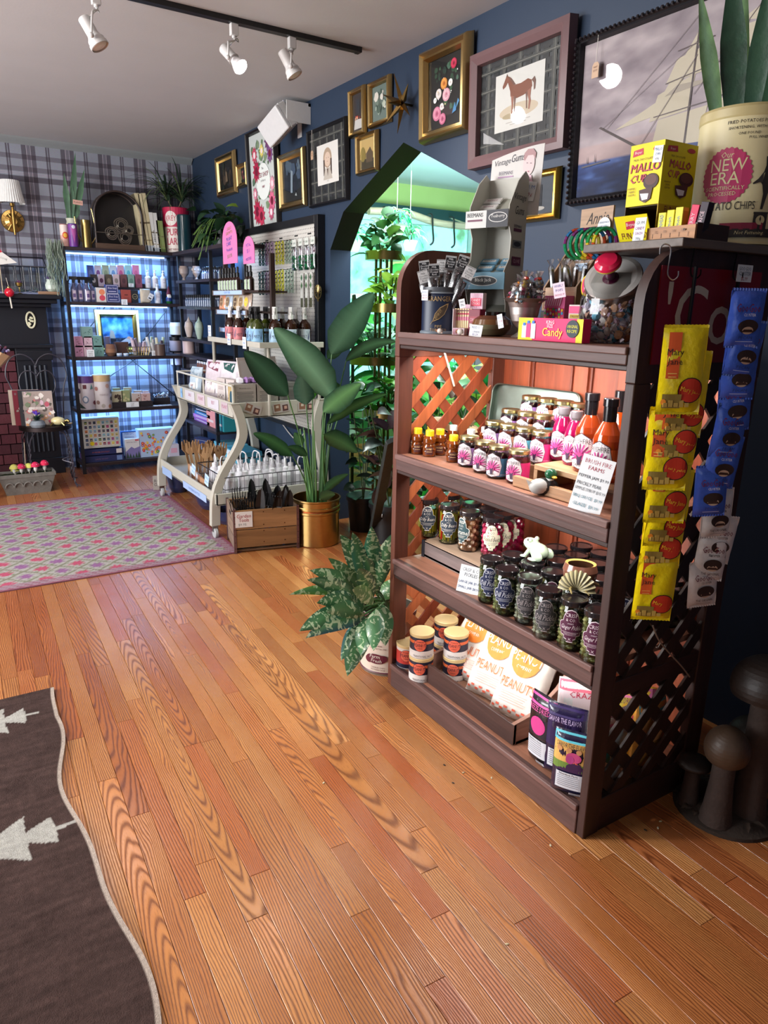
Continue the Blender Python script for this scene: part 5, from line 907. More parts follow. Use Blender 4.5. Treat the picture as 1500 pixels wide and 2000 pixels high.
for k in range(70):
    a=R(0,6.3); rr=R(.05,.15); g.leaf((rr*math.cos(a),rr*math.sin(a)*.8,R(.005,.03)),(math.cos(a+R(-1,1)),math.sin(a+R(-1,1)),R(.1,.9)),R(.03,.06),.02,'3a2c22',droop=1.2,n=3,mat='stone')
g.lathe([(.15,0),(.15,.012),(.10,.035),(.001,.045)],H('30241c'),'stone',28); obj('leafy_base',g,t,kind='stuff')
# ================================================================ CEILING TRACK, SPEAKER
g=G(); g.box(-.6,3.55,CZ-.022,2.075,3.588,CZ,H('121214'),'satin'); g.box(2.06,3.548,CZ-.024,2.08,3.590,CZ,H('161618'),'satin'); track=thing('track_rail','black ceiling track rail carrying the white spot lamps','track',(0,3.57,CZ)); g.v=[(x,y-3.57,z-CZ) for x,y,z in g.v]; obj('rail',g,track)
def spot(px,py0,px1,py1,lab,lit=0):
    A=ay(px,py0,3.57); B=ay(px1,py1,3.54); t=thing('spot_lamp',lab,'lamp',(A.x,3.57,CZ-.022)); o=Vector((A.x,3.57,CZ-.022)); E=B-o; WH=H('d6d4d2')
    g=G(); g.box(-.018,-.014,-.05,.018,.014,0,WH,'satin'); g.lathe([(.010,-.06),(.010,-.05)],WH,'satin',12); obj('connector',g,t,bev=.003)
    d=Vector((.42,-.25,-.86)) if not lit else Vector((.38,-.62,-.68)); d.normalize(); c=E-d*.03
    s_=Vector((d.y,-d.x,0)).normalized()
    g=G(); g.tube(cat_pts([Vector((0,0,-.055)),Vector((0,0,-.068)),s_*.042+Vector((0,0,-.085)),s_*.052+E*.6,c+s_*.05+d*.02],6),.0045,WH,'satin',8); obj('yoke',g,t)
    g=G(); g.tube(cat_pts([Vector((0,0,-.06)),-s_*.03+Vector((0,0,-.066)),-s_*.02+c*.4,c-d*.055],5),.0028,H('c4c4c2'),'satin',6); obj('lead',g,t)
    Q=Vector((0,0,1)).rotation_difference(d).to_matrix().to_4x4()
    g=G(); g.M=Matrix.Translation(c)@Q; g.lathe([(.022,-.07),(.0245,-.066),(.0245,.0),(.028,.01)],WH,'satin',24); obj('lamp_housing',g,t)
    g=G(); g.M=Matrix.Translation(c)@Q
    if lit: g.lathe([(.018,.01),(.022,.022),(.034,.05),(.036,.06)],H('e8e4e4'),'satin',24)
    else: g.lathe([(.028,.01),(.035,.02),(.036,.034),(.039,.036),(.040,.05),(.037,.052),(.035,.03)],WH,'satin',24)
    obj('lamp_cone',g,t)
    g=G(); g.M=Matrix.Translation(c)@Q; g.lathe([(.035,.058),(.030,.068),(.016,.076),(.001,.078)] if lit else [(.034,.046),(.02,.052),(.001,.054)],H('ffffff'),'bulb' if lit else 'satin',24); obj('bulb',g,t)
    g=G(); g.M=Matrix.Translation(c+s_*.052+d*.02); g.sph((0,0,0),.011,WH,'satin',10); obj('knob',g,t); return o+c,d
spot(188,10,190,82,'unlit white track spot, leftmost of the three lamps'); lc,ld=spot(457,62,462,122,'lit white track spot with glowing bulb, middle of the three',1); spot(570,85,572,140,'unlit white track spot nearest the end of the track')
d=bpy.data.lights.new('spot_beam','SPOT'); d.energy=26; d.spot_size=math.radians(95); d.spot_blend=.8; d.shadow_soft_size=.04; d.color=(1,.94,.9); o=bpy.data.objects.new('spot_beam',d); COL.objects.link(o); o.location=lc+ld*.1; o.rotation_euler=ld.to_track_quat('-Z','Y').to_euler()
# speaker
S0=ax(548,240,2.16); t=thing('loudspeaker','white wall loudspeaker angled down from the ceiling corner','speaker',(WX,S0.y,S0.z),FR)
g=G(); g.M=TR(0,-.14,0,0,math.radians(32),math.radians(-14)); g.box(-.15,-.075,-.075,.15,-.045,.075,H('dadada'),'satin'); g.prism([(-.15,-.078),(.15,-.078),(.15,.078),(-.15,.078)],-.046,.0,H('d4d4d2'),'satin'); g.prism([(-.13,-.065),(.13,-.065),(.13,.065),(-.13,.065)],.0,.05,H('cccccb'),'satin'); obj('cabinet',g,t,bev=.008)
g=G(); g.box(-.03,-.006,-.07,.03,0,.11,H('d0d0ce'),'satin'); g.box(.152,-.17,-.02,.158,-.0,.10,H('d6d6d4'),'satin'); g.box(-.02,-.02,.08,.158,-.0,.10,H('d6d6d4'),'satin'); obj('bracket',g,t,bev=.002)
# ================================================================ PICTURES ON THE BLUE WALL
def frame(y0,y1,z1,z0,fw,col,lab,art,bg,mat='metal',dep=.03,inner=None,mat_=None,name='framed_picture',glass=1,prof=1,tilt=2.0,gridfn=None):
    W_,H_=y0-y1,z1-z0; t=thing(name,lab,'picture',(WX-.002,(y0+y1)/2,z0),FR,None,math.radians(tilt))
    g=G(); w2,h2=W_/2,H_/2; c=H(col); P=[(0,0),(.15,.8),(.35,1.),(.6,.75),(.8,.85),(1,.35)] if prof==1 else [(0,0),(.05,.9),(.5,1.1),(.95,.8),(1,.2)]
    loops=[]
    for u,hh in P: e=u*fw; loops.append([(-w2+e,-dep*hh,e),(w2-e,-dep*hh,e),(w2-e,-dep*hh,H_-e),(-w2+e,-dep*hh,H_-e)])
    v=[p for L in loops for p in L]; n=len(loops)
    g.add(v,[(i*4+k,i*4+(k+1)%4,(i+1)*4+(k+1)%4,(i+1)*4+k) for i in range(n-1) for k in range(4)],c,mat); g.box(-w2,-.004,0,w2,0,H_,H('2a2420')); 
    if inner: e=fw; ii=inner; 
    obj('frame',g,t)
    g=G(); iw,ih=W_-2*fw,H_-2*fw; M=TR(0,-dep*.25,fw)
    if gridfn: g.M=M; g.grid(lambda u,v: ((u-.5)*iw,0,v*ih),gridfn[1],gridfn[2],gridfn[0],'print'); g.M=I4; 
    else: g.M=M; g.box(-iw/2,0,0,iw/2,.003,ih,H(bg),'print'); g.M=I4
    if inner: g.art([('r',0,ih/2,iw,ih,H(inner)),('r',0,ih/2,iw-.012,ih-.012,H(bg))] if not gridfn else [],M)
    g.art(art(iw,ih) if callable(art) else art,M,e0=.0012); obj('picture',g,t)
    if glass: g=G(); g.add([(-iw/2,-dep*.34,fw),(iw/2,-dep*.34,fw),(iw/2,-dep*.34,fw+ih),(-iw/2,-dep*.34,fw+ih)],[(0,1,2,3)],H('ffffff'),'picture_glass'); obj('pane',g,t)
    return t
GO='bea470'
def blot(cx,cy,w_,h_,cols,n,s,sd=1):
    rg=random.Random(sd); o=[]
    for k in range(n):
        x=cx+rg.uniform(-w_/2,w_/2); y=cy+rg.uniform(-h_/2,h_/2); q=s*rg.uniform(.5,1.3); m=rg.randint(5,8); a0=rg.uniform(0,6)
        o.append(('p',[(x+q*rg.uniform(.6,1.1)*math.cos(a0+2*PI*j/m),y+q*rg.uniform(.6,1.1)*math.sin(a0+2*PI*j/m)) for j in range(m)],H(rg.choice(cols))))
    return o
def rose(x,y,r,c1,c2,c3): return [('e',x,y,r,r*.95,H(c1)),('p',circ(7,r*.8,x-r*.1,y+r*.08,.3),H(c2)),('p',circ(6,r*.5,x,y),H(c1)),('p',circ(5,r*.3,x+r*.05,y),H(c3))]
def Y2(p,x=WX-.02): q=ax(*p,x); return q.y,q.z
def fr(pa,pb,*a,**k):
    y0,z1=Y2(pa); y1,z0=Y2(pb); return frame(y0,y1,z1,z0,*a,**k)
fr((422,308),(462,376),.055,GO,'gilt frame with a very dark painting above the trailing plant, leftmost on blue wall',lambda w,h: blot(0,h/2,w*.6,h*.7,['241e1a','302820','1c2420','40342a'],14,w*.12)+[('p',[(-.02,.05),(.03,.05),(.02,.12),(-.01,.13)],H('6a5a48'))],'100e10')
fr((463,322),(484,362),.035,GO,'very small narrow gilt frame with dark flowers next to the tall seed poster',lambda w,h: blot(0,h/2,w*.5,h*.6,['6a2c34','d0b8a8','3a4a34','8a4a50'],9,w*.12,3),'14100f')
def seed(w,h):
    o=blot(0,h*.5,w*.85,h*.9,['6f8a68','8aa07c','5c7a60'],34,w*.07,5)+[('e',0,h*.47,w*.27,h*.20,H('e6ebe6'))]
    for x,y,r,c in ((-.3,.78,.11,'c04860'),(-.25,.60,.15,'a81c44'),(.25,.88,.14,'6a3c6c'),(.3,.74,.12,'7c4c80'),(-.3,.16,.17,'b02448'),(-.14,.10,.15,'c23858'),(.3,.24,.14,'d86a8c'),(.25,.12,.11,'c05878'),(0,.8,.09,'dccc70'),(.34,.42,.10,'e0a0b0'),(-.34,.36,.09,'d88098')):
        o+= [('p',[(x*w+r*w*(1 if k%2 else .62)*math.cos(2*PI*k/22),y*h+r*w*1.25*(1 if k%2 else .62)*math.sin(2*PI*k/22)) for k in range(22)],H(c)),('e',x*w,y*h,r*w*.4,r*w*.45,H('f0dce0' if r<.12 else '701430'))]
    return o+[('t','The',0,h*.60,h*.025,H('4a4048'),w*.2),('t','SEED SHOP',0,h*.52,h*.05,H('8a2c48'),w*.42),('t','CATALOG',0,h*.47,h*.022,H('6a6468'),w*.26),('t','1887',0,h*.40,h*.03,H('8a2c48'),w*.16)]
fr((486,262),(546,440),.028,'171416','tall flower seed poster in a thin black frame under the loudspeaker',seed,'dfe4df',mat='satin',dep=.035)
fr((545,304),(597,402),.052,GO,'square gilt frame with a dark stormy waterfall landscape beside the seed poster',lambda w,h: blot(0,h*.75,w*.7,h*.3,['38485c','4c5c6c','5c6c78'],10,w*.12,2)+[('p',[(-w*.1,h*.2),(w*.0,h*.2),(w*.05,h*.7),(-w*.05,h*.75)],H('7c8c98')),('p',[(-w*.5,0),(w*.5,0),(w*.5,h*.3),(0,h*.18),(-w*.5,h*.35)],H('14181a')),('p',[(w*.12,h*.12),(w*.2,h*.2),(w*.16,h*.25),(w*.22,h*.1)],H('98a0a0'))],'1c2430')
def plaidart(w,h,base='2c2e2e'):
    o=[]; n=5
    for k in range(n+1):
        x=-w/2+w*k/n; o+=[('r',max(-w/2+.008,min(w/2-.008,x)),h/2,w*.07,h,H('1c1e20'))]
        y=h*k/n; o+=[('r',0,max(.008,min(h-.008,y)),w,h*.07,H('232527'))]
    for k in range(n): o+=[('r',-w/2+w*(k+.5)/n,h/2,w*.05,h,H('3e403d')),('r',0,h*(k+.5)/n,w,h*.04,H('3a3c39')),('r',-w/2+w*(k+.5)/n,h/2,.0015,h,H('908c82')),('r',0,h*(k+.5)/n,w,.0015,H('908c82'))]
    return o
fr((604,258),(679,390),.022,'16161a','small tartan-matted black frame holding a sepia portrait drawing',lambda w,h: plaidart(w,h)+[('r',0,h*.52,w*.6,h*.56,H('d8d6d0')),('e',0,h*.60,w*.12,h*.14,H('a8927c')),('e',0,h*.58,w*.085,h*.10,H('d0b8a4')),('r',-w*.10,h*.47,w*.04,h*.22,H('4a3a34')),('r',w*.10,h*.47,w*.04,h*.22,H('4a3a34')),('p',[(-w*.13,h*.30),(w*.13,h*.30),(w*.07,h*.46),(-w*.07,h*.46)],H('b8b0a4')),('p',[(-w*.02,h*.45),(w*.02,h*.45),(0,h*.34)],H('5a4438')),('e',-w*.03,h*.60,.004,.002,H('3a2c28')),('e',w*.03,h*.60,.004,.002,H('3a2c28')),('r',0,h*.55,.012,.002,H('8a4c44')),('t','1912',0,h*.27,h*.02,H('8a8078'))],'34373a',mat='satin')
fr((683,178),(713,260),.030,GO,'small upright gilt frame with red and white still life, upper left of the trio',lambda w,h: [('p',[(-w*.4,h*.05),(w*.4,h*.05),(w*.3,h*.3),(-w*.3,h*.32)],H('d0ccc8')),('r',0,h*.65,w*.3,h*.4,H('2c3038'))]+blot(0,h*.36,w*.5,h*.06,['a83028','c04030','d8a080'],6,w*.07,1),'342c2c')
fr((721,163),(762,237),.030,GO,'small gilt frame with a misty mountain landscape behind the brass starburst',lambda w,h: blot(0,h*.5,w*.7,h*.6,['8a9a8c','b0b8a8','6c7c70','d0ccc0','4a5c50'],22,w*.12,4),'6c7c74')
fr((697,266),(737,333),.028,GO,'small gilt frame with golden cottage scene, lowest of the trio',lambda w,h: [('r',0,h*.75,w,h*.45,H('c8a868')),('p',[(-w*.5,0),(w*.5,0),(w*.5,h*.3),(-w*.5,h*.35)],H('3c3420')),('p',[(-w*.1,h*.2),(w*.3,h*.2),(w*.3,h*.5),(w*.15,h*.7),(-w*.1,h*.5)],H('5a4a34')),('e',-w*.3,h*.5,w*.16,h*.25,H('8a7838'))],'b09860')
def flowers(w,h):
    o=[('p',[(-w*.2,h*.15),(w*.2,h*.15),(w*.28,h*.3),(-w*.25,h*.35)],H('3a2c2c'))]+blot(0,h*.55,w*.65,h*.65,['2c4a34','3c5c40','24382c','4c6c58'],26,w*.06,8)
    for x,y,r,a,b,c in ((.22,.85,.07,'b82448','d83c5c','801830'),(-.05,.62,.08,'d88838','f0a850','b86020'),(.02,.45,.09,'e0a0b0','f0c8cc','c87888'),(-.2,.5,.07,'e8dcd0','f4ecec','c8b8b0'),(-.25,.22,.10,'d87898','e8a0b4','b05070'),(-.08,.12,.08,'c86888','e090a8','a04868'),(.14,.6,.05,'f0e8e0','fff','d8d0c8'.replace('fff','ffffff')),(-.1,.3,.05,'e8e0d8','f0ecec','c0b8b0'),(-.3,.42,.04,'f0ece8','ffffff','d0c8c0')):
        o+=rose(x*w,y*h,r*w*1.2,a,b if len(b)==6 else 'ffffff',c)
    o+=[('p',[(w*.2,h*.15),(w*.32,h*.18),(w*.28,h*.3),(w*.24,h*.24)],H('4c88b8')),('p',[(w*.3,h*.2),(w*.4,h*.3),(w*.36,h*.34)],H('5c98c8'))]+blot(.05*w,h*.5,w*.6,h*.5,['e8e0e0','e0a8b4','f0d8a0'],14,w*.018,9)
    return o
fr((829,105),(917,256),.055,GO,'large gilt frame with a bright bouquet on black between starburst and horse',flowers,'15120f',dep=.05)
def horse(w,h):
    o=plaidart(w,h)+[('r',-.0,h*.52,w*.60,h*.62,H('d2d0ca')),('e',.0,h*.40,w*.24,h*.08,H('c4b49c')),('e',-w*.1,h*.36,w*.1,h*.03,H('a89878'))]
    B=H('7a4630'); D=H('54301f'); s=w*.42; X=lambda x:(x-.5)*s; Z=lambda z:h*.36+z*s*.8
    pl=lambda pts,c:('p',[(X(a),Z(b)) for a,b in pts],c)
    o+=[pl([(.25,.45),(.32,.38),(.45,.36),(.62,.38),(.80,.42),(.88,.52),(.86,.66),(.75,.72),(.55,.67),(.40,.68),(.30,.66),(.24,.56)],B),pl([(.24,.56),(.16,.78),(.10,.70),(.02,.66),(.0,.72),(.06,.84),(.10,.92),(.15,.93),(.24,.88),(.36,.70),(.40,.60)],B),pl([(.10,.92),(.13,.99),(.16,.93)],D),pl([(.15,.93),(.28,.84),(.40,.68),(.34,.68),(.22,.84)],D),
        pl([(.27,.45),(.36,.42),(.34,.20),(.33,.03),(.29,.03),(.30,.22)],B),pl([(.36,.42),(.42,.40),(.40,.20),(.40,.05),(.37,.05),(.37,.22)],D),pl([(.74,.44),(.86,.50),(.84,.30),(.86,.22),(.83,.03),(.79,.03),(.80,.22),(.77,.32)],B),pl([(.70,.42),(.76,.44),(.75,.26),(.76,.06),(.73,.06),(.72,.26)],D),pl([(.86,.66),(.94,.72),(.98,.62),(.97,.44),(.93,.42),(.92,.58)],D)]
    return o+[('r',0,h*.29,w*.3,.0025,H('9a968e')),('r',0,h*.265,w*.2,.0025,H('9a968e'))]
fr((932,112),(1109,290),.052,'6a5052','wide brown leather-look frame, tartan mat and a print of a bay horse',horse,'34373a',mat='satin',dep=.05,prof=2)
frame(*(lambda a,b:(a[0]+.14,b[0],a[1],b[1]))(Y2((1060,330)),Y2((1088,427))),.030,'c8a048','small bright gilt frame half hidden behind the gum display',lambda w,h: [('p',[(-w*.2,h*.1),(w*.1,h*.1),(w*.1,h*.8),(-w*.1,h*.8)],H('1c1e24')),('e',0,h*.15,w*.2,h*.06,H('b8b4ac'))],'4a5058')
def sea(u,v):
    n=mnoise.fractal(Vector((u*5,v*7,3)),.9,2.,4)*.5; m=mnoise.fractal(Vector((u*9,v*22,9)),.9,2.,3)*.4
    if v<.22: c=np.array((.10,.20,.42))*(1+.6*m)+max(0,m)*.55; c=c*(.7+v*1.5)
    else:
        k=(v-.22)/.78; c=np.array((.68,.62,.64))*(1-k*.12)+n*.34*np.array((1,.98,.90)); 
        if v<.34: c=c*.6+np.array((.78,.62,.58))*.4
    c=np.clip(c,0,1); return tuple((c**2.2).tolist())
y0,z1=Y2((1137,78)); y1=1.22; z0=Y2((1119,402))[1]
def ship(w,h):
    X=lambda px:( (y0-.02)-ax(px,240,WX-.02).y)-w/2; o=[]; SA=H('c8bca4'); SB=H('a89c8c'); LN=H('4a3c3c')
    q=lambda pts,c:('p',[(-w/2+a*w,b*h) for a,b in pts],c)
    o+=[q([(.28,.20),(.34,.27),(.40,.21),(.95,.17),(1.,.2),(1.,.12),(.42,.10),(.33,.14)],H('24202a')),q([(.18,.40),(.38,.52),(.52,.86),(.53,.80),(.42,.44)],SA),q([(.34,.40),(.50,.42),(.52,.62),(.37,.55)],SA),q([(.40,.60),(.56,.62),(.55,.76),(.44,.73)],SA),q([(.36,.24),(.56,.22),(.58,.42),(.38,.40)],SA),
        q([(.60,.24),(.80,.24),(.80,.44),(.61,.44)],SA),q([(.61,.46),(.80,.47),(.79,.62),(.62,.62)],SA),q([(.63,.65),(.79,.66),(.77,.80),(.64,.80)],SA),q([(.83,.24),(.98,.24),(.97,.50),(.84,.5)],SB),q([(.40,.53),(.56,.55),(.56,.57),(.45,.58)],SB),q([(.62,.57),(.80,.58),(.72,.615)],SB),q([(.67,.83),(.74,.88),(.80,.86),(.75,.80)],SA),
        q([(.10,.44),(.11,.445),(.34,.23),(.33,.22)],LN)]
    for a in ((.52,.95,.50,.15),(.80,1.0,.81,.15),(.97,.9,.97,.15)): o.append(q([(a[0]-.003,a[1]),(a[0]+.003,a[1]),(a[2]+.004,a[3]),(a[2]-.004,a[3])],LN))
    for a in ((.40,.60,.58,.635),(.36,.42,.60,.44),(.44,.77,.58,.79),(.60,.64,.82,.65),(.61,.45,.82,.455)): o.append(q([(a[0],a[1]),(a[2],a[3]),(a[2],a[3]+.006),(a[0],a[1]+.006)],LN))
    for a in ((.52,.95,.14,.42),(.52,.8,.12,.43),(.80,1.,.52,.5),(.80,.95,.60,.2),(.52,.9,.66,.2),(.52,.72,.30,.25)): o.append(q([(a[0],a[1]),(a[2],a[3]),(a[2]+.003,a[3]),(a[0]+.003,a[1])],H('6a5c60')))
    return o+[q([(.02,.205),(.16,.22),(.17,.21),(.03,.195)],H('3a3640')),q([(.05,.22),(.052,.27),(.055,.22)],H('3a3640')),q([(.09,.22),(.092,.28),(.095,.22)],H('3a3640'))]
t=frame(y0,y1,z1,z0,.030,'17151a','very large black beaded frame with a tall ship under sail on stormy sea',ship,'8a7c88',mat='satin',dep=.035,gridfn=(sea,90,64))
g=G(); W_,H_=y0-y1,z1-z0; k=0
P_=[(-W_/2+.012+.02*i,H_-.010) for i in range(int(W_/.02))]+[(-W_/2+.010,.01+.02*i) for i in range(int(H_/.02))]+[(-W_/2+.012+.02*i,.010) for i in range(int(W_/.02))]
for x,z in P_: g.sph((x,-.038,z),.0068,H('201c20'),'gloss',6)
obj('beading',g,t,kind='stuff')
def ptag(px,py,lab,x=WX-.05,L=.09,rz=0):
    A=ax(px,py,x); t=thing('price_tag',lab,'tag',(x,A.y,A.z-L-.05),FR+rz); g=G(); g.tube([(0,0,.05),(0,0,.05+L)],.0012,H('d8d4cc'),'matte',5); obj('string',g,t); g=G(); g.prism([(-.016,0),(.016,0),(.016,.042),(.008,.052),(-.008,.052),(-.016,.042)],-.0006,.0006,H('b8987c'),'print'); g.art([('t','$159',0,.02,.008,H('6a4438'),.022),('t','PRINT',0,.033,.005,H('6a4438'),.02)],TR(0,-.0006,0)); obj('card',g,t)
ptag(1169,68,'manila price tag on a white string hanging over the ship painting'); ptag(609,254,'manila price tag on a string hanging from the sepia portrait frame',L=.12)
# brass starburst
C_=ax(773,200,WX-.10); t=thing('starburst','antique brass six-pointed starburst wall ornament','ornament',(WX,C_.y,C_.z),FR)
for k,(px,py) in enumerate(((766,143),(794,163),(745,184),(797,225),(752,238),(773,260),(781,205))):
    B=ax(px,py,WX-.09); v=Vector((-(B.y-C_.y),0,B.z-C_.z)); v=v+Vector((0,-.02 if k<6 else -.10,0)); L=v.length; Q=Vector((0,0,1)).rotation_difference(v.normalized()).to_matrix().to_4x4()
    g=G(); g.M=Matrix.Translation((0,-.06,0))@Q; g.lathe([(.006,0),(.015,L*.22),(.001,L)],H('8a6c3c'),'metal',4,rot=k); obj('spike',g,t)
g=G(); g.tube([(0,0,0),(0,-.06,0)],.006,H('6a5430'),'metal',8); obj('wall_pin',g,t)
# ================================================================ BACK LEFT: FIREPLACE, CHAIR, PLANTER, WALL LAMP
NV='12151e'
fp=thing('fireplace','black painted fireplace surround with fluted pilaster and white oval medallion','fireplace',(.2,6.76,0))
def fpart(nm,g,**k): g.v=[(x-.2,y-6.76,z) for x,y,z in g.v]; return obj(nm,g,fp,**k)
g=G(); g.box(-1.1,6.58,1.475,1.03,WY,1.51,H(NV),'satin'); g.box(-1.1,6.62,1.44,1.0,WY,1.475,H(NV),'satin'); g.box(-1.1,6.68,1.41,.96,WY,1.44,H(NV),'satin'); fpart('mantel_shelf',g,bev=.006)
g=G(); g.box(-1.1,6.76,1.10,.93,WY,1.41,H(NV),'satin'); g.box(-1.1,6.73,1.08,.95,6.76,1.11,H(NV),'satin'); fpart('frieze',g,bev=.004)
g=G(); g.box(.66,6.76,0,.93,WY,1.10,H(NV),'satin'); g.box(.64,6.74,0,.95,6.76,.14,H(NV),'satin'); g.box(.66,6.745,.98,.94,6.76,1.06,H(NV),'satin')
for k in range(5): g.tube([(.72+.038*k,6.757,.20),(.72+.038*k,6.757,.94)],.012,H('1c202c'),'satin',8)
fpart('pilaster',g,bev=.003)
g=G(); g.box(-1.1,6.76,0,-.55,WY,1.10,H(NV),'satin'); fpart('left_pilaster',g)
g=G(); g.box(-.55,6.90,0,.66,WY,1.10,H('1c0f14'),'matte'); fpart('firebox_back',g)
for r_ in range(12):
    for c_ in range(4):
        x0=.66-.115*(c_+1)+(.05 if r_%2 else 0); x1=min(.655,x0+.108)
        if x1-x0<.03: continue
        g=G(); g.box(x0,6.80,.02+.087*r_,x1,6.90,.02+.087*r_+.078,H(random.choice(['4a1c26','54222c','421a22','5c2830'])),'stone'); fpart('brick',g)
A=ay(60,625,6.75); pts=[(A.x+.032*math.cos(a),6.752,A.z+.062*math.sin(a)) for a in [2*PI*k/28 for k in range(29)]]
g=G(); g.tube(pts,.006,H('dcd8b4'),'satin',6)
for k in range(28): g.sph(pts[k],.0085,H('e4e0c0'),'satin',6)
for k in range(9): a=k*.7; g.sph((A.x+.014*math.cos(a),6.752,A.z-.01+.03*math.sin(a*1.3)),.010,H('e4e0c0'),'satin',6)
fpart('oval_medallion',g)
# wall sconce
A=ay(25,432,6.95); t=thing('wall_sconce','brass wall sconce with white pleated shade on the tartan wall','lamp',(A.x,WY,A.z)); BRS=H('a8844a')
g=G(); g.M=TR(0,0,0,0,PI/2); g.lathe([(.001,.028),(.03,.03),(.05,.02),(.06,.014),(.084,.012),(.088,.0)],BRS,'metal',32); g.M=I4
for k in range(12): a=2*PI*k/12; g.tube([(.03*math.cos(a),-.026,.03*math.sin(a)),(.08*math.cos(a),-.014,.08*math.sin(a))],.004,BRS,'metal',5)
obj('rosette',g,t)
g=G(); g.lathe([(.008,-.11),(.013,-.08),(.014,.06),(.011,.10),(.018,.11),(.018,.13)],BRS,'metal',16,0,-.07); g.tube([(0,-.02,0),(0,-.07,0)],.01,BRS,'metal',8); obj('arm',g,t)
g=G(); n=64; v=[]
for z,r_ in ((.13,.098),(.20,.083),(.30,.068)):
    for k in range(n): q=r_*(1+(.022 if k%2 else -.022)); v.append((q*math.cos(2*PI*k/n),-.07+q*math.sin(2*PI*k/n),z))
g.add(v,[(j*n+k,j*n+(k+1)%n,(j+1)*n+(k+1)%n,(j+1)*n+k) for j in range(2) for k in range(n)],H('e8e8e4'),'matte'); obj('lamp_shade',g,t)
# ---- things on the mantel
MZ=1.511
def gp(px,py,Y): return ay(px,py,Y)
t=thing('towel','folded navy and white checked towel on the mantel','towel',(.73,6.66,MZ)); g=G()
g.grid(lambda u,v: ((u-.5)*.34,(v-.5)*.12,.018+.006*math.sin(u*9)+.003*math.sin(v*8)),34,12,lambda u,v: H(('e8e8ec','7c86a8','2c3860')[(int(u*17)%2)+(int(v*6)%2)]),'fuzzy'); g.box(-.165,-.058,0,.165,.058,.014,H('8088a4'),'fuzzy'); obj('cloth',g,t)
g=G(); g.box(0,0,0,.16,.12,.024,H('a88468'),'wood_x'); tag(obj('wooden_board',g,loc=(.86,6.60,MZ),bev=.003),'small pale wooden board at the right end of the mantel','board')
g=G(); g.box(0,0,0,.26,.10,.03,H('a87850'),'wood_x'); tag(obj('wooden_board',g,loc=(.27,6.60,MZ),bev=.003),'pale wooden board at the left edge of the mantel','board')
A=gp(50,560,6.84); t=thing('terrarium','silver metal and glass house-shaped terrarium on the mantel','terrarium',(A.x-.01,6.85,MZ)); SL=H('98989c'); w_,d_,h_=.35,.13,.22
edges=[]; X=[-w_/2,-w_/6,0,w_/6,w_/3,w_/2]; g=G()
for y in (-d_/2,d_/2):
    for x in X: g.tube([(x,y,0),(x,y,h_)],.004,SL,'metal',5)
    for z in (0,h_): g.tube([(-w_/2,y,z),(w_/2,y,z)],.0045,SL,'metal',5)
for x in (-w_/2,w_/2):
    g.tube([(x*.9,-d_/2+.02,h_+.07),(x*.9,d_/2-.02,h_+.07)],.004,H('303034'),'metal',5); g.tube([(x,-d_/2,h_),(x*.9,-d_/2+.02,h_+.07)],.004,H('303034'),'metal',5); g.tube([(x,-d_/2,0),(x,d_/2,0)],.004,SL,'metal',5); g.tube([(x,-d_/2,h_),(x,d_/2,h_)],.004,SL,'metal',5)
g.tube([(-w_*.45,-d_/2+.02,h_+.07),(w_*.45,-d_/2+.02,h_+.07)],.004,H('303034'),'metal',5); obj('metal_frame',g,t)
g=G(); g.box(-w_/2,-d_/2,0,w_/2,d_/2,h_,H('ffffff'),'glass'); obj('glass_panes',g,t)
g=G(); 
for k in range(36): a=R(0,6.3); g.leaf((R(-.14,.14),R(-.04,.04),.002),(math.cos(a),math.sin(a),R(.6,2)),R(.04,.09),.012,random.choice(['8c9c88','a0ac9c','5c7058']),n=3)
obj('air_plants',g,t)
def blob_plant(nm,lab,cat,P,n,L,W_,cols,up=.5,droop=1.,nn=4,base=None,mat='leaf',fold=.25,spread=1,col2=None,shape=None,loc=None,group=None,rmin=0,parent=None):
    t=thing(nm,lab,cat,P,0,group) if parent is None else parent
    for k in range(n):
        a=k*2.4+R(-.3,.3); el=up*R(.4,1.6)*(1-.6*k/n) if up else 0; g=G(); c=random.choice(cols); l=L*R(.7,1.15)
        g.leaf((rmin*math.cos(a),rmin*math.sin(a),0),(math.cos(a)*spread,math.sin(a)*spread,el),l,W_*R(.8,1.2),c,droop=droop,n=nn,fold=fold,roll=R(-.4,.4),mat=mat,col2=col2,shape=shape); obj('leaf',g,t)
    return t
A=gp(102,555,6.64); t=thing('vase','white ceramic pot on the mantel end beneath the hanging moss','vase',(A.x,6.66,MZ+.0245)); g=G(); g.lathe([(.03,0),(.05,.02),(.052,.05),(.036,.085),(.040,.095),(.034,.094),(.03,.06)],H('c8d4c8'),'satin',20); obj('pot',g,t)
blob_plant('succulent','purple succulent rosette in the white pot','plant',(A.x-.01,6.65,MZ+.115),14,.05,.025,['7a5a8c','8c6a98','5c4470'],up=1.2,droop=.2,mat='leaf')
A=gp(38,565,6.62); t=thing('goblet','small brass goblet with a purple succulent','goblet',(A.x,6.615,MZ)); g=G(); g.lathe([(.025,0),(.006,.012),(.006,.05),(.022,.06),(.028,.085),(.02,.08)],H('a89458'),'metal',16); obj('cup',g,t)
blob_plant('succulent','dark purple succulent standing in the brass goblet','plant',(A.x,6.615,MZ+.075),12,.045,.02,['5a3458','7a4c70','40283c'],up=1,droop=.1)
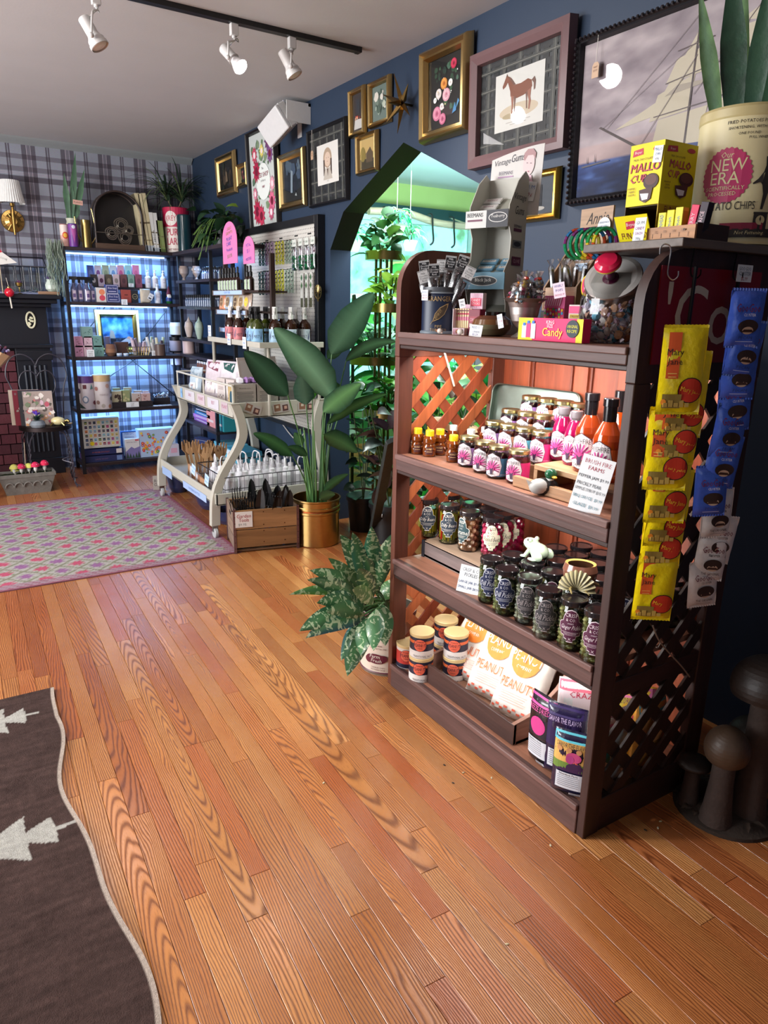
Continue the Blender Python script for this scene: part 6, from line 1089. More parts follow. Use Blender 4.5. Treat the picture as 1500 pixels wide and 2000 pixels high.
A=gp(18,572,6.56); t=thing('ornament','shiny red ball ornament hanging at the mantel edge','ornament',(A.x,6.555,MZ-.012)); g=G(); g.sph((0,0,.02),.036,H('c81830'),'gloss',16); obj('ball',g,t); g=G(); g.lathe([(.012,.05),(.012,.062),(.004,.066)],H('c8b068'),'metal',10); g.tube([(0,0,.06),(-.01,.0,.13)],.0015,H('e8e0d0'),'matte',4); g.tube([(.0,0,-.015),(.006,-.005,-.10)],.006,H('e4dccc'),'matte',6); obj('cap_and_tassel',g,t)
A=gp(4,510,6.60); t=thing('pennant','white paper pennant flag with red tip on a stick','flag',(A.x,6.60,MZ)); g=G(); g.tube([(-.02,0,0),(-.02,0,.34)],.003,H('c8b898'),'matte',6); obj('stick',g,t); g=G(); g.prism([(-.02,.33),(.105,.235),(-.02,.215)],-.001,.001,H('e4e2dc'),'print'); g.art([('p',[(-.02,.35),(.01,.31),(-.02,.30)],H('c03040')),('t','LOVE',.012,.255,.014,H('8a8a88'),.05,0,-.4)],TR(0,-.001,0)); obj('flag',g,t)
# ---- heart backed wire chair
CHX,CHY=.77,6.30; t=hc=thing('wire_chair','old twisted wire cafe chair with heart-shaped back and round seat','chair',(CHX,CHY,0)); WI=H('3a3640')
g=G(); g.lathe([(.19,.470),(.195,.472),(.195,.502),(.188,.506),(.001,.505)],H('3c3434'),'brushed',36); obj('seat',g,hc)
for (x,y,a) in ((.15,-.14,-.75),(-.15,-.14,-2.4),(.17,.12,.6),(-.17,.12,2.5)):
    g=G(); P_=[]; q=[Vector((x*.55,y*.8,.468)),Vector((x*.85,y*.95,.42)),Vector((x,y,.33)),Vector((x*1.03,y*1.03,.15)),Vector((x*1.05,y*1.05,.04)),Vector((x*1.3,y*1.2,.008))]
    q2=[Vector((x*.9,y*.3,.468)),Vector((x*1.02,y*.75,.40)),Vector((x,y,.33)),Vector((x*1.03,y*1.03,.15)),Vector((x*1.05,y*1.05,.04)),Vector((x*1.12,y*1.35,.008))]
    for s_,Q in ((1,q),(-1,q2)):
        c=cat_pts(Q,8); c=[p+Vector((.006*math.cos(p.z*70+s_*PI/2),.006*math.sin(p.z*70+s_*PI/2),0)) if .03<p.z<.34 else p for p in c]; g.tube(c,.0048,WI,'satin',6)
    obj('leg',g,hc)
g=G(); g.tube(cat_pts([(.155,-.15,.20),(.10,.0,.205),(.175,.125,.20)],5),.004,H('8c8890'),'satin',6); obj('brace',g,hc)
def heart(s,cz,dip): return [(.0,.20,cz+dip),(.035*s,.20,cz+.06*s+dip),(.11*s,.20,cz+.09*s+dip),(.19*s,.20,cz+.045*s+dip),(.225*s,.20,cz-.07*s+dip),(.19*s,.19,cz-.20*s+dip)]
for s_,cz,e in ((1.,.955,None),(.6,.86,None)):
    for m in (1,-1):
        P_=[(x*m,y,z) for x,y,z in heart(s_,cz,0)]+([(m*.16,.14,.50)] if s_==1 else [(m*.03,.17,.66),(m*.0,.15,.51)]); g=G(); g.tube(cat_pts(P_,7),.0055,WI,'satin',6); obj('wire_back',g,hc)
g=G(); g.tube([(.006*math.cos(k),.20+.006*math.sin(k),.955-.1*k/12) for k in range(13)],.005,WI,'satin',6); obj('twist',g,hc)
FLW=['d8c8c0','c87878','e8e0d8','7a8a6c','b85868','a89c94','5a5048','e0a878','d4b8c4','8c6c70']
for k,(x0,dy,c,lab) in enumerate(((.515,.085,'d8ccb8','cream spined keepsake box at the back left on the wire chair'),(.540,.05,'8c2c3c','keepsake box with red spine, second on the wire chair'),(.575,.02,'3c3c40','keepsake box with black spine, third on the wire chair'),(.60,-.02,'3a4450','front floral keepsake box on the wire chair seat'))):
    t=carton('keepsake_box',lab,'box',(x0+.125,6.235+dy+.0,.5065),-.12,.215,.028,.275,c,([('r',0,.1375,.211,.271,H('a89890'))] if k==3 else [])+blot(0,.1375,.19,.25,FLW,70 if k==3 else 12,.019,k+4)+([('r',.0,.14,.09,.02,H('e0d4cc')),('t','PUZZLE',0,.135,.011,H('7a4a50'),.07)] if k==3 else []),[('r',0,.1375,.024,.26,H(c)),('t','TITLE',.0,.10,.014,H('d8d0c4'),.08,0,-PI/2)])
A=gp(78,825,6.20); t=thing('succulent_pot','small grey rock pot with a spiky purple-flowered plant','plant',(A.x-.02,6.165,.5065)); g=G(); g.lathe([(.05,0),(.058,.02),(.045,.05),(.03,.052)],H('7c848c'),'stone',9); obj('rock_pot',g,t)
g=G(); [g.leaf((0,0,.045),(math.cos(k*2.4),math.sin(k*2.4),R(.5,2)),R(.05,.08),.014,random.choice(['2c4438','3c5848','202c2c']),n=3) for k in range(26)]; [g.sph((R(-.02,.02),R(-.02,.02),R(.10,.12)),.009,H('5a38b0'),'matte',6) for _ in range(7)]; obj('foliage',g,t)
A=gp(112,815,6.20); t=thing('turtle_figurine','brass turtle figurine with a cream shell on the chair seat','figurine',(A.x,6.19,.5065),-.3); g=G(); g.sph((0,0,.035),.055,H('d8cc98'),'gloss',16,(1,.75,.62)); obj('shell',g,t)
g=G()
for x,y in ((-.04,-.03),(.04,-.03),(-.04,.03),(.04,.03)): g.tube([(x*.8,y*.8,.025),(x*1.3,y*1.4,.003)],.009,H('9c8c58'),'metal',6,r1=.005)
g.tube([(.045,0,.03),(.075,-.01,.04),(.085,-.015,.03)],.012,H('9c8c58'),'metal',8); g.tube([(.02,.0,.006),(.10,.03,.012)],.004,H('c8bc88'),'metal',5); obj('body',g,t)
# ---- grey planter with felt mushrooms
A=az(58,966,0); t=thing('planter','grey moulded trough planter on the floor beside the wire chair','planter',(A.x,A.y+.085,0),.0)
g=G(); W0,W1,D0,D1,h_=.155,.205,.055,.08,.165
v=[]; 
for (w_,d_,z) in ((W0,D0,0),(W1*.96,D1*.96,h_-.03),(W1,D1,h_-.028),(W1,D1,h_),(W1-.012,D1-.012,h_),(W1-.015,D1-.015,h_-.03)): v+=[(-w_,-d_,z),(w_,-d_,z),(w_,d_,z),(-w_,d_,z)]
g.add(v,[(i*4+k,i*4+(k+1)%4,(i+1)*4+(k+1)%4,(i+1)*4+k) for i in range(5) for k in range(4)]+[(3,2,1,0)],H('6c6862'),'stone'); obj('trough',g,t)
g=G()
for k in range(5):
    x=-.13+.065*k; g.tube([(x+.03*math.cos(a),-.068-.012*(.5+.5*math.sin(a)),.065+.035*math.sin(a)) for a in [PI*j/8 for j in range(9)]],.004,H('7c7872'),'stone',5)
obj('scroll_relief',g,t)
g=G(); g.grid(lambda u,v:((u-.5)*2*(W1-.016),(v-.5)*2*(D1-.016),h_-.018+.012*mnoise.noise(Vector((u*12,v*6,1)))),24,8,H('2c3420'),'fuzzy'); obj('moss',g,t,kind='stuff')
B0=Vector((A.x,A.y+.085,0))
for k,(px,py,h_,c,lab) in enumerate(((27,905,.085,'c8c060','pale yellow felt mushroom at the left end of the planter'),(29,916,.05,'c8c060','small yellow felt mushroom low at the left of the planter'),(41,902,.085,'c82050','crimson felt mushroom, second in the planter'),(56,905,.08,'d8d868','wide yellow felt mushroom in the middle of the planter'),(69,899,.09,'d01c50','crimson felt mushroom right of the yellow middle one'),(87,900,.095,'d81c4c','tall crimson felt mushroom at the right of the planter'))):
    A=ay(px,912,B0.y-.01+.02*(k%2)); t=thing('felt_mushroom',lab,'mushroom',(A.x,B0.y-.01+.02*(k%2),.15)); g=G(); g.tube([(0,0,-.015),(0,0,.02)],.0025,H('d8d0b8'),'matte',5); g.lathe([(.008,.015),(.014,.03),(.013,.05),(.008,h_*.7)],H('e8e4dc'),'matte',12); obj('stem',g,t)
    g=G(); g.lathe([(.006,h_*.62),(.034,h_*.60),(.032,h_*.74),(.018,h_*.95),(.001,h_*1.02)],H(c),'matte',16); [g.sph((.024*math.cos(a),.024*math.sin(a),h_*.80),.0045,H('f0ece4'),'matte',5) for a in (0,1.3,2.6,3.8,5,5.9)]; obj('cap',g,t)
g=G(); g.tube([(0,0,0),(.015,0,.25)],.0035,H('a89c88'),'matte',5); tag(obj('stake',g,loc=(B0.x-.0,B0.y+.02,.145)),'thin pale stake standing in the planter','stake')
# ---- left edge table, box, bouquet
t=thing('side_table','small dark wooden table cut by the left edge','table',(.17,6.15,0)); g=G(); g.box(-.35,-.15,.60,.165,.15,.635,H('6a5448'),'wood_x'); obj('tabletop',g,t,bev=.003)
for x,y in ((-.3,-.12),(.13,-.12),(-.3,.12),(.13,.12)): g=G(); g.box(x-.02,y-.02,0,x+.02,y+.02,.60,H('2c2420'),'wood_z'); obj('leg',g,t)
carton('box','tall colourful craft box standing on the side table at the left edge','box',(.275,6.05,.6355),-.5,.10,.05,.26,'dcd4e0',[('r',-.02,.17,.05,.12,H('4898c8')),('r',.03,.13,.03,.24,H('a83c7c')),('r',-.02,.05,.05,.06,H('2c7c88'))])
A=gp(10,720,6.10); t=thing('bouquet','dried flower bouquet in kraft paper cut by the left edge','bouquet',(.27,6.14,.70),0,None,0,.5)
g=G(); g.lathe([(.012,.2),(.02,.22),(.095,.45)],H('c09c78'),'matte',9,cap=False); obj('kraft_paper',g,t)
g=G()
for k in range(60): a=R(0,6.3); q=R(0,.085); g.sph((q*math.cos(a),q*math.sin(a),R(.40,.50)),R(.008,.016),H(random.choice(['5a3040','8c7ca8','b8b0c8','4c5c78','6c4450'])),'fuzzy',5)
obj('dried_flowers',g,t,kind='stuff'); g=G(); g.box(-.02,-.02,-.065,.02,.02,.22,H('3c3028'),'wood_z'); obj('stems',g,t)
# ================================================================ METAL SHELVING ON THE TARTAN WALL
AY0,AY1,AX0,AX1=6.60,6.91,1.08,2.02; SH=(.09,.56,1.01,1.46,1.89); BKM='15161c'
ua=thing('metal_shelving','black metal shelving unit with dark boards and blue lights on the tartan wall','shelf',(AX0,AY0,0))
def aa(nm,g,**k): g.v=[(x-AX0,y-AY0,z) for x,y,z in g.v]; return obj(nm,g,ua,**k)
for x,y in ((AX0,AY0),(AX1,AY0),(AX0,AY1),(AX1,AY1)): g=G(); g.box(x-.014,y-.014,0,x+.014,y+.014,1.89,H(BKM),'satin'); aa('post',g,bev=.002)
for z in SH: g=G(); g.box(AX0-.01,AY0-.01,z-.028,AX1+.01,AY1+.01,z,H('2c2024'),'wood_x'); aa('shelf_board',g,bev=.003)
for a,b in (((AX0,.60),(AX1-.3,1.0)),((AX0+.05,1.05),(AX0+.35,1.42)),((AX1,.6),(AX0+.5,1.0)),((AX1-.05,1.4),(AX0+.6,1.05))): g=G(); g.tube([(a[0],AY1-.005,a[1]),(b[0],AY1-.005,b[1])],.005,H(BKM),'satin',6); aa('cross_brace',g)
for z in SH[1:]: g=G(); g.box(AX0+.05,AY1-.05,z-.040,AX1-.05,AY1-.03,z-.029,H('a0d0ff'),'led_blue'); aa('light_strip',g)
def bx(px0,py0,px1,py1,zb,Y,dep,col,nm,lab,cat='box',front=None,rz=0,**k):
    m=(py0+py1)/2; xl,xr=ay(px0,m,Y).x,ay(px1,m,Y).x; zt=ay((px0+px1)/2,py0,Y).z; w_,h_=xr-xl,max(.01,zt-zb); return carton(nm,lab,cat,((xl+xr)/2,Y,zb+.0004),rz,w_,dep,h_,col,front(w_,h_) if front else None,**k)
YF=6.64; Z5,Z4,Z3,Z2,Z1=1.89,1.46,1.01,.56,.09
# --- top
def cyl(px,py0,w_px,zb,Y,prof,cols,nm,lab,cat,mat='satin',art=None,n=24,rz=0):
    A=ay(px,py0,Y); h_=A.z-zb; r=w_px*mpp(A)/2; t=thing(nm,lab,cat,(A.x,Y,zb+.0004),rz); g=G(); g.lathe([(a*r,b*h_) for a,b in prof],[H(c) for c in cols] if isinstance(cols,list) else H(cols),mat,n); obj('body',g,t)
    if art: g=G(); g.art(art(r,h_),wrap=r*1.01); obj('printed_label',g,t)
    return t,r,h_
CY=[(.97,0),(1,.02),(1,.5),(1,.97),(.95,1)]
cyl(124,438,16,Z5,6.66,CY,['c86838','d8a898','e0d0c8','8a3028'],'candle_tin','orange and cream printed tin at the left end of the shelving top','tin',art=lambda r,h:[('e',0,h*.5,r*.7,r*.8,H('c84828')),('e',0,h*.5,r*.45,r*.5,H('e0b040'))])
cyl(141,437,17,Z5,6.62,CY,['4838a0','6a3088','7a3890','30407c'],'candle_tin','purple and blue printed tin beside the orange one','tin',art=lambda r,h:[('p',[(-r*.6,h*.8),(r*.6,h*.8),(0,h*.15)],H('a85098')),('e',0,h*.85,r*.4,r*.4,H('d8d8e8'))])
t,r,h_=cyl(140,427,26,Z5,6.80,[(.6,0),(.9,.2),(1,.6),(.75,.9),(.85,1),(.7,.98)],'c8c8b4','pitcher','cream ceramic pitcher holding a snake plant on the shelving top','pitcher')
sp_=thing('snake_plant','small upright snake plant in the cream pitcher','plant',t.location+Vector((0,0,h_*.9)))
for px,py,b in ((147,298,0),(125,338,-.02),(165,330,.02),(141,360,.0),(155,400,.01)):
    B=ay(px,py,6.80); v=B-(sp_.location+Vector((b,0,0))); g=G(); g.leaf((b,0,0),v,v.length,.05,'20402c',droop=0,n=10,fold=.25,side=(1,-.3,0),col2='2c5238',shape=lambda u:min(1,.5+u)*min(1,(1-u)*2.4+.02),mat='carve',rnd=.3,edge='3c6440'); obj('leaf',g,sp_)
t,r,h_=cyl(166,430,18,Z5,6.66,[(1,0),(1,.02),(.92,.9),(.95,1),(.85,.98)],'a8935c','watering_can','slim brass watering can with thin handle on the shelving top','watering can','metal')
g=G(); g.tube(cat_pts([(r*.9,0,h_*.15),(r*2.0,0,h_*.5),(r*1.6,0,h_*1.3),(r*1.3,0,h_*1.45)],6),.004,H('a8935c'),'metal',6); g.tube(cat_pts([(-r*.9,0,h_*.2),(-r*1.8,0,h_*.5),(-r*2.1,0,h_*1.1)],6),.004,H('a8935c'),'metal',6); obj('handle_and_spout',g,t)
A=ay(152,440,6.63); card(((A.x+.02,6.66,Z5+.33),.075,.035,0,0,.08),[('PLANTS',0,.3,.4,'4a3028',.8)],'tiny pink label held up above the watering can',bg='d8a898')
g=G(); g.tube([(0,0,0),(0,0,.33)],.0015,H('404040'),'satin',4); tag(obj('wire_stake',g,loc=(A.x+.02,6.664,Z5)),'thin wire stake carrying the tiny pink label','stake')
# arched shadow box
xl,xr=ay(181,440,6.70).x,ay(277,440,6.70).x; W_=xr-xl; zt=ay(225,375,6.70).z-Z5; t=thing('arched_case','arched dark wire-fronted case with pale metal roses on a wooden base','case',((xl+xr)/2,6.70,Z5+.0004)); 
g=G(); g.box(-W_/2,-.06,0,W_/2,.10,.045,H('5c4638'),'wood_x'); obj('wooden_base',g,t,bev=.003)
arc=[(-W_/2+.01,.045)]+[((W_/2-.01)*math.cos(PI-PI*k/20),zt-(W_/2)*.95+(W_/2)*.95*math.sin(PI*k/20)) for k in range(21)]+[(W_/2-.01,.045)]
for y in (-.05,.08): g=G(); g.tube([(x,y,z) for x,z in arc],.008,H('3a2c28'),'wood_x',6); obj('arched_frame',g,t)
n_=len(arc); g=G(); g.add([(x,-.05,z) for x,z in arc]+[(x,.08,z) for x,z in arc],[(k,k+1,n_+k+1,n_+k) for k in range(n_-1)],H('1c1a1c'),'satin'); g.prism([(x,z) for x,z in arc],.078,.08,H('1e1b1c'),'satin'); obj('dark_hood',g,t)
g=G(); g.tube([(-W_/2,-.055,.13),(W_/2,-.055,.13)],.003,H('b8b0a0'),'metal',5); obj('front_rod',g,t)
g=G()
for x,z,r_ in ((-.06,.13,.05),(.045,.10,.055),(.02,.20,.055),(.08,.16,.04)):
    for k in range(3): g.tube([(x+r_*(1-.25*k)*math.cos(a)*(1+.1*math.sin(3*a+k)),-.03-.006*k,z+r_*(1-.25*k)*math.sin(a)) for a in [2*PI*j/18 for j in range(19)]],.005,H('a8a49c'),'metal',5)
obj('metal_roses',g,t)
for k,(p0,p1,py,c,tx,lab) in enumerate(((262,271,376,'c8bc98','','leftmost tall cream book leaning on the arched case'),(268,277,377,'ccc09c','','second tall cream book on the shelving top'),(275,284,376,'c4b894','','third tall cream book on the shelving top'),(287,295,414,'dcdcd8','HISTORY','left white spined book on the shelving top'),(295,303,415,'d8d8d4','HISTORY','right white spined book on the shelving top'),(305,311,430,'7c8c50','','left green book beside the lard can'),(311,318,431,'84945a','','right green book beside the lard can'))):
    xl,xr=ay(p0,460,6.66).x,ay(p1,460,6.66).x; zt=ay(p0,py,6.66).z-Z5; w_=xr-xl; off=(.075 if k<3 else .045 if k<5 else .02)
    carton('book',lab,'book',((xl+xr)/2+off,6.66,Z5+.0004),0,w_*.92,.16,zt,c,[('r',0,zt*.5,w_*.7,zt*.03,H('6a5c44')),('r',0,zt*.2,w_*.7,zt*.02,H('8a7c5c')),('r',0,zt*.06,w_*.9,zt*.1,H('a8b0b8' if k<5 else '5c6c3c'))]+([('t',tx,0,zt*.4,w_*.5,H('303030'),zt*.3,0,-PI/2)] if tx else []),ry=math.radians(-6 if k<3 else -3.5))
t,r,h_=cyl(343,407,50,Z5,6.74,CY,['d8ccc4','d8ccc4','d8ccc4','b02040'],'lard_tin','large red and cream Krey Pure Lard tin holding a spiky plant','tin',art=lambda r,h:[('r',0,h*.78,r*3.6,h*.42,H('b81c48')),('e',-r*.5,h*.75,r*.5,h*.16,H('e4dcd4')),('t','KREY',-r*.5,h*.70,h*.11,H('b81c48'),r*.85),('t','KREY',r*.6,h*.70,h*.11,H('e4dcd4'),r*.6),('t','PURE',-r*.3,h*.38,h*.15,H('b81c48'),r*1.1),('t','LARD',-r*.3,h*.18,h*.15,H('b81c48'),r*1.1),('t','NET WEIGHT',-r*.3,h*.06,h*.04,H('8a3040'),r)],rz=-.25)
TPs=t.location+Vector((0,0,h_)); sp2=thing('spider_plant','arching thin-leaved dragon plant spilling from the lard tin','plant',TPs)
for k in range(95):
    a=k*2.4; el=R(.3,2.6); L=R(.30,.52); c=(-.07 if k%2 else .06); g=G(); g.leaf((c,0,.05),(math.cos(a),math.sin(a)*.6,el),L,.014,random.choice(['2c4030','38503a','5c6c48','243428']),droop=R(1.6,3.0),n=7,fold=.3,shape=lambda u:min(1,(1-u)*2)); obj('leaf',g,sp2)
g=G(); g.tube([(0,0,-.03),(-.05,0,.03),(-.07,0,.08)],.006,H('7c6c50'),'wood_z',6); g.tube([(0,0,-.03),(.04,0,.03),(.06,0,.08)],.006,H('7c6c50'),'wood_z',6); obj('stem',g,sp2)
cyl(358,420,27,Z5,6.62,CY,'12343c','bottle','dark teal glass canister at the corner of the shelving top','canister','gloss')
# moss hanging at the left post
t=thing('hanging_moss','grey-green strands of moss hanging off the left end of the shelving top','plant',(1.03,6.62,1.885))
g=G()
for k in range(110):
    x,y=R(-.07,.05),R(-.05,.05); L=R(.15,.42); P_=[(x,y,R(-.0,.06))]+[(x*1.1+R(-.02,.02),y+R(-.02,.02),-L*j/4) for j in (1,2,3,4)]; g.tube(P_,.0022,H(random.choice(['8c9c8c','a0ac9c','788878'])),'matte',3,cap=False)
obj('strands',g,t,kind='stuff')
# --- shelf 4 : sprays and soaps
for k,px in enumerate((146,158,171,180)):
    A=ay(px,580,YF); t=thing('spray_bottle','clear purple spray bottle with black trigger, %s on the soap shelf'%ORD[k],'bottle',(A.x,YF+.02*(k%2),Z4+.0004),R(-.5,.5)); g=G(); g.lathe([(.028,0),(.03,.01),(.03,.10),(.012,.14),(.012,.15)],H('6c6c90'),'liquid',16); obj('bottle_body',g,t); g=G(); g.box(-.012,-.012,.15,.012,.012,.175,H('0c0c10'),'satin'); g.box(-.035,-.010,.175,.03,.010,.20,H('0c0c10'),'satin'); g.tube([(-.03,0,.18),(-.04,0,.15),(-.03,0,.14)],.004,H('0c0c10'),'satin',5); obj('trigger',g,t); g=G(); g.art([('r',0,.055,.03,.07,H('b8a8b8')),('r',0,.05,.02,.03,H('5c4878'))],wrap=.0305); obj('paper_label',g,t)
g=G(); xl,xr=ay(182,555,6.76).x,ay(325,555,6.76).x; g.box(0,0,0,xr-xl,.14,.0185,H('2c2024'),'wood_x'); rs=thing('riser_shelf','small dark riser shelf carrying the upper row of soap boxes','riser',(xl,6.74,Z4)); g.v=[(x,y,z+.11) for x,y,z in g.v]; obj('riser_board',g,rs)
for x in (.0,xr-xl-.015): g=G(); g.box(x,0,0,x+.015,.14,.11,H('201a1c'),'wood_z'); obj('leg',g,rs)
ZR=Z4+.1295
for k,(c,c2) in enumerate((('44382e','c8b8a8'),('d0b8b8','603048'),('5c503e','8c7c60'),('ccb8b8','8c8078'),('6c4444','503034'),('7c9c8c','5c8070'),('8c4c5c','703848'))):
    bx(177+14.6*k,536,189.5+14.6*k,553,ZR,6.765,.035,c,'soap_box','small soap box on the riser, %s of the front row'%ORD[k],front=lambda w,h,c2=c2:[('e',0,h*.5,w*.28,h*.2,H(c2))])
for k,(c,c2) in enumerate((('6474c0','8090d0'),('d8d0d8','7c4878'),('b0bca0','90a080'),('c8d8e0','6890b8'),('d8a8c0','c05888'),('a8d8e0','60b0c0'),('e090b8','d070a0'))):
    bx(170+14.8*k,518,183+14.8*k,537,ZR+.036,6.81,.035,c,'soap_box','pastel soap box raised behind, %s of the back row'%ORD[k],front=lambda w,h,c2=c2:[('e',0,h*.5,w*.28,h*.22,H(c2))])
g=G(); g.box(0,0,0,.46,.045,.0355,H('2c2024'),'wood_x'); tag(obj('riser_shelf',g,loc=(xl,6.805,ZR)),'thin dark step behind the front row of small soap boxes','riser')
def pump(px,zb,Y,lab,s=1):
    A=ay(px,550,Y); t=thing('pump_bottle',lab,'bottle',(A.x,Y,zb+.0004)); g=G(); g.lathe([(.024*s,0),(.026*s,.006),(.026*s,.085*s),(.012*s,.10*s)],H('d8d6d8'),'satin',18); obj('bottle_body',g,t); g=G(); g.lathe([(.011*s,.10*s),(.011*s,.125*s),(.004*s,.128*s),(.004*s,.14*s)],H('e4e4e6'),'satin',12); g.box(-.006,-.03*s,.138*s,.006,.006,.146*s,H('e4e4e6'),'satin'); obj('pump',g,t); g=G(); g.art([('r',0,.045*s,.03*s,.05*s,H('c8b8c0')),('r',0,.045*s,.026*s,.044*s,H('dcd8dc')),('t','WASH',0,.045*s,.008,H('7c5060'),.022)],wrap=.0265*s); obj('paper_label',g,t)
for k,px in enumerate((289,303,319)): pump(px,ZR,6.80,'white pump bottle on the riser, %s of the three'%ORD[k],1.05)
pump(306,Z4,6.67,'white pump bottle standing on the soap shelf below the riser',1.1)
bx(188,562,207,588,Z4,YF,.05,'dcd4cc','soap_box','white soap box with two orange discs',front=lambda w,h:[('e',w*.1,h*.7,w*.3,w*.3,H('e0845c')),('e',w*.1,h*.3,w*.3,w*.3,H('d04858'))])
bl=lambda w,h:[('r',0,h*.5,w*.9,h*.85,H('d0cce0')),('r',0,h*.5,w*.84,h*.76,H('30386c')),('t','Shea Soap',0,h*.5,h*.25,H('d0cce0'),w*.7,.2),('r',0,h*.3,w*.6,h*.06,H('d0cce0'))]
bx(208,573,234,588,Z4,YF,.05,'30386c','soap_box','lower blue and white label soap box',front=bl); bx(206,556,231,571,Z4+.066,YF,.05,'30386c','soap_box','upper blue and white label soap box stacked on its twin',front=bl)
bx(237,566,256,589,Z4,YF,.04,'9c4438','soap_box','terracotta red soap box on the soap shelf',front=lambda w,h:[('e',0,h*.6,w*.2,h*.05,H('602820')),('r',0,h*.35,w*.5,h*.03,H('602820'))])
bx(257,567,270,589,Z4,YF,.04,'1c1c20','soap_box','black soap box with a gold ring label',front=lambda w,h:[('e',0,h*.5,w*.4,w*.4,H('a89868')),('e',0,h*.5,w*.34,w*.34,H('1c1c20')),('t','SOAP',0,h*.45,h*.08,H('a89868'),w*.5)])
A=ay(284,580,YF); t=thing('cloth_pouch','cream drawstring pouch with a white tag','pouch',(A.x,YF,Z4+.0004)); g=G(); pillow(g,.09,.12,.045,'c0b4a0','matte',wr=.005,seed=3); obj('pouch_body',g,t); g=G(); g.M=TR(.025,-.028,.03,0,0,.5); g.box(-.02,-.001,0,.02,.001,.055,H('e0e0e0'),'print'); g.art([('r',0,.012,.025,.012,H('303030')),('r',0,.035,.025,.004,H('808080'))],TR(0,-.001,0)); obj('tag',g,t)
A=ay(330,580,6.66); t=thing('gnome_figurine','little garden gnome with a dark red hat at the shelf end','figurine',(A.x,6.66,Z4+.0004)); g=G(); g.lathe([(.022,0),(.03,.02),(.028,.045),(.018,.06)],[H('20602c'),H('203c80'),H('203c80'),H('203c80')],'satin',14); g.sph((0,0,.07),.02,H('d8a890'),'satin',10); g.sph((0,-.012,.058),.02,H('e0e0dc'),'matte',8,(1,.7,1.3)); obj('body',g,t); g=G(); g.lathe([(.023,.08),(.016,.105),(.001,.155)],H('5c1830'),'matte',12); obj('hat',g,t)
# price cards on shelf lips
def lipcard(px,py,z,lab,w_=.05,h_=.045,Y=AY0-.013):
    A=ay(px,py,Y); card(((A.x,Y,A.z-h_/2),w_,h_,0,0,0),[('SOAP',0,.62,.2,'605858',.7),('BARS',0,.36,.18,'605858',.6),('$7.99',0,.08,.2,'605858',.6)],lab)
lipcard(256,557,Z4,'small price card on the riser edge above the red soap box',.045,.03,6.735); lipcard(243,590,Z4,'small price card hanging on the lip of the soap shelf'); lipcard(177,690,Z3,'price card on the shelf lip under the stacked pink soaps',.06,.06); lipcard(302,690,Z3,'price card on the shelf lip under the cream tubes',.05,.045,6.62); lipcard(259,790,Z2,'wide price card on the soap tray on the second shelf',.11,.045,6.615)
# --- shelf 3 : painting and soaps
xl,xr=ay(187,640,6.84).x,ay(274,640,6.84).x; zt=ay(230,600,6.84).z; W_=xr-xl; H_=zt-Z3-.02
t=thing('framed_picture','gilt framed ship painting leaning at the back of the third shelf','picture',((xl+xr)/2,6.86,Z3+.0004),0,None,math.radians(-4)); g=G(); fw=.06; LP=[(0,-.01),(.1,-.03),(.4,-.02),(.7,-.03),(1,-.008)]; v=[]
for u,y in LP: e=u*fw; v+=[(-W_/2+e,y,e),(W_/2-e,y,e),(W_/2-e,y,H_-e),(-W_/2+e,y,H_-e)]
for i in range(4): g.add(v[i*4:i*4+8],[(k,(k+1)%4,4+(k+1)%4,4+k) for k in range(4)],H(['c8a860','e0d8c4','c8a860','b08c40'][i]),'metal' if i!=1 else 'satin')
obj('frame',g,t)
iw,ih=W_-2*fw,H_-2*fw
def sea2(u,v):
    n=mnoise.fractal(Vector((u*4,v*4,7)),.9,2.,4); c=np.array((.30,.55,.80))+n*.35 if v>.3 else np.array((.10,.15,.22))+abs(n)*.4; return tuple((np.clip(c,0,1)**2.2).tolist())
g=G(); g.M=TR(0,-.008,fw); g.grid(lambda u,v:((u-.5)*iw,0,v*ih),30,24,sea2,'print'); g.M=I4; g.art([('p',[(-iw*.3,ih*.2),(-iw*.1,ih*.2),(-iw*.08,ih*.27),(-iw*.32,ih*.28)],H('201c20')),('p',[(-iw*.3,ih*.3),(-iw*.1,ih*.3),(-iw*.14,ih*.52),(-iw*.24,ih*.58)],H('b0a898')),('e',iw*.35,ih*.28,iw*.08,ih*.08,H('d0a890')),('p',[(0,ih*.15),(iw*.25,ih*.3),(iw*.5,ih*.2),(iw*.3,ih*.12)],H('c8ccd0'))],TR(0,-.008,fw)); obj('picture',g,t)
k=0
for px0,py0,px1,py1,zo,c,lab in ((146,675,163,695,0,'c890a8','pink floral soap box at the lower left of the stack'),(146,657,162,674,.078,'c890a8','pink floral soap box on the left of the middle row'),(164,675,181,695,0,'d4b4bc','pale pink floral soap box, bottom row second'),(164,657,180,674,.078,'d4b4bc','pale pink floral soap box, middle row second'),(183,675,203,695,0,'709890','sage green floral soap box at the bottom right of the stack'),(182,656,199,674,.078,'709890','sage green floral soap box at the middle right of the stack'),(159,638,181,656,.156,'7c9c94','sage green soap box alone on top of the stack')):
    bx(px0,py0,px1,py1,Z3+zo,YF,.06,c,'soap_box',lab,front=lambda w,h,k=k: blot(0,h*.5,w*.7,h*.6,['8c4858','a87080','5c3c48'] if k<4 else ['507870','4c6c64'],9,w*.07,k)); k+=1
t,r,h_=cyl(216,672,22,Z3,6.66,[(.6,0),(1,.3),(.95,.6),(.8,1),(.7,.9)],['6c4c3c','8c6448','7c5440','3a2a20'],'woven_bowl','small coiled brown bowl on the third shelf','bowl','matte')
cyl(209,657,12,Z3+.01,6.74,CY,'8c84a0','candle_tin','small round lilac tin leaning behind the brown bowl','tin')
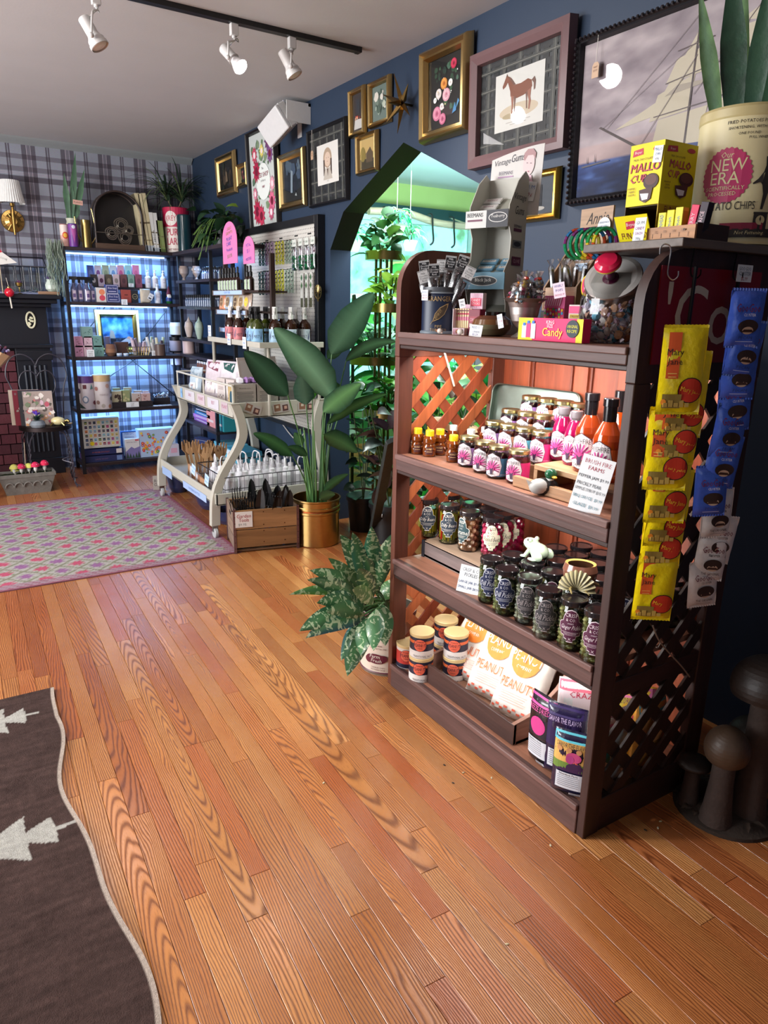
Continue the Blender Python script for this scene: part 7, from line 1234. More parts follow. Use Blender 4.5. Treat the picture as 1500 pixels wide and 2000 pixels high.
bx(226,668,252,697,Z3,6.68,.05,'54382e','cloth_pouch','chocolate brown leather pouch on the third shelf',cat='pouch',rz=.1)
for k,px in enumerate((233,246)): cyl(px,690,10,Z3,6.61,CY,['7c98b8','7c98b8','d0d8e0','c8d0d8'],'balm_jar','tiny blue jar in front of the brown pouch, %s'%('left one','right one')[k],'jar')
A=ay(268,680,6.68); t=thing('wire_basket','gold wire basket full of small tubes on the third shelf','basket',(A.x,6.68,Z3+.0004)); g=G(); WB,DB,HB=.10,.05,.075
for z in (.003,HB*.5,HB): g.tube([(-WB*(.8+.2*z/HB),-DB,z),(WB*(.8+.2*z/HB),-DB,z),(WB*(.8+.2*z/HB),DB,z),(-WB*(.8+.2*z/HB),DB,z),(-WB*(.8+.2*z/HB),-DB,z)],.0025,H('b89c60'),'metal',4)
for k in range(9): x=-1+.25*k; [g.tube([(x*WB*.8,s_*DB,.003),(x*WB,s_*DB,HB)],.0022,H('b89c60'),'metal',4) for s_ in (-1,1)]
obj('wire_frame',g,t)
for k in range(16):
    px=262+ (k%8)*7.6; A=ay(px,668,6.68+.03*(k//8)); t=thing('cream_tube','small cosmetic tube standing in the tube display','tube',(A.x,6.68+.03*(k//8),Z3+.006),R(-.5,.5),'cosmetic tubes on the third shelf',R(-.15,.15),R(-.25,.25)); h2=R(.10,.16); c=random.choice(['d0b8c0','c8c0a0','a8b8a0','b8ccb8','8c7c88','d8d4d0','584c58'])
    g=G(); g.lathe([(.013,0),(.014,.02),(.015,h2*.6),(.013,h2)],[H('303030' if k%3 else 'd8d4d0'),H(c),H(c),H(c)],'satin',10,sy=.7); obj('tube_body',g,t)
t,r,h_=cyl(312,672,20,Z3,6.62,CY,'5c4840','box_stand','small brown cup holding tubes at the right of the third shelf','cup')
# --- shelf 2
cyl(165,733,33,Z2,6.68,[(1,0),(1,.01),(1,.78),(1.02,.785),(1.02,.99),(.9,1)],['d4ccd0','d4ccd0','d4ccd0','5c3c78','5c3c78'],'puzzle_tube','tall white cylinder box with purple lid and mineral pictures','box',art=lambda r,h:[('e',-.3*r,h*.3,r*.36,h*.11,H('8090a8')),('e',-.3*r,h*.3,r*.22,h*.07,H('e0e0e4')),('p',[(-r*.5,h*.62),(-r*.1,h*.62),(-r*.1,h*.74),(-r*.5,h*.74)],H('5c2028')),('p',[(r*.3,h*.6),(r*.7,h*.62),(r*.5,h*.76)],H('609088')),('e',-r*1.1,h*.55,r*.3,h*.08,H('4c2c5c')),('e',r*.8,h*.2,r*.25,h*.06,H('703040')),('p',[(-r*1.1,h*.05),(-r*.3,h*.04),(-r*1.1,h*.22)],H('38504c'))])
cyl(197,731,33,Z2,6.66,[(1,0),(1,.01),(1,.80),(1.02,.805),(1.02,.99),(.9,1)],['d4cccc','d4cccc','d4cccc','c8a878','d8c8a8'],'puzzle_tube','tall white cylinder box with tan lid and pebble pictures','box',art=lambda r,h:[('e',x*r,h*y,r*.22,h*.06,H(c)) for x,y,c in ((-.8,.2,'8c7068'),(-.2,.1,'b0a8a0'),(.6,.08,'c08868'),(.9,.3,'5c5c58'),(-.9,.6,'a87068'),(.4,.68,'c8a090'),(1.,.5,'6c6c5c'))]+[('t','PEBBLES',0,h*.4,h*.05,H('b0a0a0'),r*1.2)])
def tray(px0,px1,py1,z,Y,dep,lab,h_=.05,c='2c2428'):
    xl,xr=ay(px0,py1,Y).x,ay(px1,py1,Y).x; w_=xr-xl; t=thing('wooden_tray',lab,'tray',((xl+xr)/2,Y,z+.0004))
    for nm,b in (('tray_bottom',(-w_/2,0,0,w_/2,dep,.006)),('tray_side',(-w_/2,0,.006,w_/2,.008,h_)),('tray_side',(-w_/2,dep-.008,.006,w_/2,dep,h_)),('tray_side',(-w_/2,.008,.006,-w_/2+.008,dep-.008,h_)),('tray_side',(w_/2-.008,.008,.006,w_/2,dep-.008,h_))): g=G(); g.box(*b,H(c),'wood_x'); obj(nm,g,t)
    return (xl,xr)
xl,xr=tray(216,299,796,Z2,6.63,.18,'long dark wooden tray of bar soaps on the second shelf')
for k,(px0,py0,px1,c,c2) in enumerate(((218,764,240,'b8b090','3c2c24'),(238,762,254,'90986c','c0b888'),(258,768,275,'c0b0a8','7c4c40'),(276,768,294,'c8a8a4','a87c78'),(222,758,236,'a8a484','c8c4a8'),(243,757,258,'b0a890','d0c8b0'),(263,763,278,'b8a8a0','d0c0b8'),(280,764,292,'b89c98','d4b8b4'))):
    bx(px0,py0,px1,790,Z2+.007,6.65+(.06 if k>3 else 0),.035,c,'soap_bar','unwrapped bar soap in the long tray, %s of the %s row'%(ORD[k%4],'front' if k<4 else 'rear'),front=lambda w,h,c2=c2,k=k: blot(0,h*.5,w*.6,h*.7,[c2],6,w*.16,k) if k<4 else [])
tray(300,332,778,Z2+.03,6.72,.14,'small dark tray heaped with little white charms on the second shelf',.03)
g=G(); g.box(0,0,0,.16,.14,.03,H('241c20'),'matte'); A=ay(316,790,6.72); tag(obj('riser_block',g,loc=(A.x-.08,6.72,Z2)),'dark block raising the small tray of charms','riser')
A=ay(315,770,6.79)
g=G(); [g.sph((R(-.06,.06),R(-.05,.05),R(0,.045)),.011,H(random.choice(['c8c8cc','8c8478','484858','b0b4c0'])),'satin',5) for _ in range(60)]; t=tag(obj('charms',g,loc=(A.x,6.79,Z2+.048)),'heap of tiny white and grey charms in the small tray','charms',kind='stuff')
for k in range(8):
    A=ay(304+(k%4)*9,795,6.62); t=thing('domino','white tile lying flat in front of the charm tray','tile',(A.x,6.61+.028*(k//4),Z2+.0004),R(-.3,.3),'white tiles lying on the second shelf'); g=G(); g.box(-.018,-.008,0,.018,.008,.006,H('c8ccd4'),'satin'); obj('tile',g,t)
# --- shelf 1
YL=6.66
def grid_books(w,h): 
    o=[]; rg=random.Random(4); cs=['8c3038','2c3854','c87c40','5c5c68','7cb0c8','c8b878','405c40','a04878','d8d060','303030','c86070','6888b0']
    for a in range(8):
        for b in range(6):
            x,y=-w*.41+a*w*.117,h*.09+b*h*.145; o+=[('r',x,y+h*.04,w*.085,h*.115,H('f0f0ec')),('r',x,y+h*.045,w*.075,h*.10,H(rg.choice(cs))),('r',x,y+h*.03,w*.04,h*.02,H(rg.choice(cs)))]
    return o+[('e',-w*.28,h*.16,w*.06,w*.06,H('e8d020'))]
zt=ay(200,878,YL).z
bx(166,890,243,904,Z1,YL-.03,.24,'242c58','game_box','bottom navy and violet game box on the lowest shelf',front=lambda w,h:[('r',w*.38,h*.5,w*.14,h*.8,H('6c84b8')),('t','GAME NIGHT',-w*.08,h*.35,h*.25,H('7c5878'),w*.4)],left=[('r',.0,.03,.2,.05,H('6c4480'))])
bx(164,877,242,891,Z1+.062,YL-.02,.24,'202858','game_box','second navy game box directly under the puzzle box',front=lambda w,h:[('r',w*.38,h*.5,w*.14,h*.8,H('d8d4d0')),('t','MURDER MYSTERY',-w*.08,h*.35,h*.25,H('a05048'),w*.5)])
bx(162,817,234,876,Z1+.122,YL,.13,'c8c8c0','puzzle_box','large white puzzle box covered with a grid of tiny book covers',front=grid_books)
bx(237,842,270,884,Z1,6.76,.02,'3060a8','card_book','blue and white tarot book standing behind the mountain card box',front=lambda w,h:[('r',0,h*.5,w*.8,h*.9,H('d8dce4')),('t','MAGIC',0,h*.86,h*.08,H('3060a8'),w*.7),('r',0,h*.45,w*.55,h*.7,H('b8c0d0'))])
bx(245,857,274,892,Z1,YL,.03,'dcdce0','card_box','white card box with violet mountain and fir trees',front=lambda w,h:[('t','NATIONAL PARKS',-w*.05,h*.80,h*.05,H('505068'),w*.7),('r',w*.3,h*.92,w*.25,h*.08,H('d06070')),('p',[(-w*.5,h*.35),(-w*.1,h*.6),(w*.1,h*.5),(w*.5,h*.6),(w*.5,0),(-w*.5,0)],H('8078b0'))]+[('p',[(x*w-w*.1,h*.02),(x*w+w*.1,h*.02),(x*w,h*t_)],H('344c40')) for x,t_ in ((-.38,.35),(-.2,.28),(0,.22),(.2,.3),(.38,.38))])
def fl_art(w,h):
    o=[]; rg=random.Random(9)
    for k in range(70): x=rg.uniform(-.44,.44)*w; y=(rg.uniform(.04,.55) if k<50 else rg.uniform(.5,.9))*h; r_=w*rg.uniform(.02,.045); c=rg.choice(['d83858','e86888','e8b830','e87838','c82848','e0d0e0','f0d060','a85890','58905c']); o+=[('e',x,y,r_,r_,H(c)),('e',x,y,r_*.4,r_*.4,H('e8d050'))]
    return o
bx(272,838,343,890,Z1,YL,.12,'b0c8e8','puzzle_box','light blue puzzle box with a mass of colourful flowers',front=fl_art)
bx(330,868,350,893,Z1,6.58,.05,'c8c8dc','gift_box','pale lilac box half hidden behind the cart leg',front=lambda w,h:[('r',0,h*.5,w*.6,h*.4,H('d8a8c0'))])
# ================================================================ CORNER SHELVES ALONG THE BLUE WALL
ub=thing('corner_shelving','dark corner shelving along the blue wall with crockery and bottles','shelf',(2.0,6.1,0))
def bb(nm,g,**k): g.v=[(x-2.0,y-6.1,z) for x,y,z in g.v]; return obj(nm,g,ub,**k)
for x,y in ((2.0,5.72),(2.28,5.72),(2.28,6.90),(1.99,5.22)): g=G(); g.box(x-.013,y-.013,0,x+.013,y+.013,1.88,H(BKM),'satin'); bb('post',g)
BS=(.44,.90,1.03,1.17,1.44,1.655)
for z in BS: g=G(); g.box(1.98,5.70,z-.022,2.29,6.58,z,H('2c2024'),'wood_y'); bb('shelf_board',g)
g=G(); g.box(1.96,5.2,1.862,2.235,5.72,1.89,H('30242a'),'wood_y'); g.box(1.96,5.72,1.862,2.29,6.58,1.89,H('30242a'),'wood_y'); bb('shelf_board',g)
def by(px,py0,zb,X,prof,cols,nm,lab,cat,wpx,mat='satin',group=None,rz=0):
    A=ax(px,py0,X); h_=A.z-zb; r=wpx*mpp(A)/2; t=thing(nm,lab,cat,(X,A.y,zb+.0004),rz,group); g=G(); g.lathe([(a*r,b*h_) for a,b in prof],[H(c) for c in cols] if isinstance(cols,list) else H(cols),mat,14); obj('body',g,t); return t
SL=H('2c2024'); key=None
bp=thing('apothecary_bottle','small clear apothecary bottle with dark neck on the corner shelves','bottle',(2.1,6.5,1.4405),0,'rows of small bottles on the corner shelves')
g=G(); g.lathe([(.012,0),(.013,.004),(.013,.05),(.006,.06),(.006,.075)],H('7080a0'),'liquid',10); obj('bottle_body',g,bp); g=G(); g.lathe([(.008,.072),(.008,.095),(.004,.098)],H('101014'),'satin',8); obj('cap',g,bp)
first=True
for row,(X,z0) in enumerate(((2.03,1.4405),(2.08,1.4405),(2.13,1.4405),(2.19,1.4405))):
    for k in range(15):
        y=5.74+k*.052
        if first: bp.location=(X,y,z0); first=False
        else: dup(bp,loc=(X,y,z0))
for row in range(2):
    for k in range(7): dup(bp,loc=(2.05+.05*row,5.76+k*.05,1.6555))
for k,(px,py,w_,lab) in enumerate(((358,520,22,'shell-encrusted cream dish on a foot, left on the upper corner shelf'),(383,520,16,'shell-encrusted cream cup on the upper corner shelf'))):
    t=by(px,py,1.655,2.06,[(.5,0),(.25,.2),(.9,.5),(1,.8),(.85,.95),(.9,1)],'a08c80','shell_dish',lab,'dish',w_); g=G(); [g.sph((.03*math.cos(a),.03*math.sin(a),.085),.014,H('b0a090'),'stone',5) for a in (0,1,2,3,4,5)]; obj('shells',g,t)
by(345,630,1.17,2.06,[(.7,0),(1,.1),(1,.75),(.9,1)],['3c3030','c8c0b4','d0c8bc','d0c8bc'],'candle_bowl','wide white bowl candle on the middle corner shelf','bowl',28)
for px,c,lab in ((368,'c0b0a8','left finial-lidded ceramic jar with faint pink stripes'),(388,'9cb0a4','right finial-lidded ceramic jar in pale green')): by(px,618,1.17,2.05,[(.5,0),(.8,.25),(1,.5),(.8,.72),(.4,.8),(.15,.92),(.02,1)],c,'lidded_jar',lab,'jar',18)
for px,z,py,lab in ((343,1.03,658,'pink-white tub on the upper of the two tub shelves, left'),(368,1.03,658,'pink-white tub on the upper of the two tub shelves, right'),(343,.90,680,'pink-white tub alone on the lower tub shelf')):
    by(px,py,z,2.05,[(.97,0),(1,.05),(1,.72),(1.03,.75),(1.03,1)],['b8a0a0','c4acac','c4acac','1c1818'],'bath_tub_jar',lab,'tub',24)
ab=None
for k in range(18):
    y=5.73+.045*(k%12); X=2.03 if k<12 else 2.10; z=.9005
    if ab is None: ab=thing('amber_bottle','small amber glass vial with silver cap on the lower corner shelf','bottle',(X,y,z),0,'amber vials on the lower corner shelf'); g=G(); g.lathe([(.016,0),(.017,.004),(.017,.07)],H('7c3c14'),'liquid',12); obj('bottle_body',g,ab); g=G(); g.lathe([(.0175,.07),(.0175,.088),(.015,.09)],H('a0a4ac'),'metal',12); obj('cap',g,ab)
    else: dup(ab,loc=(X,y,z))
for k,(c,w_,lab) in enumerate((('604080','.26','lower lilac book of the pile on the bottom corner shelf'),('7c4ca0','.26','second lilac book of the pile'),('2c78b8','.26','bright blue book of the pile'),('1c2030','.26','lower black book of the pile'),('20242c','.26','upper black book of the pile'))):
    carton('book',lab,'book',(2.04,6.25-.01*k,.4405+.032*k),FR+.05*(k%2),.42,.20,.030,{'604080':'8858b0','7c4ca0':'a870c8'}.get(c,c),[('r',0,.015,.3,.008,H('c0c0d0'))])
for k,(y0,w_,h_,c,lab) in enumerate(((6.0,.22,.17,'d89090','pink and teal game box on the corner floor shelf'),(5.78,.2,.16,'2c9098','teal game box beside the pink one'))):
    carton('game_box',lab,'box',(2.04,y0,.4405),FR,w_,.2,h_,c,[('r',0,h_*.3,w_*.6,.02,H('e0d0d0'))])
g=G(); g.box(1.96,5.2,.06,2.29,6.58,.088,H('2c2024'),'wood_y'); bb('shelf_board',g)
carton('card_box','dark blue boxed card deck with a pale dolphin-like swirl','box',(1.93,5.93,.0885),FR+.4,.19,.06,.27,'16204c',[('r',0,.135,.165,.235,H('8898b8')),('r',0,.135,.16,.23,H('1c2c60')),('p',[(-.06,.14),(.0,.22),(.05,.215),(.02,.19),(.0,.12),(-.03,.1)],H('6c9cc8')),('t','OCEAN',0,.075,.022,H('c8d0e0'),.10),('t','TAROT',0,.045,.022,H('c8d0e0'),.09)])
for k,(y,z,w_,h_,c,lab) in enumerate(((5.70,.0885,.26,.26,'68b8d8','light blue illustrated puzzle box behind the cart'),(5.42,.0885,.30,.20,'58b0cc','aqua game box low behind the cart'),(5.42,.289,.30,.05,'48a0c0','thin aqua box lying on the aqua game box'))):
    carton('game_box',lab,'box',(2.0,y,z),FR,w_,.2,h_,c,[('r',-w_*.2,h_*.5,w_*.4,h_*.7,H('d0e0ec')),('e',w_*.2,h_*.5,w_*.1,h_*.25,H('e088a8')),('r',w_*.1,h_*.2,w_*.3,h_*.1,H('2c6ca0'))])
# pothos on the corner top
A=ax(430,440,2.10); t=thing('plant_pot','charcoal pot on the corner shelving top, almost hidden by the trailing plant','pot',(2.12,A.y,1.8905)); g=G(); g.lathe([(.07,0),(.085,.14),(.09,.145),(.08,.14)],H('34343a'),'satin',20); obj('pot',g,t)
pt=thing('pothos','bushy trailing pothos with yellow-green splashed leaves on the corner top','plant',(2.12,A.y,2.035))
HS=lambda u: (math.sin(PI*min(1,u*1.02+.0)**.62))**.75 if u<1 else .02
for k in range(120):
    a=k*2.4; q=R(.02,.24); z=R(-.16,.14)*(.4+q*3) ; dx,dy=q*math.cos(a)*.8,q*math.sin(a)*1.25; g=G(); c=random.choice(['1c3420','24402a','1a3022','2c4c2c','203824','6c8c30' if k%4==0 else '24402a']); g.leaf((max(-.30,min(.12,dx)),dy,z+.02),(-.5+R(-.6,.4),R(-.8,.8),R(-.9,.5)),R(.08,.13),R(.06,.085),c,droop=.7,n=4,shape=HS,roll=R(-.6,.6)); obj('leaf',g,pt)
for k in range(14): 
    g=G(); a=R(2,4.4); g.tube(cat_pts([(0,0,0),(.12*math.cos(a),.15*math.sin(a),.05),(.2*math.cos(a)-.04,.25*math.sin(a),-R(.05,.25))],5),.003,H('5c7c3c'),'satin',5); obj('stem',g,pt)
# ================================================================ RUGS
def rcol(u,v,W,L):
    x,y=u*W,v*L; e=min(x,W-x,y,L-y)
    if e<.02: return H('8a5060')
    if e<.075: return H('98808a') if (int((x+y)*60)%3) else H('8c5c68')
    n=.5+.5*mnoise.noise(Vector((x*40,y*40,0))); p=.185; a=(x+y*1.05)/p; b=(x-y*1.05)/p; fa,fb=a-math.floor(a),b-math.floor(b); c=H('a8a29c',.85+.2*n)
    if min(fa,1-fa)<.045+.03*n or min(fb,1-fb)<.045+.03*n: c=H('7c7c68')
    d=math.hypot(fa-.5,fb-.5)*(1+.25*math.sin(8*math.atan2(fb-.5,fa-.5))); par=(int(math.floor(a))+int(math.floor(b)))%2
    if d<.24+.05*n: c=H('b05068') if par else H('8c6088')
    elif d<.31 and n>.5: c=H('7c8468')
    return c
g=G(); W_,L_=2.75,1.82; g.grid(lambda u,v:(-1.25+u*W_,3.955+v*L_,.006+.0015*mnoise.noise(Vector((u*9,v*9,2)))),210,170,lambda u,v: rcol(u,v,W_,L_),'fuzzy'); g.box(-1.25,3.955,.0005,-1.25+W_,3.955+L_,.004,H('8a6068'),'fuzzy')
tag(obj('vintage_rug',g),'faded pink and grey-green lattice rug with rows of small flowers','rug')
edge=lambda y: .225+.022*math.sin(y*5.3+.4)+.012*math.sin(y*11)+.035*max(0,y-2.55)/.2
Y0_,Y1_,X0_=.55,2.775,-.95
def inpoly(x,y,P):
    r=False
    for i in range(len(P)):
        (a,b),(c,d)=P[i-1],P[i]
        if (b>y)!=(d>y) and x<(c-a)*(y-b)/(d-b)+a: r=not r
    return r
def tree(tx,ty,s): 
    st=[(0,.006),(-.045,.008),(-.045,.0),(-.05,.055),(-.115,.018),(-.11,.09),(-.20,.030),(-.20,.12),(-.30,.035),(-.30,.13),(-.42,.0)]; return [(tx+a*s,ty+b*s) for a,b in st]+[(tx+a*s,ty-b*s) for a,b in st[::-1]]
TRE=[tree(.195,2.61,1.),tree(.20,1.93,1.12),tree(.16,1.15,1.15)]
def bcol(u,v):
    y=Y0_+v*(Y1_-Y0_); x=X0_+u*(edge(y)-X0_); n=mnoise.noise(Vector((x*8,y*60,1)))+.6*mnoise.noise(Vector((x*50,y*50,5)))
    if u>.991: return H('b0a094')
    for P in TRE:
        if inpoly(x+.004*mnoise.noise(Vector((x*60,y*60,0))),y,P): return H('b4b0a8',.9+.15*n)
    return H('4c3a36',.85+.30*n)
def bpos(u,v):
    y=Y0_+v*(Y1_-Y0_); return (X0_+u*(edge(y)-X0_),y,.012+.003*mnoise.noise(Vector((u*14,v*30,4)))+.0012*mnoise.noise(Vector((u*200,v*300,4))))
g=G(); g.grid(bpos,250,360,bcol,'fuzzy'); g.grid(lambda u,v:(bpos(1,v)[0] if u else bpos(1,v)[0],bpos(1,v)[1],.0005+u*.012),1,360,H('c0b0a4'),'fuzzy'); g.grid(lambda u,v:(bpos(v,1)[0],Y1_,.0005+u*.012),1,120,H('5a4640'),'fuzzy')
tag(obj('brown_rug',g),'dark brown woven rug with pale fir tree motifs and a frayed light edge','rug')
# ================================================================ WHITE METAL CART
CM='b8b4a8'; ct=thing('metal_cart','worn white metal garden cart with curved legs and casters beside the tartan rug corner','cart',(1.9,4.9,0))
ct['label']='worn white two-tray metal cart with S-curved legs and casters on the pink rug'
def cp(nm,g,**k): g.v=[(x-1.9,y-4.9,z) for x,y,z in g.v]; return obj(nm,g,ct,**k)
def ctray(x0,x1,y0,y1,z,h_,nm):
    g=G(); g.box(x0,y0,z-h_,x1,y1,z-h_+.008,H(CM),'satin'); cp(nm+'_base',g)
    for b in ((x0,y0,z-h_,x0+.012,y1,z),(x1-.012,y0,z-h_,x1,y1,z),(x0,y0,z-h_,x1,y0+.012,z),(x0,y1-.012,z-h_,x1,y1,z)): g=G(); g.box(*b,H(CM),'satin'); cp(nm+'_side',g,bev=.002)
ctray(1.62,2.24,4.33,5.52,.86,.10,'upper_tray'); ctray(1.46,2.24,4.26,5.58,.30,.075,'lower_tray')
for y in (4.31,5.53):
    for xs,m in (((1.62,1.66,1.655,1.53,1.475,1.46),1),((2.24,2.2,2.2,2.24,2.25,2.25),1)):
        Z=(.86,.74,.62,.42,.28,.085); P_=cat_pts([(x,y,z) for x,z in zip(xs,Z)],6); g=G(); v=[];w2=.030
        for p in P_: v+=[(p.x-w2,y-.022,p.z),(p.x+w2,y-.022,p.z),(p.x+w2,y+.022,p.z),(p.x-w2,y+.022,p.z)]
        n=len(P_); g.add(v,[(i*4+k,i*4+(k+1)%4,(i+1)*4+(k+1)%4,(i+1)*4+k) for i in range(n-1) for k in range(4)]+[(0,1,2,3),tuple(range(4*n-4,4*n))],H(CM),'satin'); L=cp('leg',g,bev=.003)
        x=P_[-1].x; g=G(); g.M=TR(x-1.9,y-4.9-.004,.034,0,0,PI/2); g.lathe([(.030,-.012),(.034,-.008),(.034,.008),(.030,.012)],H('a8a8a8'),'satin',20); g.M=I4; g.v=[p for p in g.v]; g.box(x-1.9-.018,y-4.9-.01,.045,x-1.9+.018,y-4.9+.006,.088,H('9c9c9c'),'metal'); obj('caster',g,L)
g=G(); 
for y in (4.34,4.9,5.5): g.tube([(1.625,y,.86),(1.625,y,.965)],.006,H('c8c4b8'),'satin',6)
g.tube([(1.625,4.34,.965),(1.625,5.51,.965),(2.2,5.51,.965)],.007,H('c8c4b8'),'satin',6); cp('rail',g)
g=G(); g.box(1.80,4.30,1.205,2.24,5.25,1.215,H(CM),'satin'); g.box(1.79,4.29,1.20,1.80,5.25,1.235,H(CM),'satin'); g.box(1.79,4.28,1.20,2.24,4.29,1.235,H(CM),'satin'); cp('top_shelf',g,bev=.002)
for x,y in ((1.815,5.2),(1.86,4.31),(2.22,4.31),(2.22,5.2)): g=G(); g.tube([(x,y,.77),(x,y,1.205)],.011,H('a8a498'),'satin',8); cp('top_post',g)
NP=lambda w,h,c='a8bce0',ink='5870b0': [('r',0,h/2,w,h,H(c))]+[('r',0,h*(.25+.25*k),w*.8,h*.08,H(ink)) for k in range(3)]
g=G(); g.M=TR(1.618-1.9,4.9-4.9,.77,FR)
for x0,w_,tx,c in ((-.50,.05,'','88b0d8'),(-.30,.22,'','c8c4cc'),(-.05,.16,'','c8b8c0'),(.2,.22,'','c8c4cc'),(.42,.12,'','b8a8b0')): g.art([('r',x0,.045,w_,.07,H(c))]+([('t',('PLANT','SALE','BEST','GIFTS')[int(x0*10)%4],x0,.04,.022,H('a04868'),w_*.8)] if w_>.1 else [('t','$8',x0,.04,.02,H('5080b0'))]))
g.art([('r',-.45+.0,-.545,.25,.06,H('98b0d8')),('r',.2,-.545,.5,.05,H('a0b4dc')),('t','WATERING BOTTLES',.2,-.555,.018,H('5070a8'),.4)],TR(0,-.16,0)); obj('paper_signs',g,ct,kind='stuff')
g=G(); g.M=TR(1.95-1.9,4.328-4.9,.77)
for x,a in ((-.20,-.35),(.0,.12),(.18,.0)): 
    c,s_=math.cos(a),math.sin(a); q=lambda u,v:(x+u*c-v*s_,.045+u*s_+v*c); rc=lambda u,v,w2,h2,col:('p',[q(u-w2,v-h2),q(u+w2,v-h2),q(u+w2,v+h2),q(u-w2,v+h2)],col); g.art([rc(0,0,.06,.030,H('b8b0ac')),rc(-.028,.004,.022,.022,H('8c6450')),rc(.028,-.004,.020,.020,H('5c3c3c')),rc(-.028,.01,.01,.008,H('d0c0b0')),rc(.03,-.002,.01,.01,H('c8a090'))])
obj('photo_magnets',g,ct,kind='stuff')
# spray bottles on the top shelf
key={}
def sprayer(P,c,lab,black=0,gl='amber_glass'):
    t=thing('spray_bottle',lab,'bottle',P,facecam(P,R(-.3,.1))); k=(c,black)
    if k not in key:
        L=[]; r=.042; g=G(); g.lathe([(r*.93,0),(r,.008),(r,.11),(r*.85,.132),(.016,.155),(.014,.165)],H('2c1408' if not black else '3c4414'),'gloss',24); L.append(('bottle_body',build(g,'bottle_body')))
        g=G(); g.art([('r',0,.055,r*2.2,.085,H(c)),('t','MIST',.0,.04,.020,H('303848'),r*.9,.2)]+[('p',[(x-.002,.03),(x+.002,.03),(x+.012*s_,.085),(x+.009*s_,.085)],H('4c5478')) for x in (-.03,.03) for s_ in (-1,0,1)],wrap=r*1.005); L.append(('paper_label',build(g,'paper_label')))
        wc=H('101014' if black else 'e4e2de'); g=G(); g.lathe([(.018,.16),(.018,.185),(.012,.19)],wc,'satin',14); g.box(-.012,-.03,.19,.012,.025,.235,wc,'satin'); g.box(-.008,-.055,.205,.008,-.03,.228,wc,'satin'); g.tube([(0,-.035,.205),(0,-.05,.18),(0,-.045,.16)],.006,wc,'satin',6); L.append(('trigger',build(g,'trigger'))); key[k]=L
    for nm,me in key[k]: obj(nm,None,t,mesh=me)
for k,(x,y,c,b,lab) in enumerate(((1.85,4.93,'d07c80',0,'pink label spray bottle, far one of the cart top'),(1.845,4.76,'d07c80',0,'pink label spray bottle in front on the cart top'),(1.87,4.58,'88b4dc',1,'blue label bottle with black trigger behind the pink ones'),(1.845,4.44,'8cb8dc',1,'blue label bottle with black trigger, front centre'),(1.94,4.52,'8cb8dc',1,'green glass bottle with black trigger in the second row'),(1.95,4.40,'a4c4dc',0,'blue label bottle with white trigger right of the black ones'),(2.06,4.40,'b8c8d4',0,'pale label spray bottle, right of centre'),(2.17,4.42,'b0bcc4',0,'rightmost pale label spray bottle behind the big leaf'),(2.0,4.60,'a4c4dc',0,'white-triggered amber bottle, second row centre'),(2.1,4.62,'b8c8d4',0,'white-triggered amber bottle, second row right'),(1.94,4.85,'d07c80',0,'white-triggered bottle behind the pink pair'),(1.97,4.72,'88b4dc',0,'white-triggered bottle, second row left'),(2.17,4.56,'b0bcc4',0,'white-triggered bottle at the rear right'))):
    sprayer(Vector((x,y,1.2155)),c,lab,b)
for px,py,lab in ((448,665,'blue lettered price card on the left of the cart top edge'),(478,672,'blue lettered price card in the middle of the cart top edge'),(410,648,'tall blue lettered price card on a wooden spoon at the cart top')):
    A=ax(px,py,1.785); card(((1.782,A.y,A.z-.03),.06,.075,FR,0,0),[('MIST',0,.66,.2,'3878c8',.7),('SPRAY',0,.38,.2,'3878c8',.8),('$17.95',0,.08,.2,'3878c8',.8)],lab)
# wooden step display with dropper bottles
ds=thing('step_display','dark brown wooden step display standing behind the spray bottles','display',(1.95,4.75,1.2155))
for y in (4.42-4.75,5.25-4.75-.0): g=G(); g.box(-.02,y-.012,0,.012,y+.012,.56,H('3c2a26'),'wood_z'); obj('side_board',g,ds,bev=.002)
for z,x in ((.335,-.10),(.205,-.08),(.08,-.06)): g=G(); g.box(x,-.33,z-.012,.1,.50,z,H('3c2a26'),'wood_y'); obj('step_board',g,ds); g=G(); g.box(x-.01,-.1,z-.03,x,.50,z+.005,H('6a5850'),'wood_y'); g.art([('r',-.2,z-.012,.55,.026,H('a8c0e8')),('t','PLANT CARE',-.2,z-.018,.014,H('5078c0'),.4)],TR(x-.01,0,0,FR)); obj('label_strip',g,ds)
db=None
for k in range(12):
    y=5.16-.055*(k%9)-(.12 if k%9>6 else 0); x=1.875+.05*(k//9); c='a8bca0' if k<8 else 'c0b890'
    lab='dropper bottle with pale green label, %s on the top step'%(ORD[k] if k<9 else ('back row, '+ORD[k-9]))
    t=thing('dropper_bottle',lab,'bottle',(x,y,1.5515),FR-.5)
    if db is None:
        db=[]; g=G(); g.lathe([(.021,0),(.022,.004),(.022,.07),(.010,.088),(.010,.092)],H('241008'),'gloss',16); db.append(('bottle_body',build(g,'b'))); g=G(); g.lathe([(.012,.09),(.012,.115),(.007,.118),(.008,.15),(.004,.155)],H('0c0c0e'),'satin',12); db.append(('dropper',build(g,'d'))); g=G(); g.art([('r',0,.037,.052,.06,H(c)),('t','PLANT',0,.04,.009,H('303c34'),.03)],wrap=.0222); db.append(('paper_label',build(g,'l')))
    for nm,me in db: obj(nm,None,t,mesh=me)
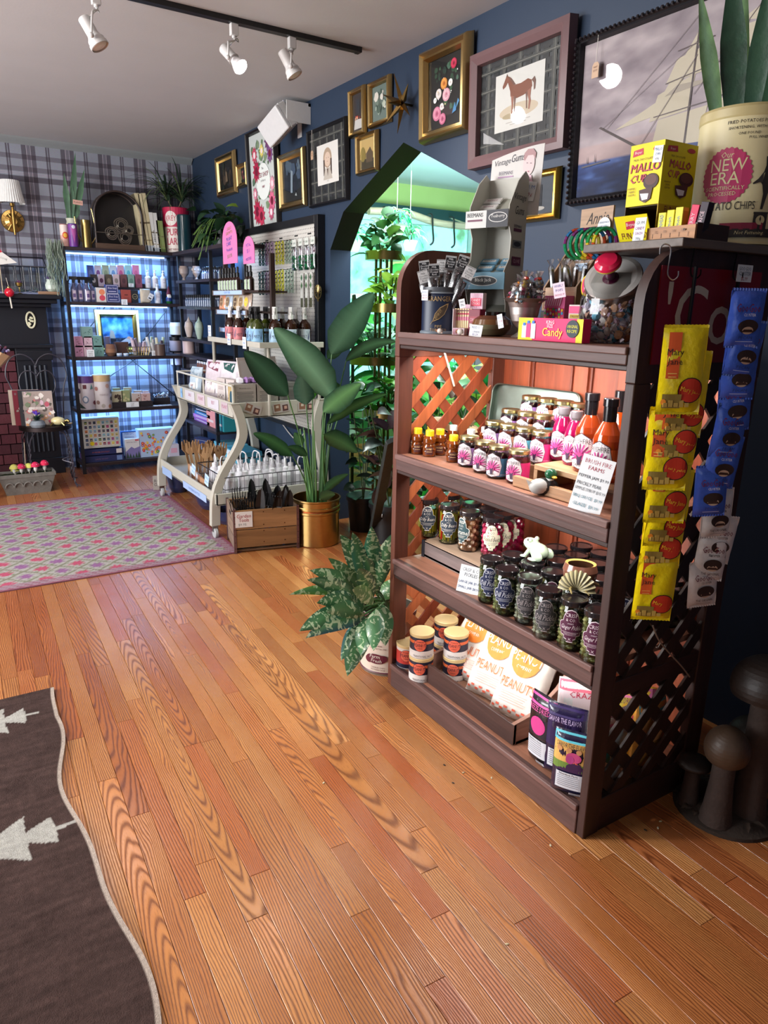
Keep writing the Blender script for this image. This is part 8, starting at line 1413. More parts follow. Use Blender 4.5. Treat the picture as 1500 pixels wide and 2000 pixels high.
def archsign(px0,px1,py0,py1,X,lines,lab):
    A=ax(px0,(py0+py1)/2,X); B=ax(px1,(py0+py1)/2,X); w_=A.y-B.y; zt=ax((px0+px1)/2,py0,X).z; zb=ax((px0+px1)/2,py1,X).z; h_=zt-zb; t=thing('arched_sign',lab,'sign',(X,(A.y+B.y)/2,zb),FR); r=w_/2
    g=G(); g.prism([(r,0)]+[(r*math.cos(PI*k/14),h_-r*.9+r*.9*math.sin(PI*k/14)) for k in range(15)]+[(-r,0)],-.002,.002,H('e07ab0'),'print'); g.art([('t',s,x*w_,y*h_,hh*h_,H(c),wm*w_,0,.1) for s,x,y,hh,c,wm in lines],TR(0,-.002,0)); obj('board',g,t)
archsign(435,463,432,515,1.92,[('GREAT',0,.80,.07,'8c8058',.6),('GROWTH',0,.70,.07,'8c8058',.7),('PLANT',0,.55,.09,'4060b8',.7),('CARE',-.05,.43,.09,'4060b8',.55),('Products',0,.30,.08,'4060b8',.8),('$15.95',0,.13,.10,'7c8878',.7)],'tall pink arched sign reading Plant Care Products above the dropper bottles')
archsign(475,497,461,515,1.95,[('PETAL',.0,.62,.12,'6058b0',.75),('$11',0,.38,.17,'6058b0',.5),('MISTERS',0,.12,.11,'6058b0',.8)],'shorter pink arched sign with a price next to the tall one')
for k,(y,c,c2) in enumerate(((5.17,'d89070','7c5c44'),(5.05,'a8b8cc','806850'),(4.90,'c0a888','5c4838'),(4.80,'c8c0b8','8c7050'),(4.70,'b8a090','d8c040'))):
    t=thing('seed_bag','small clear-windowed bag on the middle step, %s'%ORD[k],'bag',(1.885,y,1.4215),FR+.1,None,math.radians(-8)); g=G(); pillow(g,.10,.115,.03,c,'foil',seed=k,art=[('e',0,.055,.03,.036,H('c8b08c')),('e',0,.055,.025,.030,H(c2)),('t','SEED',0,.05,.010,H('e0d0b0'),.035)]); obj('bag_film',g,t)
t=thing('gift_bag','bag of straw-coloured shreds with a wooden frame look on the lowest step','bag',(1.90,4.98,1.2965),FR); g=G(); pillow(g,.17,.12,.05,'b89878','foil',seed=2,art=[('r',0,.06,.13,.09,H('8c7c68'))]+blot(0,.06,.11,.07,['d8d0c0','c8c058','8090a0','e0d8cc'],16,.018,3)); obj('bag_film',g,t)
# upper tray goods
for k,(x,y,w_,h_,c,c2,ti,lab) in enumerate(((1.70,5.35,.13,.24,'b8c8d4','8ca0b0','','clear narrow bag leaning at the far corner of the cart tray'),(1.78,5.18,.20,.30,'d8ccd4','7a3c50','BATH','big clear bag with teal top and pink print'),(1.84,5.02,.20,.30,'dcd4da','184c48','SALT','clear bag with dark teal header on the cart tray'),(1.92,4.90,.20,.32,'dcd8dc','c07090','','clear bag with floral pink lettering on the cart tray'),(1.98,4.75,.22,.30,'e4e0e2','c8a8b0','','white rounded bag behind the lavender crystals'))):
    t=thing('gift_bag',lab,'bag',(x,y,.770),FR+.35,None,math.radians(-10)); g=G(); pillow(g,w_,h_,.06,c,'foil',wr=.008,seed=k+3,power=2.5,art=[('p',[(-w_*.35,h_*.95),(w_*.3,h_*.95),(w_*.3,h_*.72),(-w_*.2,h_*.80)],H(c2)),('r',0,h_*.35,w_*.5,h_*.3,H('e8dcd8')),('t',ti or 'GIFT',0,h_*.38,h_*.07,H('805068'),w_*.4)]); obj('bag_film',g,t)
for k,(x,y,lab) in enumerate(((1.76,4.93,'white folding card box on the tray, left one of the pair'),(1.78,4.80,'white folding card box on the tray, right one of the pair'))):
    carton('card_box',lab,'box',(x,y,.770),FR+.15,.115,.05,.19,'dcd0cc',[('t','HANDMADE',0,.16,.008,H('8a7070'),.06)]+[('r',0,.13-.008*q,.07,.003,H('a89090')) for q in range(3)]+[('e',-.03+.02*q,.06+.012*(q%2),.004,.006,H('5c4c58')) for q in range(4)],left=[('r',0,.095,.045,.18,H('50809c'))])
for k,(x,lab) in enumerate(((1.71,'grey information box at the near corner of the cart tray'),(1.865,'grey information box, second from the cart corner'),(2.02,'dim grey box, third along the cart end'),(2.15,'dim grey box, fourth along the cart end behind the plant'))):
    carton('info_box',lab,'box',(x,4.345,.865 if 0 else .770),.04*k-.03,.145,.12,.205,'9c948c' if k<2 else '747470',[('t','About this stone',0,.175,.008,H('4a4644'),.09)]+[('r',0,.155-.009*q,.11-.02*(q%3==2),.0028,H('5c5854')) for q in range(8)]+[('t','Anna Lee',.02,.045,.012,H('3a3634'),.05,.3)],left=[('r',0,.1,.11,.2,H('b8a070')),('e',0,.11,.03,.05,H('2c5060'))] if k==0 else None)
for k in range(9):
    t=thing('crystal','chunk of lilac and white crystal heaped on the grey boxes','crystal',(1.70+.045*(k%6)+R(-.01,.01),4.39+.03*(k//6),.9755),R(0,3),'lilac crystals on top of the grey boxes'); g=G(); g.sph((0,0,.018),.024,H('b088c8' if k%3 else 'e4e0e8'),'stone',5,(1.2,.9,.9)); obj('stone',g,t)
t=thing('picture_card','pale speckled picture standing behind the crystals','picture',(1.93,4.56,.770),.25,None,math.radians(-12)); g=G(); g.box(-.16,0,0,.16,.008,.36,H('dccfc8'),'print'); g.art([('r',0,.20,.28,.28,H('e4dcd8')),('p',[(-.05,.06),(.14,.06),(.14,.24),(.06,.27)],H('c09888'))]+blot(.07,.15,.12,.14,['a87868','d0b0a0','8c6858'],30,.008,4)); obj('board',g,t)
# lower tray goods: wire basket with squeeze bottles, wooden forks
def wbasket(x0,x1,y0,y1,z,h_,lab):
    t=thing('wire_basket',lab,'basket',((x0+x1)/2,(y0+y1)/2,z)); g=G(); w2,d2=(x1-x0)/2,(y1-y0)/2
    for zz in (.004,h_*.5,h_): g.tube([(-w2,-d2,zz),(w2,-d2,zz),(w2,d2,zz),(-w2,d2,zz),(-w2,-d2,zz)],.0028 if zz<h_ else .004,H('6c6870'),'metal',5)
    n=int((x1-x0)/.032); m=int((y1-y0)/.032)
    for k in range(n+1): 
        x=-w2+2*w2*k/n; g.tube([(x,-d2,.004),(x,-d2,h_)],.0018,H('6c6870'),'metal',4); g.tube([(x,d2,.004),(x,d2,h_)],.0018,H('6c6870'),'metal',4); g.tube([(x,-d2,.004),(x,d2,.004)],.0016,H('6c6870'),'metal',4)
    for k in range(m+1): 
        y=-d2+2*d2*k/m; g.tube([(-w2,y,.004),(-w2,y,h_)],.0018,H('6c6870'),'metal',4); g.tube([(w2,y,.004),(w2,y,h_)],.0018,H('6c6870'),'metal',4)
    obj('wire_frame',g,t); return t
wbasket(1.53,2.16,4.29,4.82,.2345,.16,'large wire basket on the lower cart tray full of white squeeze bottles')
ws=None
for k in range(24):
    x=1.60+.095*(k%6)+R(-.006,.006); y=4.35+.11*(k//6)+R(-.006,.006); o=Vector((x,y,.2405))
    if ws is None:
        ws=thing('squeeze_bottle','white squeeze bottle with bent spout inside the wire basket','bottle',o,R(0,6),'white squeeze bottles in the wire basket'); g=G(); g.lathe([(.035,0),(.038,.01),(.038,.12),(.030,.14),(.018,.15)],H('dcdade'),'satin',18); obj('bottle_body',g,ws); g=G(); g.lathe([(.019,.148),(.019,.17),(.010,.175)],H('e8e6ea'),'satin',14); g.tube(cat_pts([(0,0,.17),(0,0,.21),(.015,0,.235),(.045,0,.225),(.06,0,.19)],5),.0045,H('e8e6ea'),'satin',7); obj('spout',g,ws)
    else: dup(ws,loc=o,rz=R(0,6))
for k in range(14):
    x,y=(1.60+.05*(k%4),4.92+.1*(k//4)); t=thing('wooden_fork','pale bamboo hand fork bundled on the lower cart tray, %s group'%('near' if k<7 else 'far'),'fork',(x,y,.2345),R(-.4,.4),'bamboo forks on the lower cart tray',R(-.1,.1),R(-.25,.25)); g=G(); g.prism([(-.008,0),(.008,0),(.010,.16),(.030,.19),(.032,.24),(.024,.25),(.02,.21),(.012,.21),(.010,.255),(.002,.255),(0,.21),(-.008,.21),(-.012,.25),(-.02,.25),(-.03,.19),(-.010,.16)],-.003,.003,H('c09468'),'wood_z'); obj('fork_body',g,t)
for k in range(7):
    t=thing('gift_tag','kraft and white bundled tags along the edge of the lower tray','tag',(1.50+.01*k,4.66+.075*k,.2345),FR+.2,'kraft tags along the lower tray edge',0,.2); g=G(); g.box(-.03,-.004,0,.03,.004,.09,H(['a87c5c','8c6048','c8c4c8'][k%3]),'matte'); obj('card',g,t)
for px,py,lab in ((382,918,'blue lettered price tag on the edge of the lower tray, left'),(408,938,'blue lettered price tag on the wire basket corner')):
    A=ax(px,py,1.50); card(((1.48,A.y,A.z-.03),.06,.075,FR+.1,0,.3),[('SPIKES',0,.6,.2,'5080c0',.8),('$4.95',0,.2,.2,'5080c0',.8)],lab,bg='b8d0ec')
for k,(x,y,r,h_,lab) in enumerate(((1.68,5.0,.13,.12,'dark blue bowl stored on the floor below the cart, far one'),(1.66,4.58,.12,.10,'blue violet glass bowl below the cart, near one'),(1.62,5.62,.10,.14,'navy pot behind the far cart leg'))):
    t=thing('bowl',lab,'bowl',(x,y,.0085 if k<2 else .0005)); g=G(); g.lathe([(r*.6,0),(r*.8,h_*.3),(r,h_),(r*.94,h_),(r*.75,h_*.35),(.001,h_*.1)],H('2c3456'),'gloss',24); obj('bowl_body',g,t)
A=az(312,958,0); card(((A.x,A.y,.001),.10,.12,-.3,math.radians(-20),0),[('ROLL',0,.55,.2,'2c2420',.8),('ONLY',0,.3,.2,'2c2420',.8)],'small grey floor sign by the far cart caster',bg='8a8078')
# ================================================================ CRATE OF GARDEN TOOLS
A,B=az(458,1082,0),az(585,1070,0); ang=math.atan2(B.y-A.y,B.x-A.x); W_=(B-A).length; D_=.30; h_=.275
cr=thing('wooden_crate','old wooden crate of garden tools with a handwritten sign, in front of the cart','crate',A+Vector((0,0,.0)),ang); CWd='9a7458'
for x in (0.004,W_-.016):
    for z0,z1 in ((.02,.10),(.105,.185),(.19,h_)): g=G(); g.box(x,.014,z0,x+.012,D_-.014,z1,H(random.choice(['a08474','8c7464','947a68'])),'wood_y'); obj('end_board',g,cr,bev=.001)
g=G(); g.art([('r',0,.225,.07,.022,H('201818'))],TR(.0038,D_/2,0,FR)); obj('hand_hole',g,cr)
for y in (0,D_-.012):
    for z0,z1 in ((.035,.145),(.15,h_-.005)): g=G(); g.box(.014,y,z0,W_-.014,y+.012,z1,H(random.choice(['9c7048','8f6640','a4784e'])),'wood_x'); obj('side_board',g,cr,bev=.001)
for k in range(5): g=G(); g.box(.014,.014+k*.056,.008,W_-.014,.014+k*.056+.045,.018,H('7c5c44'),'wood_x'); obj('bottom_slat',g,cr)
for x in (0,W_-.016):
    for y in (-.002,D_-.012): g=G(); g.box(x,y,0,x+.016,y+.014,h_+.004,H('8c7880'),'brushed'); [g.sph((x+.008,y-.001,.03+.04*k),.003,H('3a3034'),'metal',5) for k in range(7)]; obj('metal_corner',g,cr)
g=G(); g.box(.012,-.004,.165,.115,-.001,.262,H('dcd8d4'),'print'); g.art([('t','Garden',0,.06,.022,H('a03040'),.085,.1),('t','Tools',0,.035,.022,H('a03040'),.06),('t','$9.95',-.01,.008,.018,H('909898'),.06)],TR(.063,-.004,.165)); obj('paper_sign',g,cr,label='white sign reading Garden Tools')
g=G(); [g.box(x,-.0008,z,x+.006,.0,z+.006,H('4a2c20'),'metal') for x in (.18,.31) for z in (.06,.13,.17,.25)]; obj('nails',g,cr,kind='stuff')
for k in range(30):
    x=.06+(W_-.12)*((k%10)/9.); y=.05+.09*(k//10)+R(-.01,.01); kind=('trowel','hand_fork','trowel')[k%3] if k%10>2 else 'hand_rake'
    q=thing('garden_'+kind if kind!='hand_fork' else 'hand_fork','black metal garden %s standing head-up in the crate'%kind.replace('_',' '),'tool',(0,0,0),0,'garden tools in the crate'); q.matrix_world=cr.matrix_basis@TR(x,y,.0185,R(-.5,.5),R(-.15,.15),R(-.22,.22)); hb=R(.20,.26)
    g=G(); g.lathe([(.008,0),(.013,.01),(.012,.10),(.008,.115)],H('7c5638' if k%4 else '2860b0'),'satin',8); obj('handle',g,q)
    g=G(); g.tube([(0,0,.11),(0,0,hb)],.004,H('141416'),'satin',6)
    if kind=='trowel': g.leaf((0,0,hb-.01),(0,0,1),R(.10,.16),.06,'121214',droop=0,n=6,fold=.4,side=(1,0,0),mat='satin',shape=lambda u:(1-u**2.2)**.5*min(1,.6+u*3),col2='16161a')
    else: [g.tube([(-.022+.015*j,0,hb),(-.024+.016*j,-.002,hb+.06),(-.024+.016*j,-.03,hb+.085)],.0028,H('141416'),'satin',5) for j in range(4)]; g.tube([(-.022,0,hb),(.024,0,hb)],.004,H('141416'),'satin',5)
    obj('head',g,q)
# ================================================================ PEGBOARD
m,t,b=nt('pegboard'); co=N(t,'ShaderNodeTexCoord'); sp=N(t,'ShaderNodeSeparateXYZ'); t.links.new(co.outputs['Object'],sp.inputs[0])
fx=math_(t,'SUBTRACT',math_(t,'FRACT',math_(t,'MULTIPLY',sp.outputs[1],39.4)),.5); fz=math_(t,'SUBTRACT',math_(t,'FRACT',math_(t,'MULTIPLY',sp.outputs[2],39.4)),.5)
dd=math_(t,'SQRT',math_(t,'ADD',math_(t,'MULTIPLY',fx,fx),math_(t,'MULTIPLY',fz,fz))); t.links.new(mix(t,math_(t,'LESS_THAN',dd,.15),H('d2cec6'),H('1c1c1e')),b.inputs['Base Color']); b.inputs['Roughness'].default_value=.4
PX=2.265; PY0,PY1,PZ0,PZ1=4.42,5.64,.62,1.975; pb=thing('pegboard','white pegboard in a black frame hung with plant ties on the blue wall','board',(PX,5.03,.62))
g=G(); g.box(0,PY0-5.03,0,.006,PY1-5.03,PZ1-.62,H('ffffff'),'pegboard'); obj('perforated_panel',g,pb)
for b_ in ((-.02,PY0-.05,-.03,.033,PY0,PZ1-.62+.05),(-.02,PY1,-.03,.033,PY1+.05,PZ1-.62+.05),(-.02,PY0,PZ1-.62,.033,PY1,PZ1-.62+.05),(-.02,PY0,-.03,.033,PY1,0)): g=G(); g.box(b_[0],b_[1]-5.03,b_[2],b_[3],b_[4]-5.03,b_[5],H('15161a'),'satin'); obj('frame_bar',g,pb,bev=.003)
g=G(); [g.box(-.002,y-5.03,z-.62,.0,y+.05-5.03,z+.008-.62,H('101012'),'satin') for y in (5.45,5.2,4.95,4.7,4.5) for z in (1.915,)]; obj('slots',g,pb)
TC={'teal':'105c60','lilac':'a890b0','yellow':'d8d840','mint':'a0b8a8'}
def tie(px,py0,py1,cn,lab,grp):
    A=ax(px,py0,2.235); B=ax(px,py1,2.235); h_=A.z-B.z; t=thing('plant_tie',lab,'tie',(2.235,A.y,B.z),FR+R(-.2,.2),grp)
    g=G(); [g.tube([(.007*math.cos(k*1.3+o_),.007*math.sin(k*1.3+o_)-.0,h_*k/12) for k in range(13)],.0045,H(TC[cn]),'satin',5) for o_ in (0,PI)]; [g.sph((0,-.006,h_*k/6),.006,H('20242c'),'satin',5) for k in range(1,6)]; obj('twisted_strap',g,t)
    g=G(); g.tube([(.0,.026,h_),(0,0,h_+.002),(0,-.02,h_)],.002,H('1a1a1c'),'metal',5); obj('hook',g,t)
for row,(y0,y1) in enumerate(((476,519),(532,576))):
    for cn,x0 in (('teal',507),('lilac',520),('yellow',540),('mint',559)):
        for k in range(3): tie(x0+6*k,y0-1.2*k-(x0-507)*.10,y1-.2*k-(x0-507)*.08,cn,'twisted %s plant tie hanging in the %s row on the pegboard'%(cn,('upper','lower')[row]),'%s plant ties, %s row'%(cn,('upper','lower')[row]))
for k,px in enumerate((576,588,600,612)):
    A=ax(px,465-2*k,2.23); t=thing('clip_bag','small clear bag of green plant clips on the pegboard, %s'%ORD[k],'bag',(2.225,A.y,A.z-.21),FR); g=G(); g.box(-.030,-.002,.155,.030,.002,.20,H('d0d4cc'),'print'); g.art([('t','CLIPS',0,.17,.012,H('3c6c4c'),.045)],TR(0,-.002,0)); obj('header_card',g,t); g=G(); pillow(g,.065,.155,.022,'ffffff','film',seed=k); [g.sph((R(-.024,.024),R(-.006,.006),R(.01,.09)),.010,H(random.choice(['0c6c3c','148048','0a5430'])),'gloss',5) for _ in range(34)]; obj('clips',g,t)
for k,px in enumerate((589,598,607)):
    A=ax(px,534-k,2.24); t=thing('leaf_bookmark','white card with two green leaves and dark base on the pegboard, %s'%ORD[k],'card',(2.24,A.y,A.z-.22),FR); g=G(); g.box(-.017,-.001,0,.017,.001,.22,H('d8d8d0'),'print'); g.art([('r',0,.03,.034,.06,H('4c4c34')),('p',[(0,.12),(.014,.14),(0,.165),(-.014,.14)],H('3c6c38')),('p',[(0,.17),(.013,.19),(0,.215),(-.013,.19)],H('2c5c34'))],TR(0,-.001,0)); obj('card_body',g,t)
A=ax(621,570,2.235); t=thing('tree_ornament','round cut brass tree ornament hanging on the pegboard frame','ornament',(2.235,A.y,A.z),FR); g=G(); g.tube([(.045*math.cos(a),0,.045*math.sin(a)) for a in [2*PI*k/24 for k in range(25)]],.003,H('a89868'),'metal',5); g.tube([(0,0,-.06),(0,0,.0)],.006,H('a89868'),'metal',5); [g.tube([(0,0,-.01),(.022*math.cos(a),0,.022*math.sin(a)),(.043*math.cos(a+.2),0,.043*math.sin(a+.2))],.003,H('a89868'),'metal',4) for a in (-.3,.2,.7,1.2,1.6,2.,2.5,2.9,3.4)]; obj('cutwork',g,t)
g=G(); g.tube(cat_pts([(2.285,5.1,.60),(2.28,4.8,.50),(2.27,4.6,.62),(2.28,4.45,.75)],8),.004,H('d8d0c8'),'satin',6); tag(obj('cord',g),'white power cord looping down the blue wall under the pegboard','cord')
g=G(); g.box(2.285,4.36,.30,WX,4.44,.42,H('d8d4cc'),'satin'); g.box(2.24,4.40,.22,2.285,4.47,.34,H('e0e0e0'),'satin'); tag(obj('wall_outlet',g,bev=.003),'white wall outlet with a plugged-in adapter low on the blue wall','outlet')
# ================================================================ BRASS POT WITH BIRD OF PARADISE
BPp=Vector((2.0,3.93,0)); t=thing('brass_pot','large shiny brass pot with ribbed bands next to the tool crate','pot',BPp); r=.152
g=G(); g.lathe([(r*.93,0),(r*.95,.006),(r*.95,.205),(r*.985,.21),(r*.985,.222),(r*.96,.226),(r*.96,.232),(r*.99,.238),(r*.99,.25),(r*.96,.254),(r*.97,.285),(r*1.02,.292),(r*1.02,.30),(r*.96,.30),(r*.93,.24),(.001,.23)],[H('c4a468')]*13+[H('8a6c38'),H('1c1510')],'metal',48); obj('pot_body',g,t)
g=G(); g.lathe([(r*.962,.2265),(r*.97,.229),(r*.962,.2315)],H('a8482c'),'metal',48,cap=False); obj('copper_band',g,t)
bp=thing('bird_of_paradise','big bird of paradise plant with broad paddle leaves in the brass pot','plant',BPp+Vector((0,0,.232)))
PS=lambda u: min(1,(u+.01)*4.)**.7*min(1,(1-u)*2.2+.01)**.6
def pleaf(bpx,tpx,wpx,Yb,Yt,c,c2,bx_=0,by_=0,droop=.15,roll=.0,stem=True,par=bp,sr=.006):
    B=ay(*bpx,Yb); T=ay(*tpx,Yt); o=par.location; L=(T-B).length; W_=wpx*mpp(B); d=(T-B).normalized(); view=(B-CAM).normalized(); side=d.cross(view); g=G()
    d0=(d+Vector((0,0,droop*.5))).normalized(); g.leaf(B-o,d0,L,W_,H(c,.62),droop=droop,n=34,fold=.22,side=side,roll=roll,shape=PS,col2=H(c2,.8),rnd=.22); L_=obj('leaf',g,par)
    if stem: g=G(); g.tube(cat_pts([(bx_,by_,-.005),((bx_*.5+(B-o).x*.5)*.8,(by_+(B-o).y)*.4,(B-o).z*.5),tuple(B-o)],8),sr,H('4a7440'),'satin',7,r1=sr*.55); obj('stem',g,par)
for a in (((648,692),(730,572),62,3.85,3.75,'38604a','6c9474',.03,0,.2,.3),((652,778),(536,640),66,3.85,3.95,'2e5a40','7ca884',.02,-.02,.35,-.2),((562,772),(477,686),56,3.8,3.85,'1c3c28','4c7454',-.04,-.04,.3,.4),((572,890),(495,845),30,3.78,3.78,'24482c','4c7c48',-.06,-.05,.5,.5),
          ((632,805),(705,748),46,3.75,3.7,'28503a','6c9c5c',.05,-.04,.3,-.4),((640,828),(756,768),24,3.78,3.7,'2c5030','5c8850',.06,-.02,.5,.5),((632,850),(698,886),36,3.72,3.68,'24462e','4c7848',.05,-.05,.5,.2),((598,790),(588,728),40,3.9,3.95,'3c6450','688c70',-.02,.02,.1,.2),((610,780),(604,725),26,3.95,3.98,'4ca030','70c048',0,.04,.1,.2),
          ((640,700),(672,680),24,3.9,3.85,'284c34','4c7450',.04,.03,.7,.4),((676,705),(775,662),24,3.9,3.7,'1e3a28','3c6444',.05,.03,.9,.3),((600,890),(562,872),18,3.75,3.75,'2c5034','4c7848',-.05,-.06,.6,.2),((632,960),(680,925),18,3.78,3.74,'2c5034','4c7848',.06,-.05,.5,.3),((665,800),(650,745),40,4.0,4.0,'2a4c34','5c8454',.04,.05,.2,.1),((625,975),(655,965),22,3.74,3.70,'2c4c34','4c7044',.05,-.08,.8,.5),((590,870),(575,845),20,3.9,3.92,'386040','588450',-.03,0,.4,.1)): pleaf(*a)
for k in range(9): g=G(); a=k*.7; g.tube(cat_pts([(.05*math.cos(a),.05*math.sin(a),-.005),(.07*math.cos(a),.07*math.sin(a),.25),(.10*math.cos(a),.08*math.sin(a),.5)],5),.008,H(random.choice(['3c6438','5c8448','4c6c38'])),'satin',7,r1=.004); obj('stem',g,bp)
# ================================================================ VINTAGE TIN WITH CHINESE EVERGREEN
CPp=Vector((1.505,2.305,0)); t=thing('chip_tin','cream and maroon vintage chip tin on the floor against the shelf unit','tin',CPp,facecam(CPp,-.25)); r=.115
g=G(); g.lathe([(r,0),(r*1.02,.004),(r*1.02,.012),(r,.016),(r,.24),(r*1.02,.244),(r*1.02,.262),(r*.97,.262),(r*.95,.22),(.001,.21)],[H('a89c90'),H('6c5c50'),H('5c1c30'),H('d8c8b8'),H('5c1c34'),H('5c1c34'),H('8c8074'),H('40382c'),H('1c140e')],'satin',48); obj('tin_body',g,t)
MR=H('5c1428'); CRm2=H('e0d4c8'); g=G(); bl2=lambda cx,cy,w_,h_: [('e',cx,cy,w_,h_,MR),('e',cx-w_*.7,cy-h_*.3,w_*.4,h_*.7,MR),('e',cx+w_*.7,cy+h_*.2,w_*.4,h_*.7,MR)]
g.art(bl2(-.01,.195,.07,.030)+[('t','Charles',-.02,.192,.026,CRm2,.11,.3),('t','Chips',.01,.164,.022,MR,.06,.3),('t','BETTER NAME',-.02,.130,.007,MR,.05),('t','FOR A BETTER CHIP',-.01,.118,.006,MR,.07)]+bl2(-.02,.075,.045,.022)+[('t','Farm',-.025,.078,.016,CRm2,.05,.2),('t','Fresh',-.018,.060,.015,CRm2,.05,.2),('t','CHARLES CHIPS',-.01,.035,.006,MR,.06),('t','MUSTARD LANE',-.01,.025,.006,MR,.06)],wrap=r*1.004); obj('tin_print',g,t)
m,tt,b=nt('evergreen_leaf'); a=N(tt,'ShaderNodeAttribute',attribute_name='Col'); co=N(tt,'ShaderNodeTexCoord'); n1=N(tt,'ShaderNodeTexNoise',i_Scale=34.,i_Detail=3.,i_Distortion=1.5); tt.links.new(co.outputs['Object'],n1.inputs['Vector']); f=math_(tt,'GREATER_THAN',n1.outputs['Fac'],.555)
tt.links.new(mix(tt,math_(tt,'MULTIPLY',f,.85),a.outputs['Color'],H('b8c8a4')),b.inputs['Base Color']); b.inputs['Roughness'].default_value=.28; b.inputs['Coat Weight'].default_value=.3
ev=thing('chinese_evergreen','lush variegated chinese evergreen spilling out of the vintage tin','plant',CPp+Vector((0,0,.215)))
ES=lambda u: math.sin(PI*min(1,u**.8*.98+.02))**.85
for (b_,t_,w_,yb,yt,c) in (((718,1150),(668,1045),40,2.30,2.25,'20503c'),((712,1140),(690,1040),30,2.25,2.15,'2c6050'),((728,1145),(726,1030),36,2.25,2.15,'2c6454'),((740,1140),(764,1045),36,2.35,2.4,'1e4030'),((735,1150),(750,1090),30,2.2,2.1,'244c38'),
    ((712,1170),(610,1112),36,2.30,2.25,'38603c'),((712,1185),(605,1130),34,2.25,2.2,'2c5038'),((708,1165),(645,1090),30,2.3,2.3,'3c6840'),((715,1190),(622,1175),40,2.25,2.15,'28503a'),((705,1165),(568,1160),22,2.3,2.3,'5c8c38'),((712,1200),(640,1195),34,2.2,2.1,'3c6844'),((712,1200),(588,1230),46,2.25,2.1,'244c34'),((715,1205),(600,1245),36,2.2,2.1,'1c4a5c'),
    ((722,1205),(705,1280),40,2.15,2.0,'2c5838'),((735,1190),(730,1270),36,2.1,2.0,'3c6c44'),((745,1180),(752,1260),40,2.15,2.05,'3c6844'),((718,1210),(680,1320),46,2.2,2.05,'2c5438'),((715,1205),(668,1290),36,2.25,2.15,'245058'),((740,1170),(780,1130),36,2.3,2.3,'48743c'),((728,1170),(700,1110),34,2.15,2.05,'244838'),((730,1180),(690,1150),30,2.1,2.0,'548448'),((738,1160),(712,1085),30,2.2,2.15,'1c4438'),((745,1190),(775,1200),40,2.3,2.3,'2c5438')):
    B=ay(*b_,yb); T=ay(*t_,yt); o=ev.location; L=(T-B).length; W_=w_*mpp(B)*1.0; d=(T-B).normalized(); side=d.cross((B-CAM).normalized()); g=G(); g.leaf(B-o,(d+Vector((0,0,.28))).normalized(),L*1.04,W_,c,droop=.6,n=12,fold=.28,side=side,roll=R(-.35,.35),shape=ES,col2='4c7c50',mat='evergreen_leaf'); obj('leaf',g,ev)
    g=G(); g.tube(cat_pts([(R(-.02,.02),R(-.02,.02),-.003),tuple((B-o)*.5+Vector((0,0,.03))),tuple(B-o)],5),.004,H('5c8450'),'satin',6); obj('stem',g,ev)
# dark leaning plank
A=ax(765,860,1.86); B=az(728,1045,.0); g=G(); v=(A-B); L=v.length; Q=Vector((0,0,1)).rotation_difference(v.normalized()).to_matrix().to_4x4(); g.M=Q; g.box(-.03,-.012,0.02,.03,.012,L,H('2c3434'),'wood_z'); tag(obj('plank',g,loc=(B.x,B.y,.0),bev=.002),'dark grey-green plank leaning in the arch beside the shelf unit','plank')
# ================================================================ DARK POTS IN THE ARCH
def bush(nm,lab,P,n,rad,hh,L,W_,cols,cat='plant',shape=None,droop=.8,up=(.0,1.),c2=None,mat='leaf',nn=5,squash=1.):
    t=thing(nm,lab,cat,P)
    for k in range(n):
        a=k*2.4+R(-.4,.4); q=(k+.5)/n; z=hh*(1-q)**.8*R(.7,1.1); rr=rad*q**.7*R(.5,1.)*.6; g=G(); g.leaf((rr*math.cos(a),rr*math.sin(a)*squash,z),(math.cos(a)+R(-.4,.4),math.sin(a)*squash+R(-.4,.4),R(*up)),L*R(.7,1.2),W_*R(.8,1.2),random.choice(cols),droop=droop,n=nn,shape=shape or HS,roll=R(-.7,.7),col2=c2,mat=mat); obj('leaf',g,t)
    g=G(); [g.tube(cat_pts([(0,0,-.02),(.2*rad*math.cos(a),.2*rad*math.sin(a),hh*.4),(.5*rad*math.cos(a),.5*rad*math.sin(a),hh*.85)],4),.004,H('3c4c2c'),'satin',5) for a in [R(0,6.3) for _ in range(5)]]; obj('stem',g,t); return t
for k,(x,y,r,h_,lab,pl,cols,pla) in enumerate(((2.42,3.72,.13,.26,'black plastic nursery pot with a white sticker in the archway','dark burgundy rubber plant rising from the black pot with the sticker',['241a20','38242c','1c2420','4c3430'],.75),(2.62,3.45,.13,.28,'black nursery pot behind the stickered one','deep green philodendron behind the burgundy rubber plant',['14281a','1c3824','243c24','5c4438'],.9),(2.40,4.02,.11,.24,'black nursery pot against the arch jamb','dark leafy plant against the arch jamb behind the brass pot',['16301e','1c3c26','122418'],.7))):
    t=thing('nursery_pot',lab,'pot',(x,y,0)); g=G(); g.lathe([(r*.8,0),(r*.97,h_-.03),(r*1.05,h_-.03),(r*1.05,h_),(r*.95,h_),(.001,h_-.03)],H('101114'),'satin',28); obj('pot_body',g,t)
    if k==0: g=G(); g.box(-.025,-.001,0,.025,.001,.022,H('e0e0dc'),'print'); q=obj('sticker',g,t); q.location=(-.115,-.055,.19); q.rotation_euler=(0,0,-1.1)
    bush('leafy_plant',pla and pl,(x,y,h_-.03),34,.34 if k<2 else .16,pla,.17 if k<2 else .11,.09,cols,droop=.7,up=(-.1,1.1),mat='leaf')
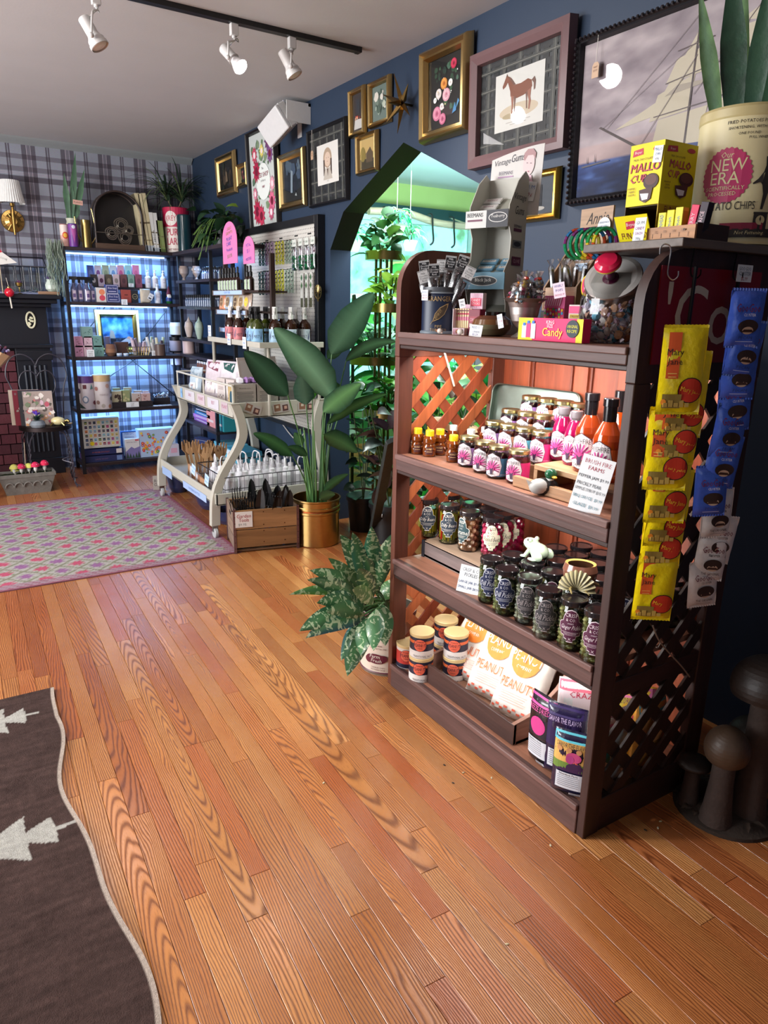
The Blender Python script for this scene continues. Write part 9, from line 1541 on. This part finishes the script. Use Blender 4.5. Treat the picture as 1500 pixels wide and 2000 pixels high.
# ================================================================ PLANT ROOM: TIERED STAND AND GREENERY
SP=ax(748,600,2.85); t=st=thing('plant_stand','tall brass tiered plant stand with round trays seen through the arch','stand',(2.85,SP.y,0))
for x,y in ((-.045,-.03),(.045,-.03),(-.045,.03),(.045,.03)): g=G(); g.tube([(x,y,0),(x,y,1.80)],.010,H('6c5c44'),'metal',8); obj('pole',g,st)
GR1=['2c6c30','3c8438','1c5428','58a040','70a848']; GR2=['8cac40','a8c060','6c9438','c0c878']; GR3=['7c9c90','4c7c5c','94b0a4','2c5c38']
for k,(px,py,rp,cols,lab) in enumerate(((749,500,36,['1c3c24','2c5430','244828','3c6434','60883c'],'dark broad-leaved plant on the top tray of the brass stand'),(762,602,44,GR2,'yellow-green pothos on the second tray of the brass stand'),(730,703,50,GR3,'silvery trailing plant on the third tray of the brass stand'),(756,805,46,GR1,'bright green leafy plant on the fourth tray of the brass stand'))):
    A=ax(px,py,2.85); o=A-st.location; r=rp*mpp(A); z=A.z; g=G(); g.M=TR(0,o.y,0); g.lathe([(r,z-.03),(r*1.0,z+.03),(r*.97,z+.03),(r*.95,z-.02),(.001,z-.022)],H('8a7448'),'metal',32); g.M=I4; obj('tray',g,st)
    bush('leafy_plant',lab,(2.85,A.y,z-.018),46,r*1.5,.26,.13,.075,cols,droop=.9,up=(-.3,1.2))
    if k in(0,1): g=G(); 
for k,(x,y,z,n,rad,hh,cols,lab) in enumerate(((3.6,5.6,.0,60,.9,1.7,GR1,'tall bright green plant by the plant room window, left'),(4.3,5.3,0,60,.9,1.9,['1c7c48','38a060','2c8c40','70c080'],'tall emerald plant by the plant room window, right'),(3.3,5.0,.4,50,.6,.9,GR1,'lush green foliage low behind the brass stand'),(3.9,4.6,0,50,.7,1.0,GR2,'lime green foliage on the plant room floor'),(3.1,3.6,.35,50,.5,.6,GR1,'green foliage close behind the lattice side'),(3.3,4.3,.0,50,.5,.55,['2c9c30','50b840','1c7c28','8cc850'],'brightly lit low plant beside the brass stand'),(4.9,4.6,.0,50,.9,2.1,['1c6c40','2c8c50','185838'],'tall dark plant at the right of the plant room'))):
    bush('leafy_plant',lab,(x,y,z+.0),n,rad,hh,.30,.15,cols,droop=1.,up=(-.3,1.))
    g=G(); g.lathe([(.14,0),(.17,.03+z*.9),(.15,.03+z*.9)],H('3c4440'),'satin',16); tag(obj('plant_pot',g,loc=(x,y,0)),['dark pot below the left window plant','dark pot below the emerald plant','raised dark pot behind the brass stand','dark pot under the lime foliage','raised dark pot behind the lattice','dark pot under the brightly lit plant','dark pot under the tall right plant'][k],'pot')
for k,(px,py,x,lab) in enumerate(((775,440,3.2,'green fern hanging near the plant room rod, left'),(800,470,3.6,'green fern hanging near the plant room rod, right'),(690,470,3.0,'trailing green vine hanging by the arch edge'))):
    A=ax(px,py,x); bush('hanging_fern',lab,A,34,.14,.12,.15,.025,['1c8c58','40b078','2c9c50','70c8a0'],droop=2.2,up=(-.2,.8)); g=G(); g.tube([(x,A.y,A.z),(x,A.y,CZ)],.003,H('d0d8c8'),'matte',4); g.lathe([(.04,A.z-.08),(.07,A.z),(.06,A.z)],H('d0c8b0'),'matte',12,x,A.y); tag(obj('hanging_basket',g),['cream hanging basket of the left fern','cream hanging basket of the right fern','cream hanging basket at the arch edge'][k],'basket')
# natural wood rod with hooks under the dark beam
A,B=ay(720,412,6.3),ay(945,445,6.3); g=G(); g.tube(cat_pts([A,A.lerp(B,.3)+Vector((0,0,.03)),A.lerp(B,.6)+Vector((0,0,-.02)),B],6),.035,H('b8a088'),'wood_x',10); [g.tube([A.lerp(B,q),A.lerp(B,q)+Vector((0,.42,.12))],.008,H('c8b8a0'),'matte',5) for q in (.1,.5,.9)]; tag(obj('branch_rod',g),'pale birch branch rod hung below the dark beam of the plant room','rod')
for k in range(5):
    P_=A.lerp(B,.12+.19*k); g=G(); g.tube(cat_pts([P_+Vector((0,.02,.05)),P_+Vector((0,-.045,.04)),P_+Vector((.01,-.05,-.08)),P_+Vector((.03,-.04,-.20)),P_+Vector((.0,-.03,-.24))],6),.010,H('101214'),'satin',6); tag(obj('hook',g),'black S-hook on the birch rod, %s'%ORD[k],'hook')
g=G(); g.box(3.2,4.9,CZ-.03,5.4,4.94,CZ-.002,H('3c5c5c'),'satin'); tag(obj('track_rail',g),'grey track rail on the plant room ceiling','track')
g=G(); A=ax(690,600,2.9); g.tube(cat_pts([(2.9,A.y,0),(2.9,A.y,1.42),(2.9,A.y-.03,1.5),(2.9,A.y-.09,1.48),(2.9,A.y-.09,1.40)],6),.014,H('141618'),'satin',8); tag(obj('crook_stand',g),'black iron crook stand just inside the arch','stand')
# crumbs of bark on the floor
for k,(px,py) in enumerate(((362,1127),(1075,1652),(885,1530),(905,1510),(960,1520),(868,1495),(1290,1605),(1285,1618),(1260,1622),(990,1845),(632,1530))):
    P_=az(px,py,.0); g=G(); g.sph((0,0,.0018),.004,H(['c8b890','d0c8a8','2c2018'][k%3]),'matte',5,(1.6,.8,.45)); tag(obj('crumb',g,loc=P_,rz=k),'tiny %s crumb on the oak floor, %s the shelf unit foot'%(['tan','pale','dark'][k%3],['far behind','right in front of','before','left of','beside','ahead of','just right of','right of','rightwards of','far in front of','well left of'][k]),'debris',group='crumbs of debris on the floor')
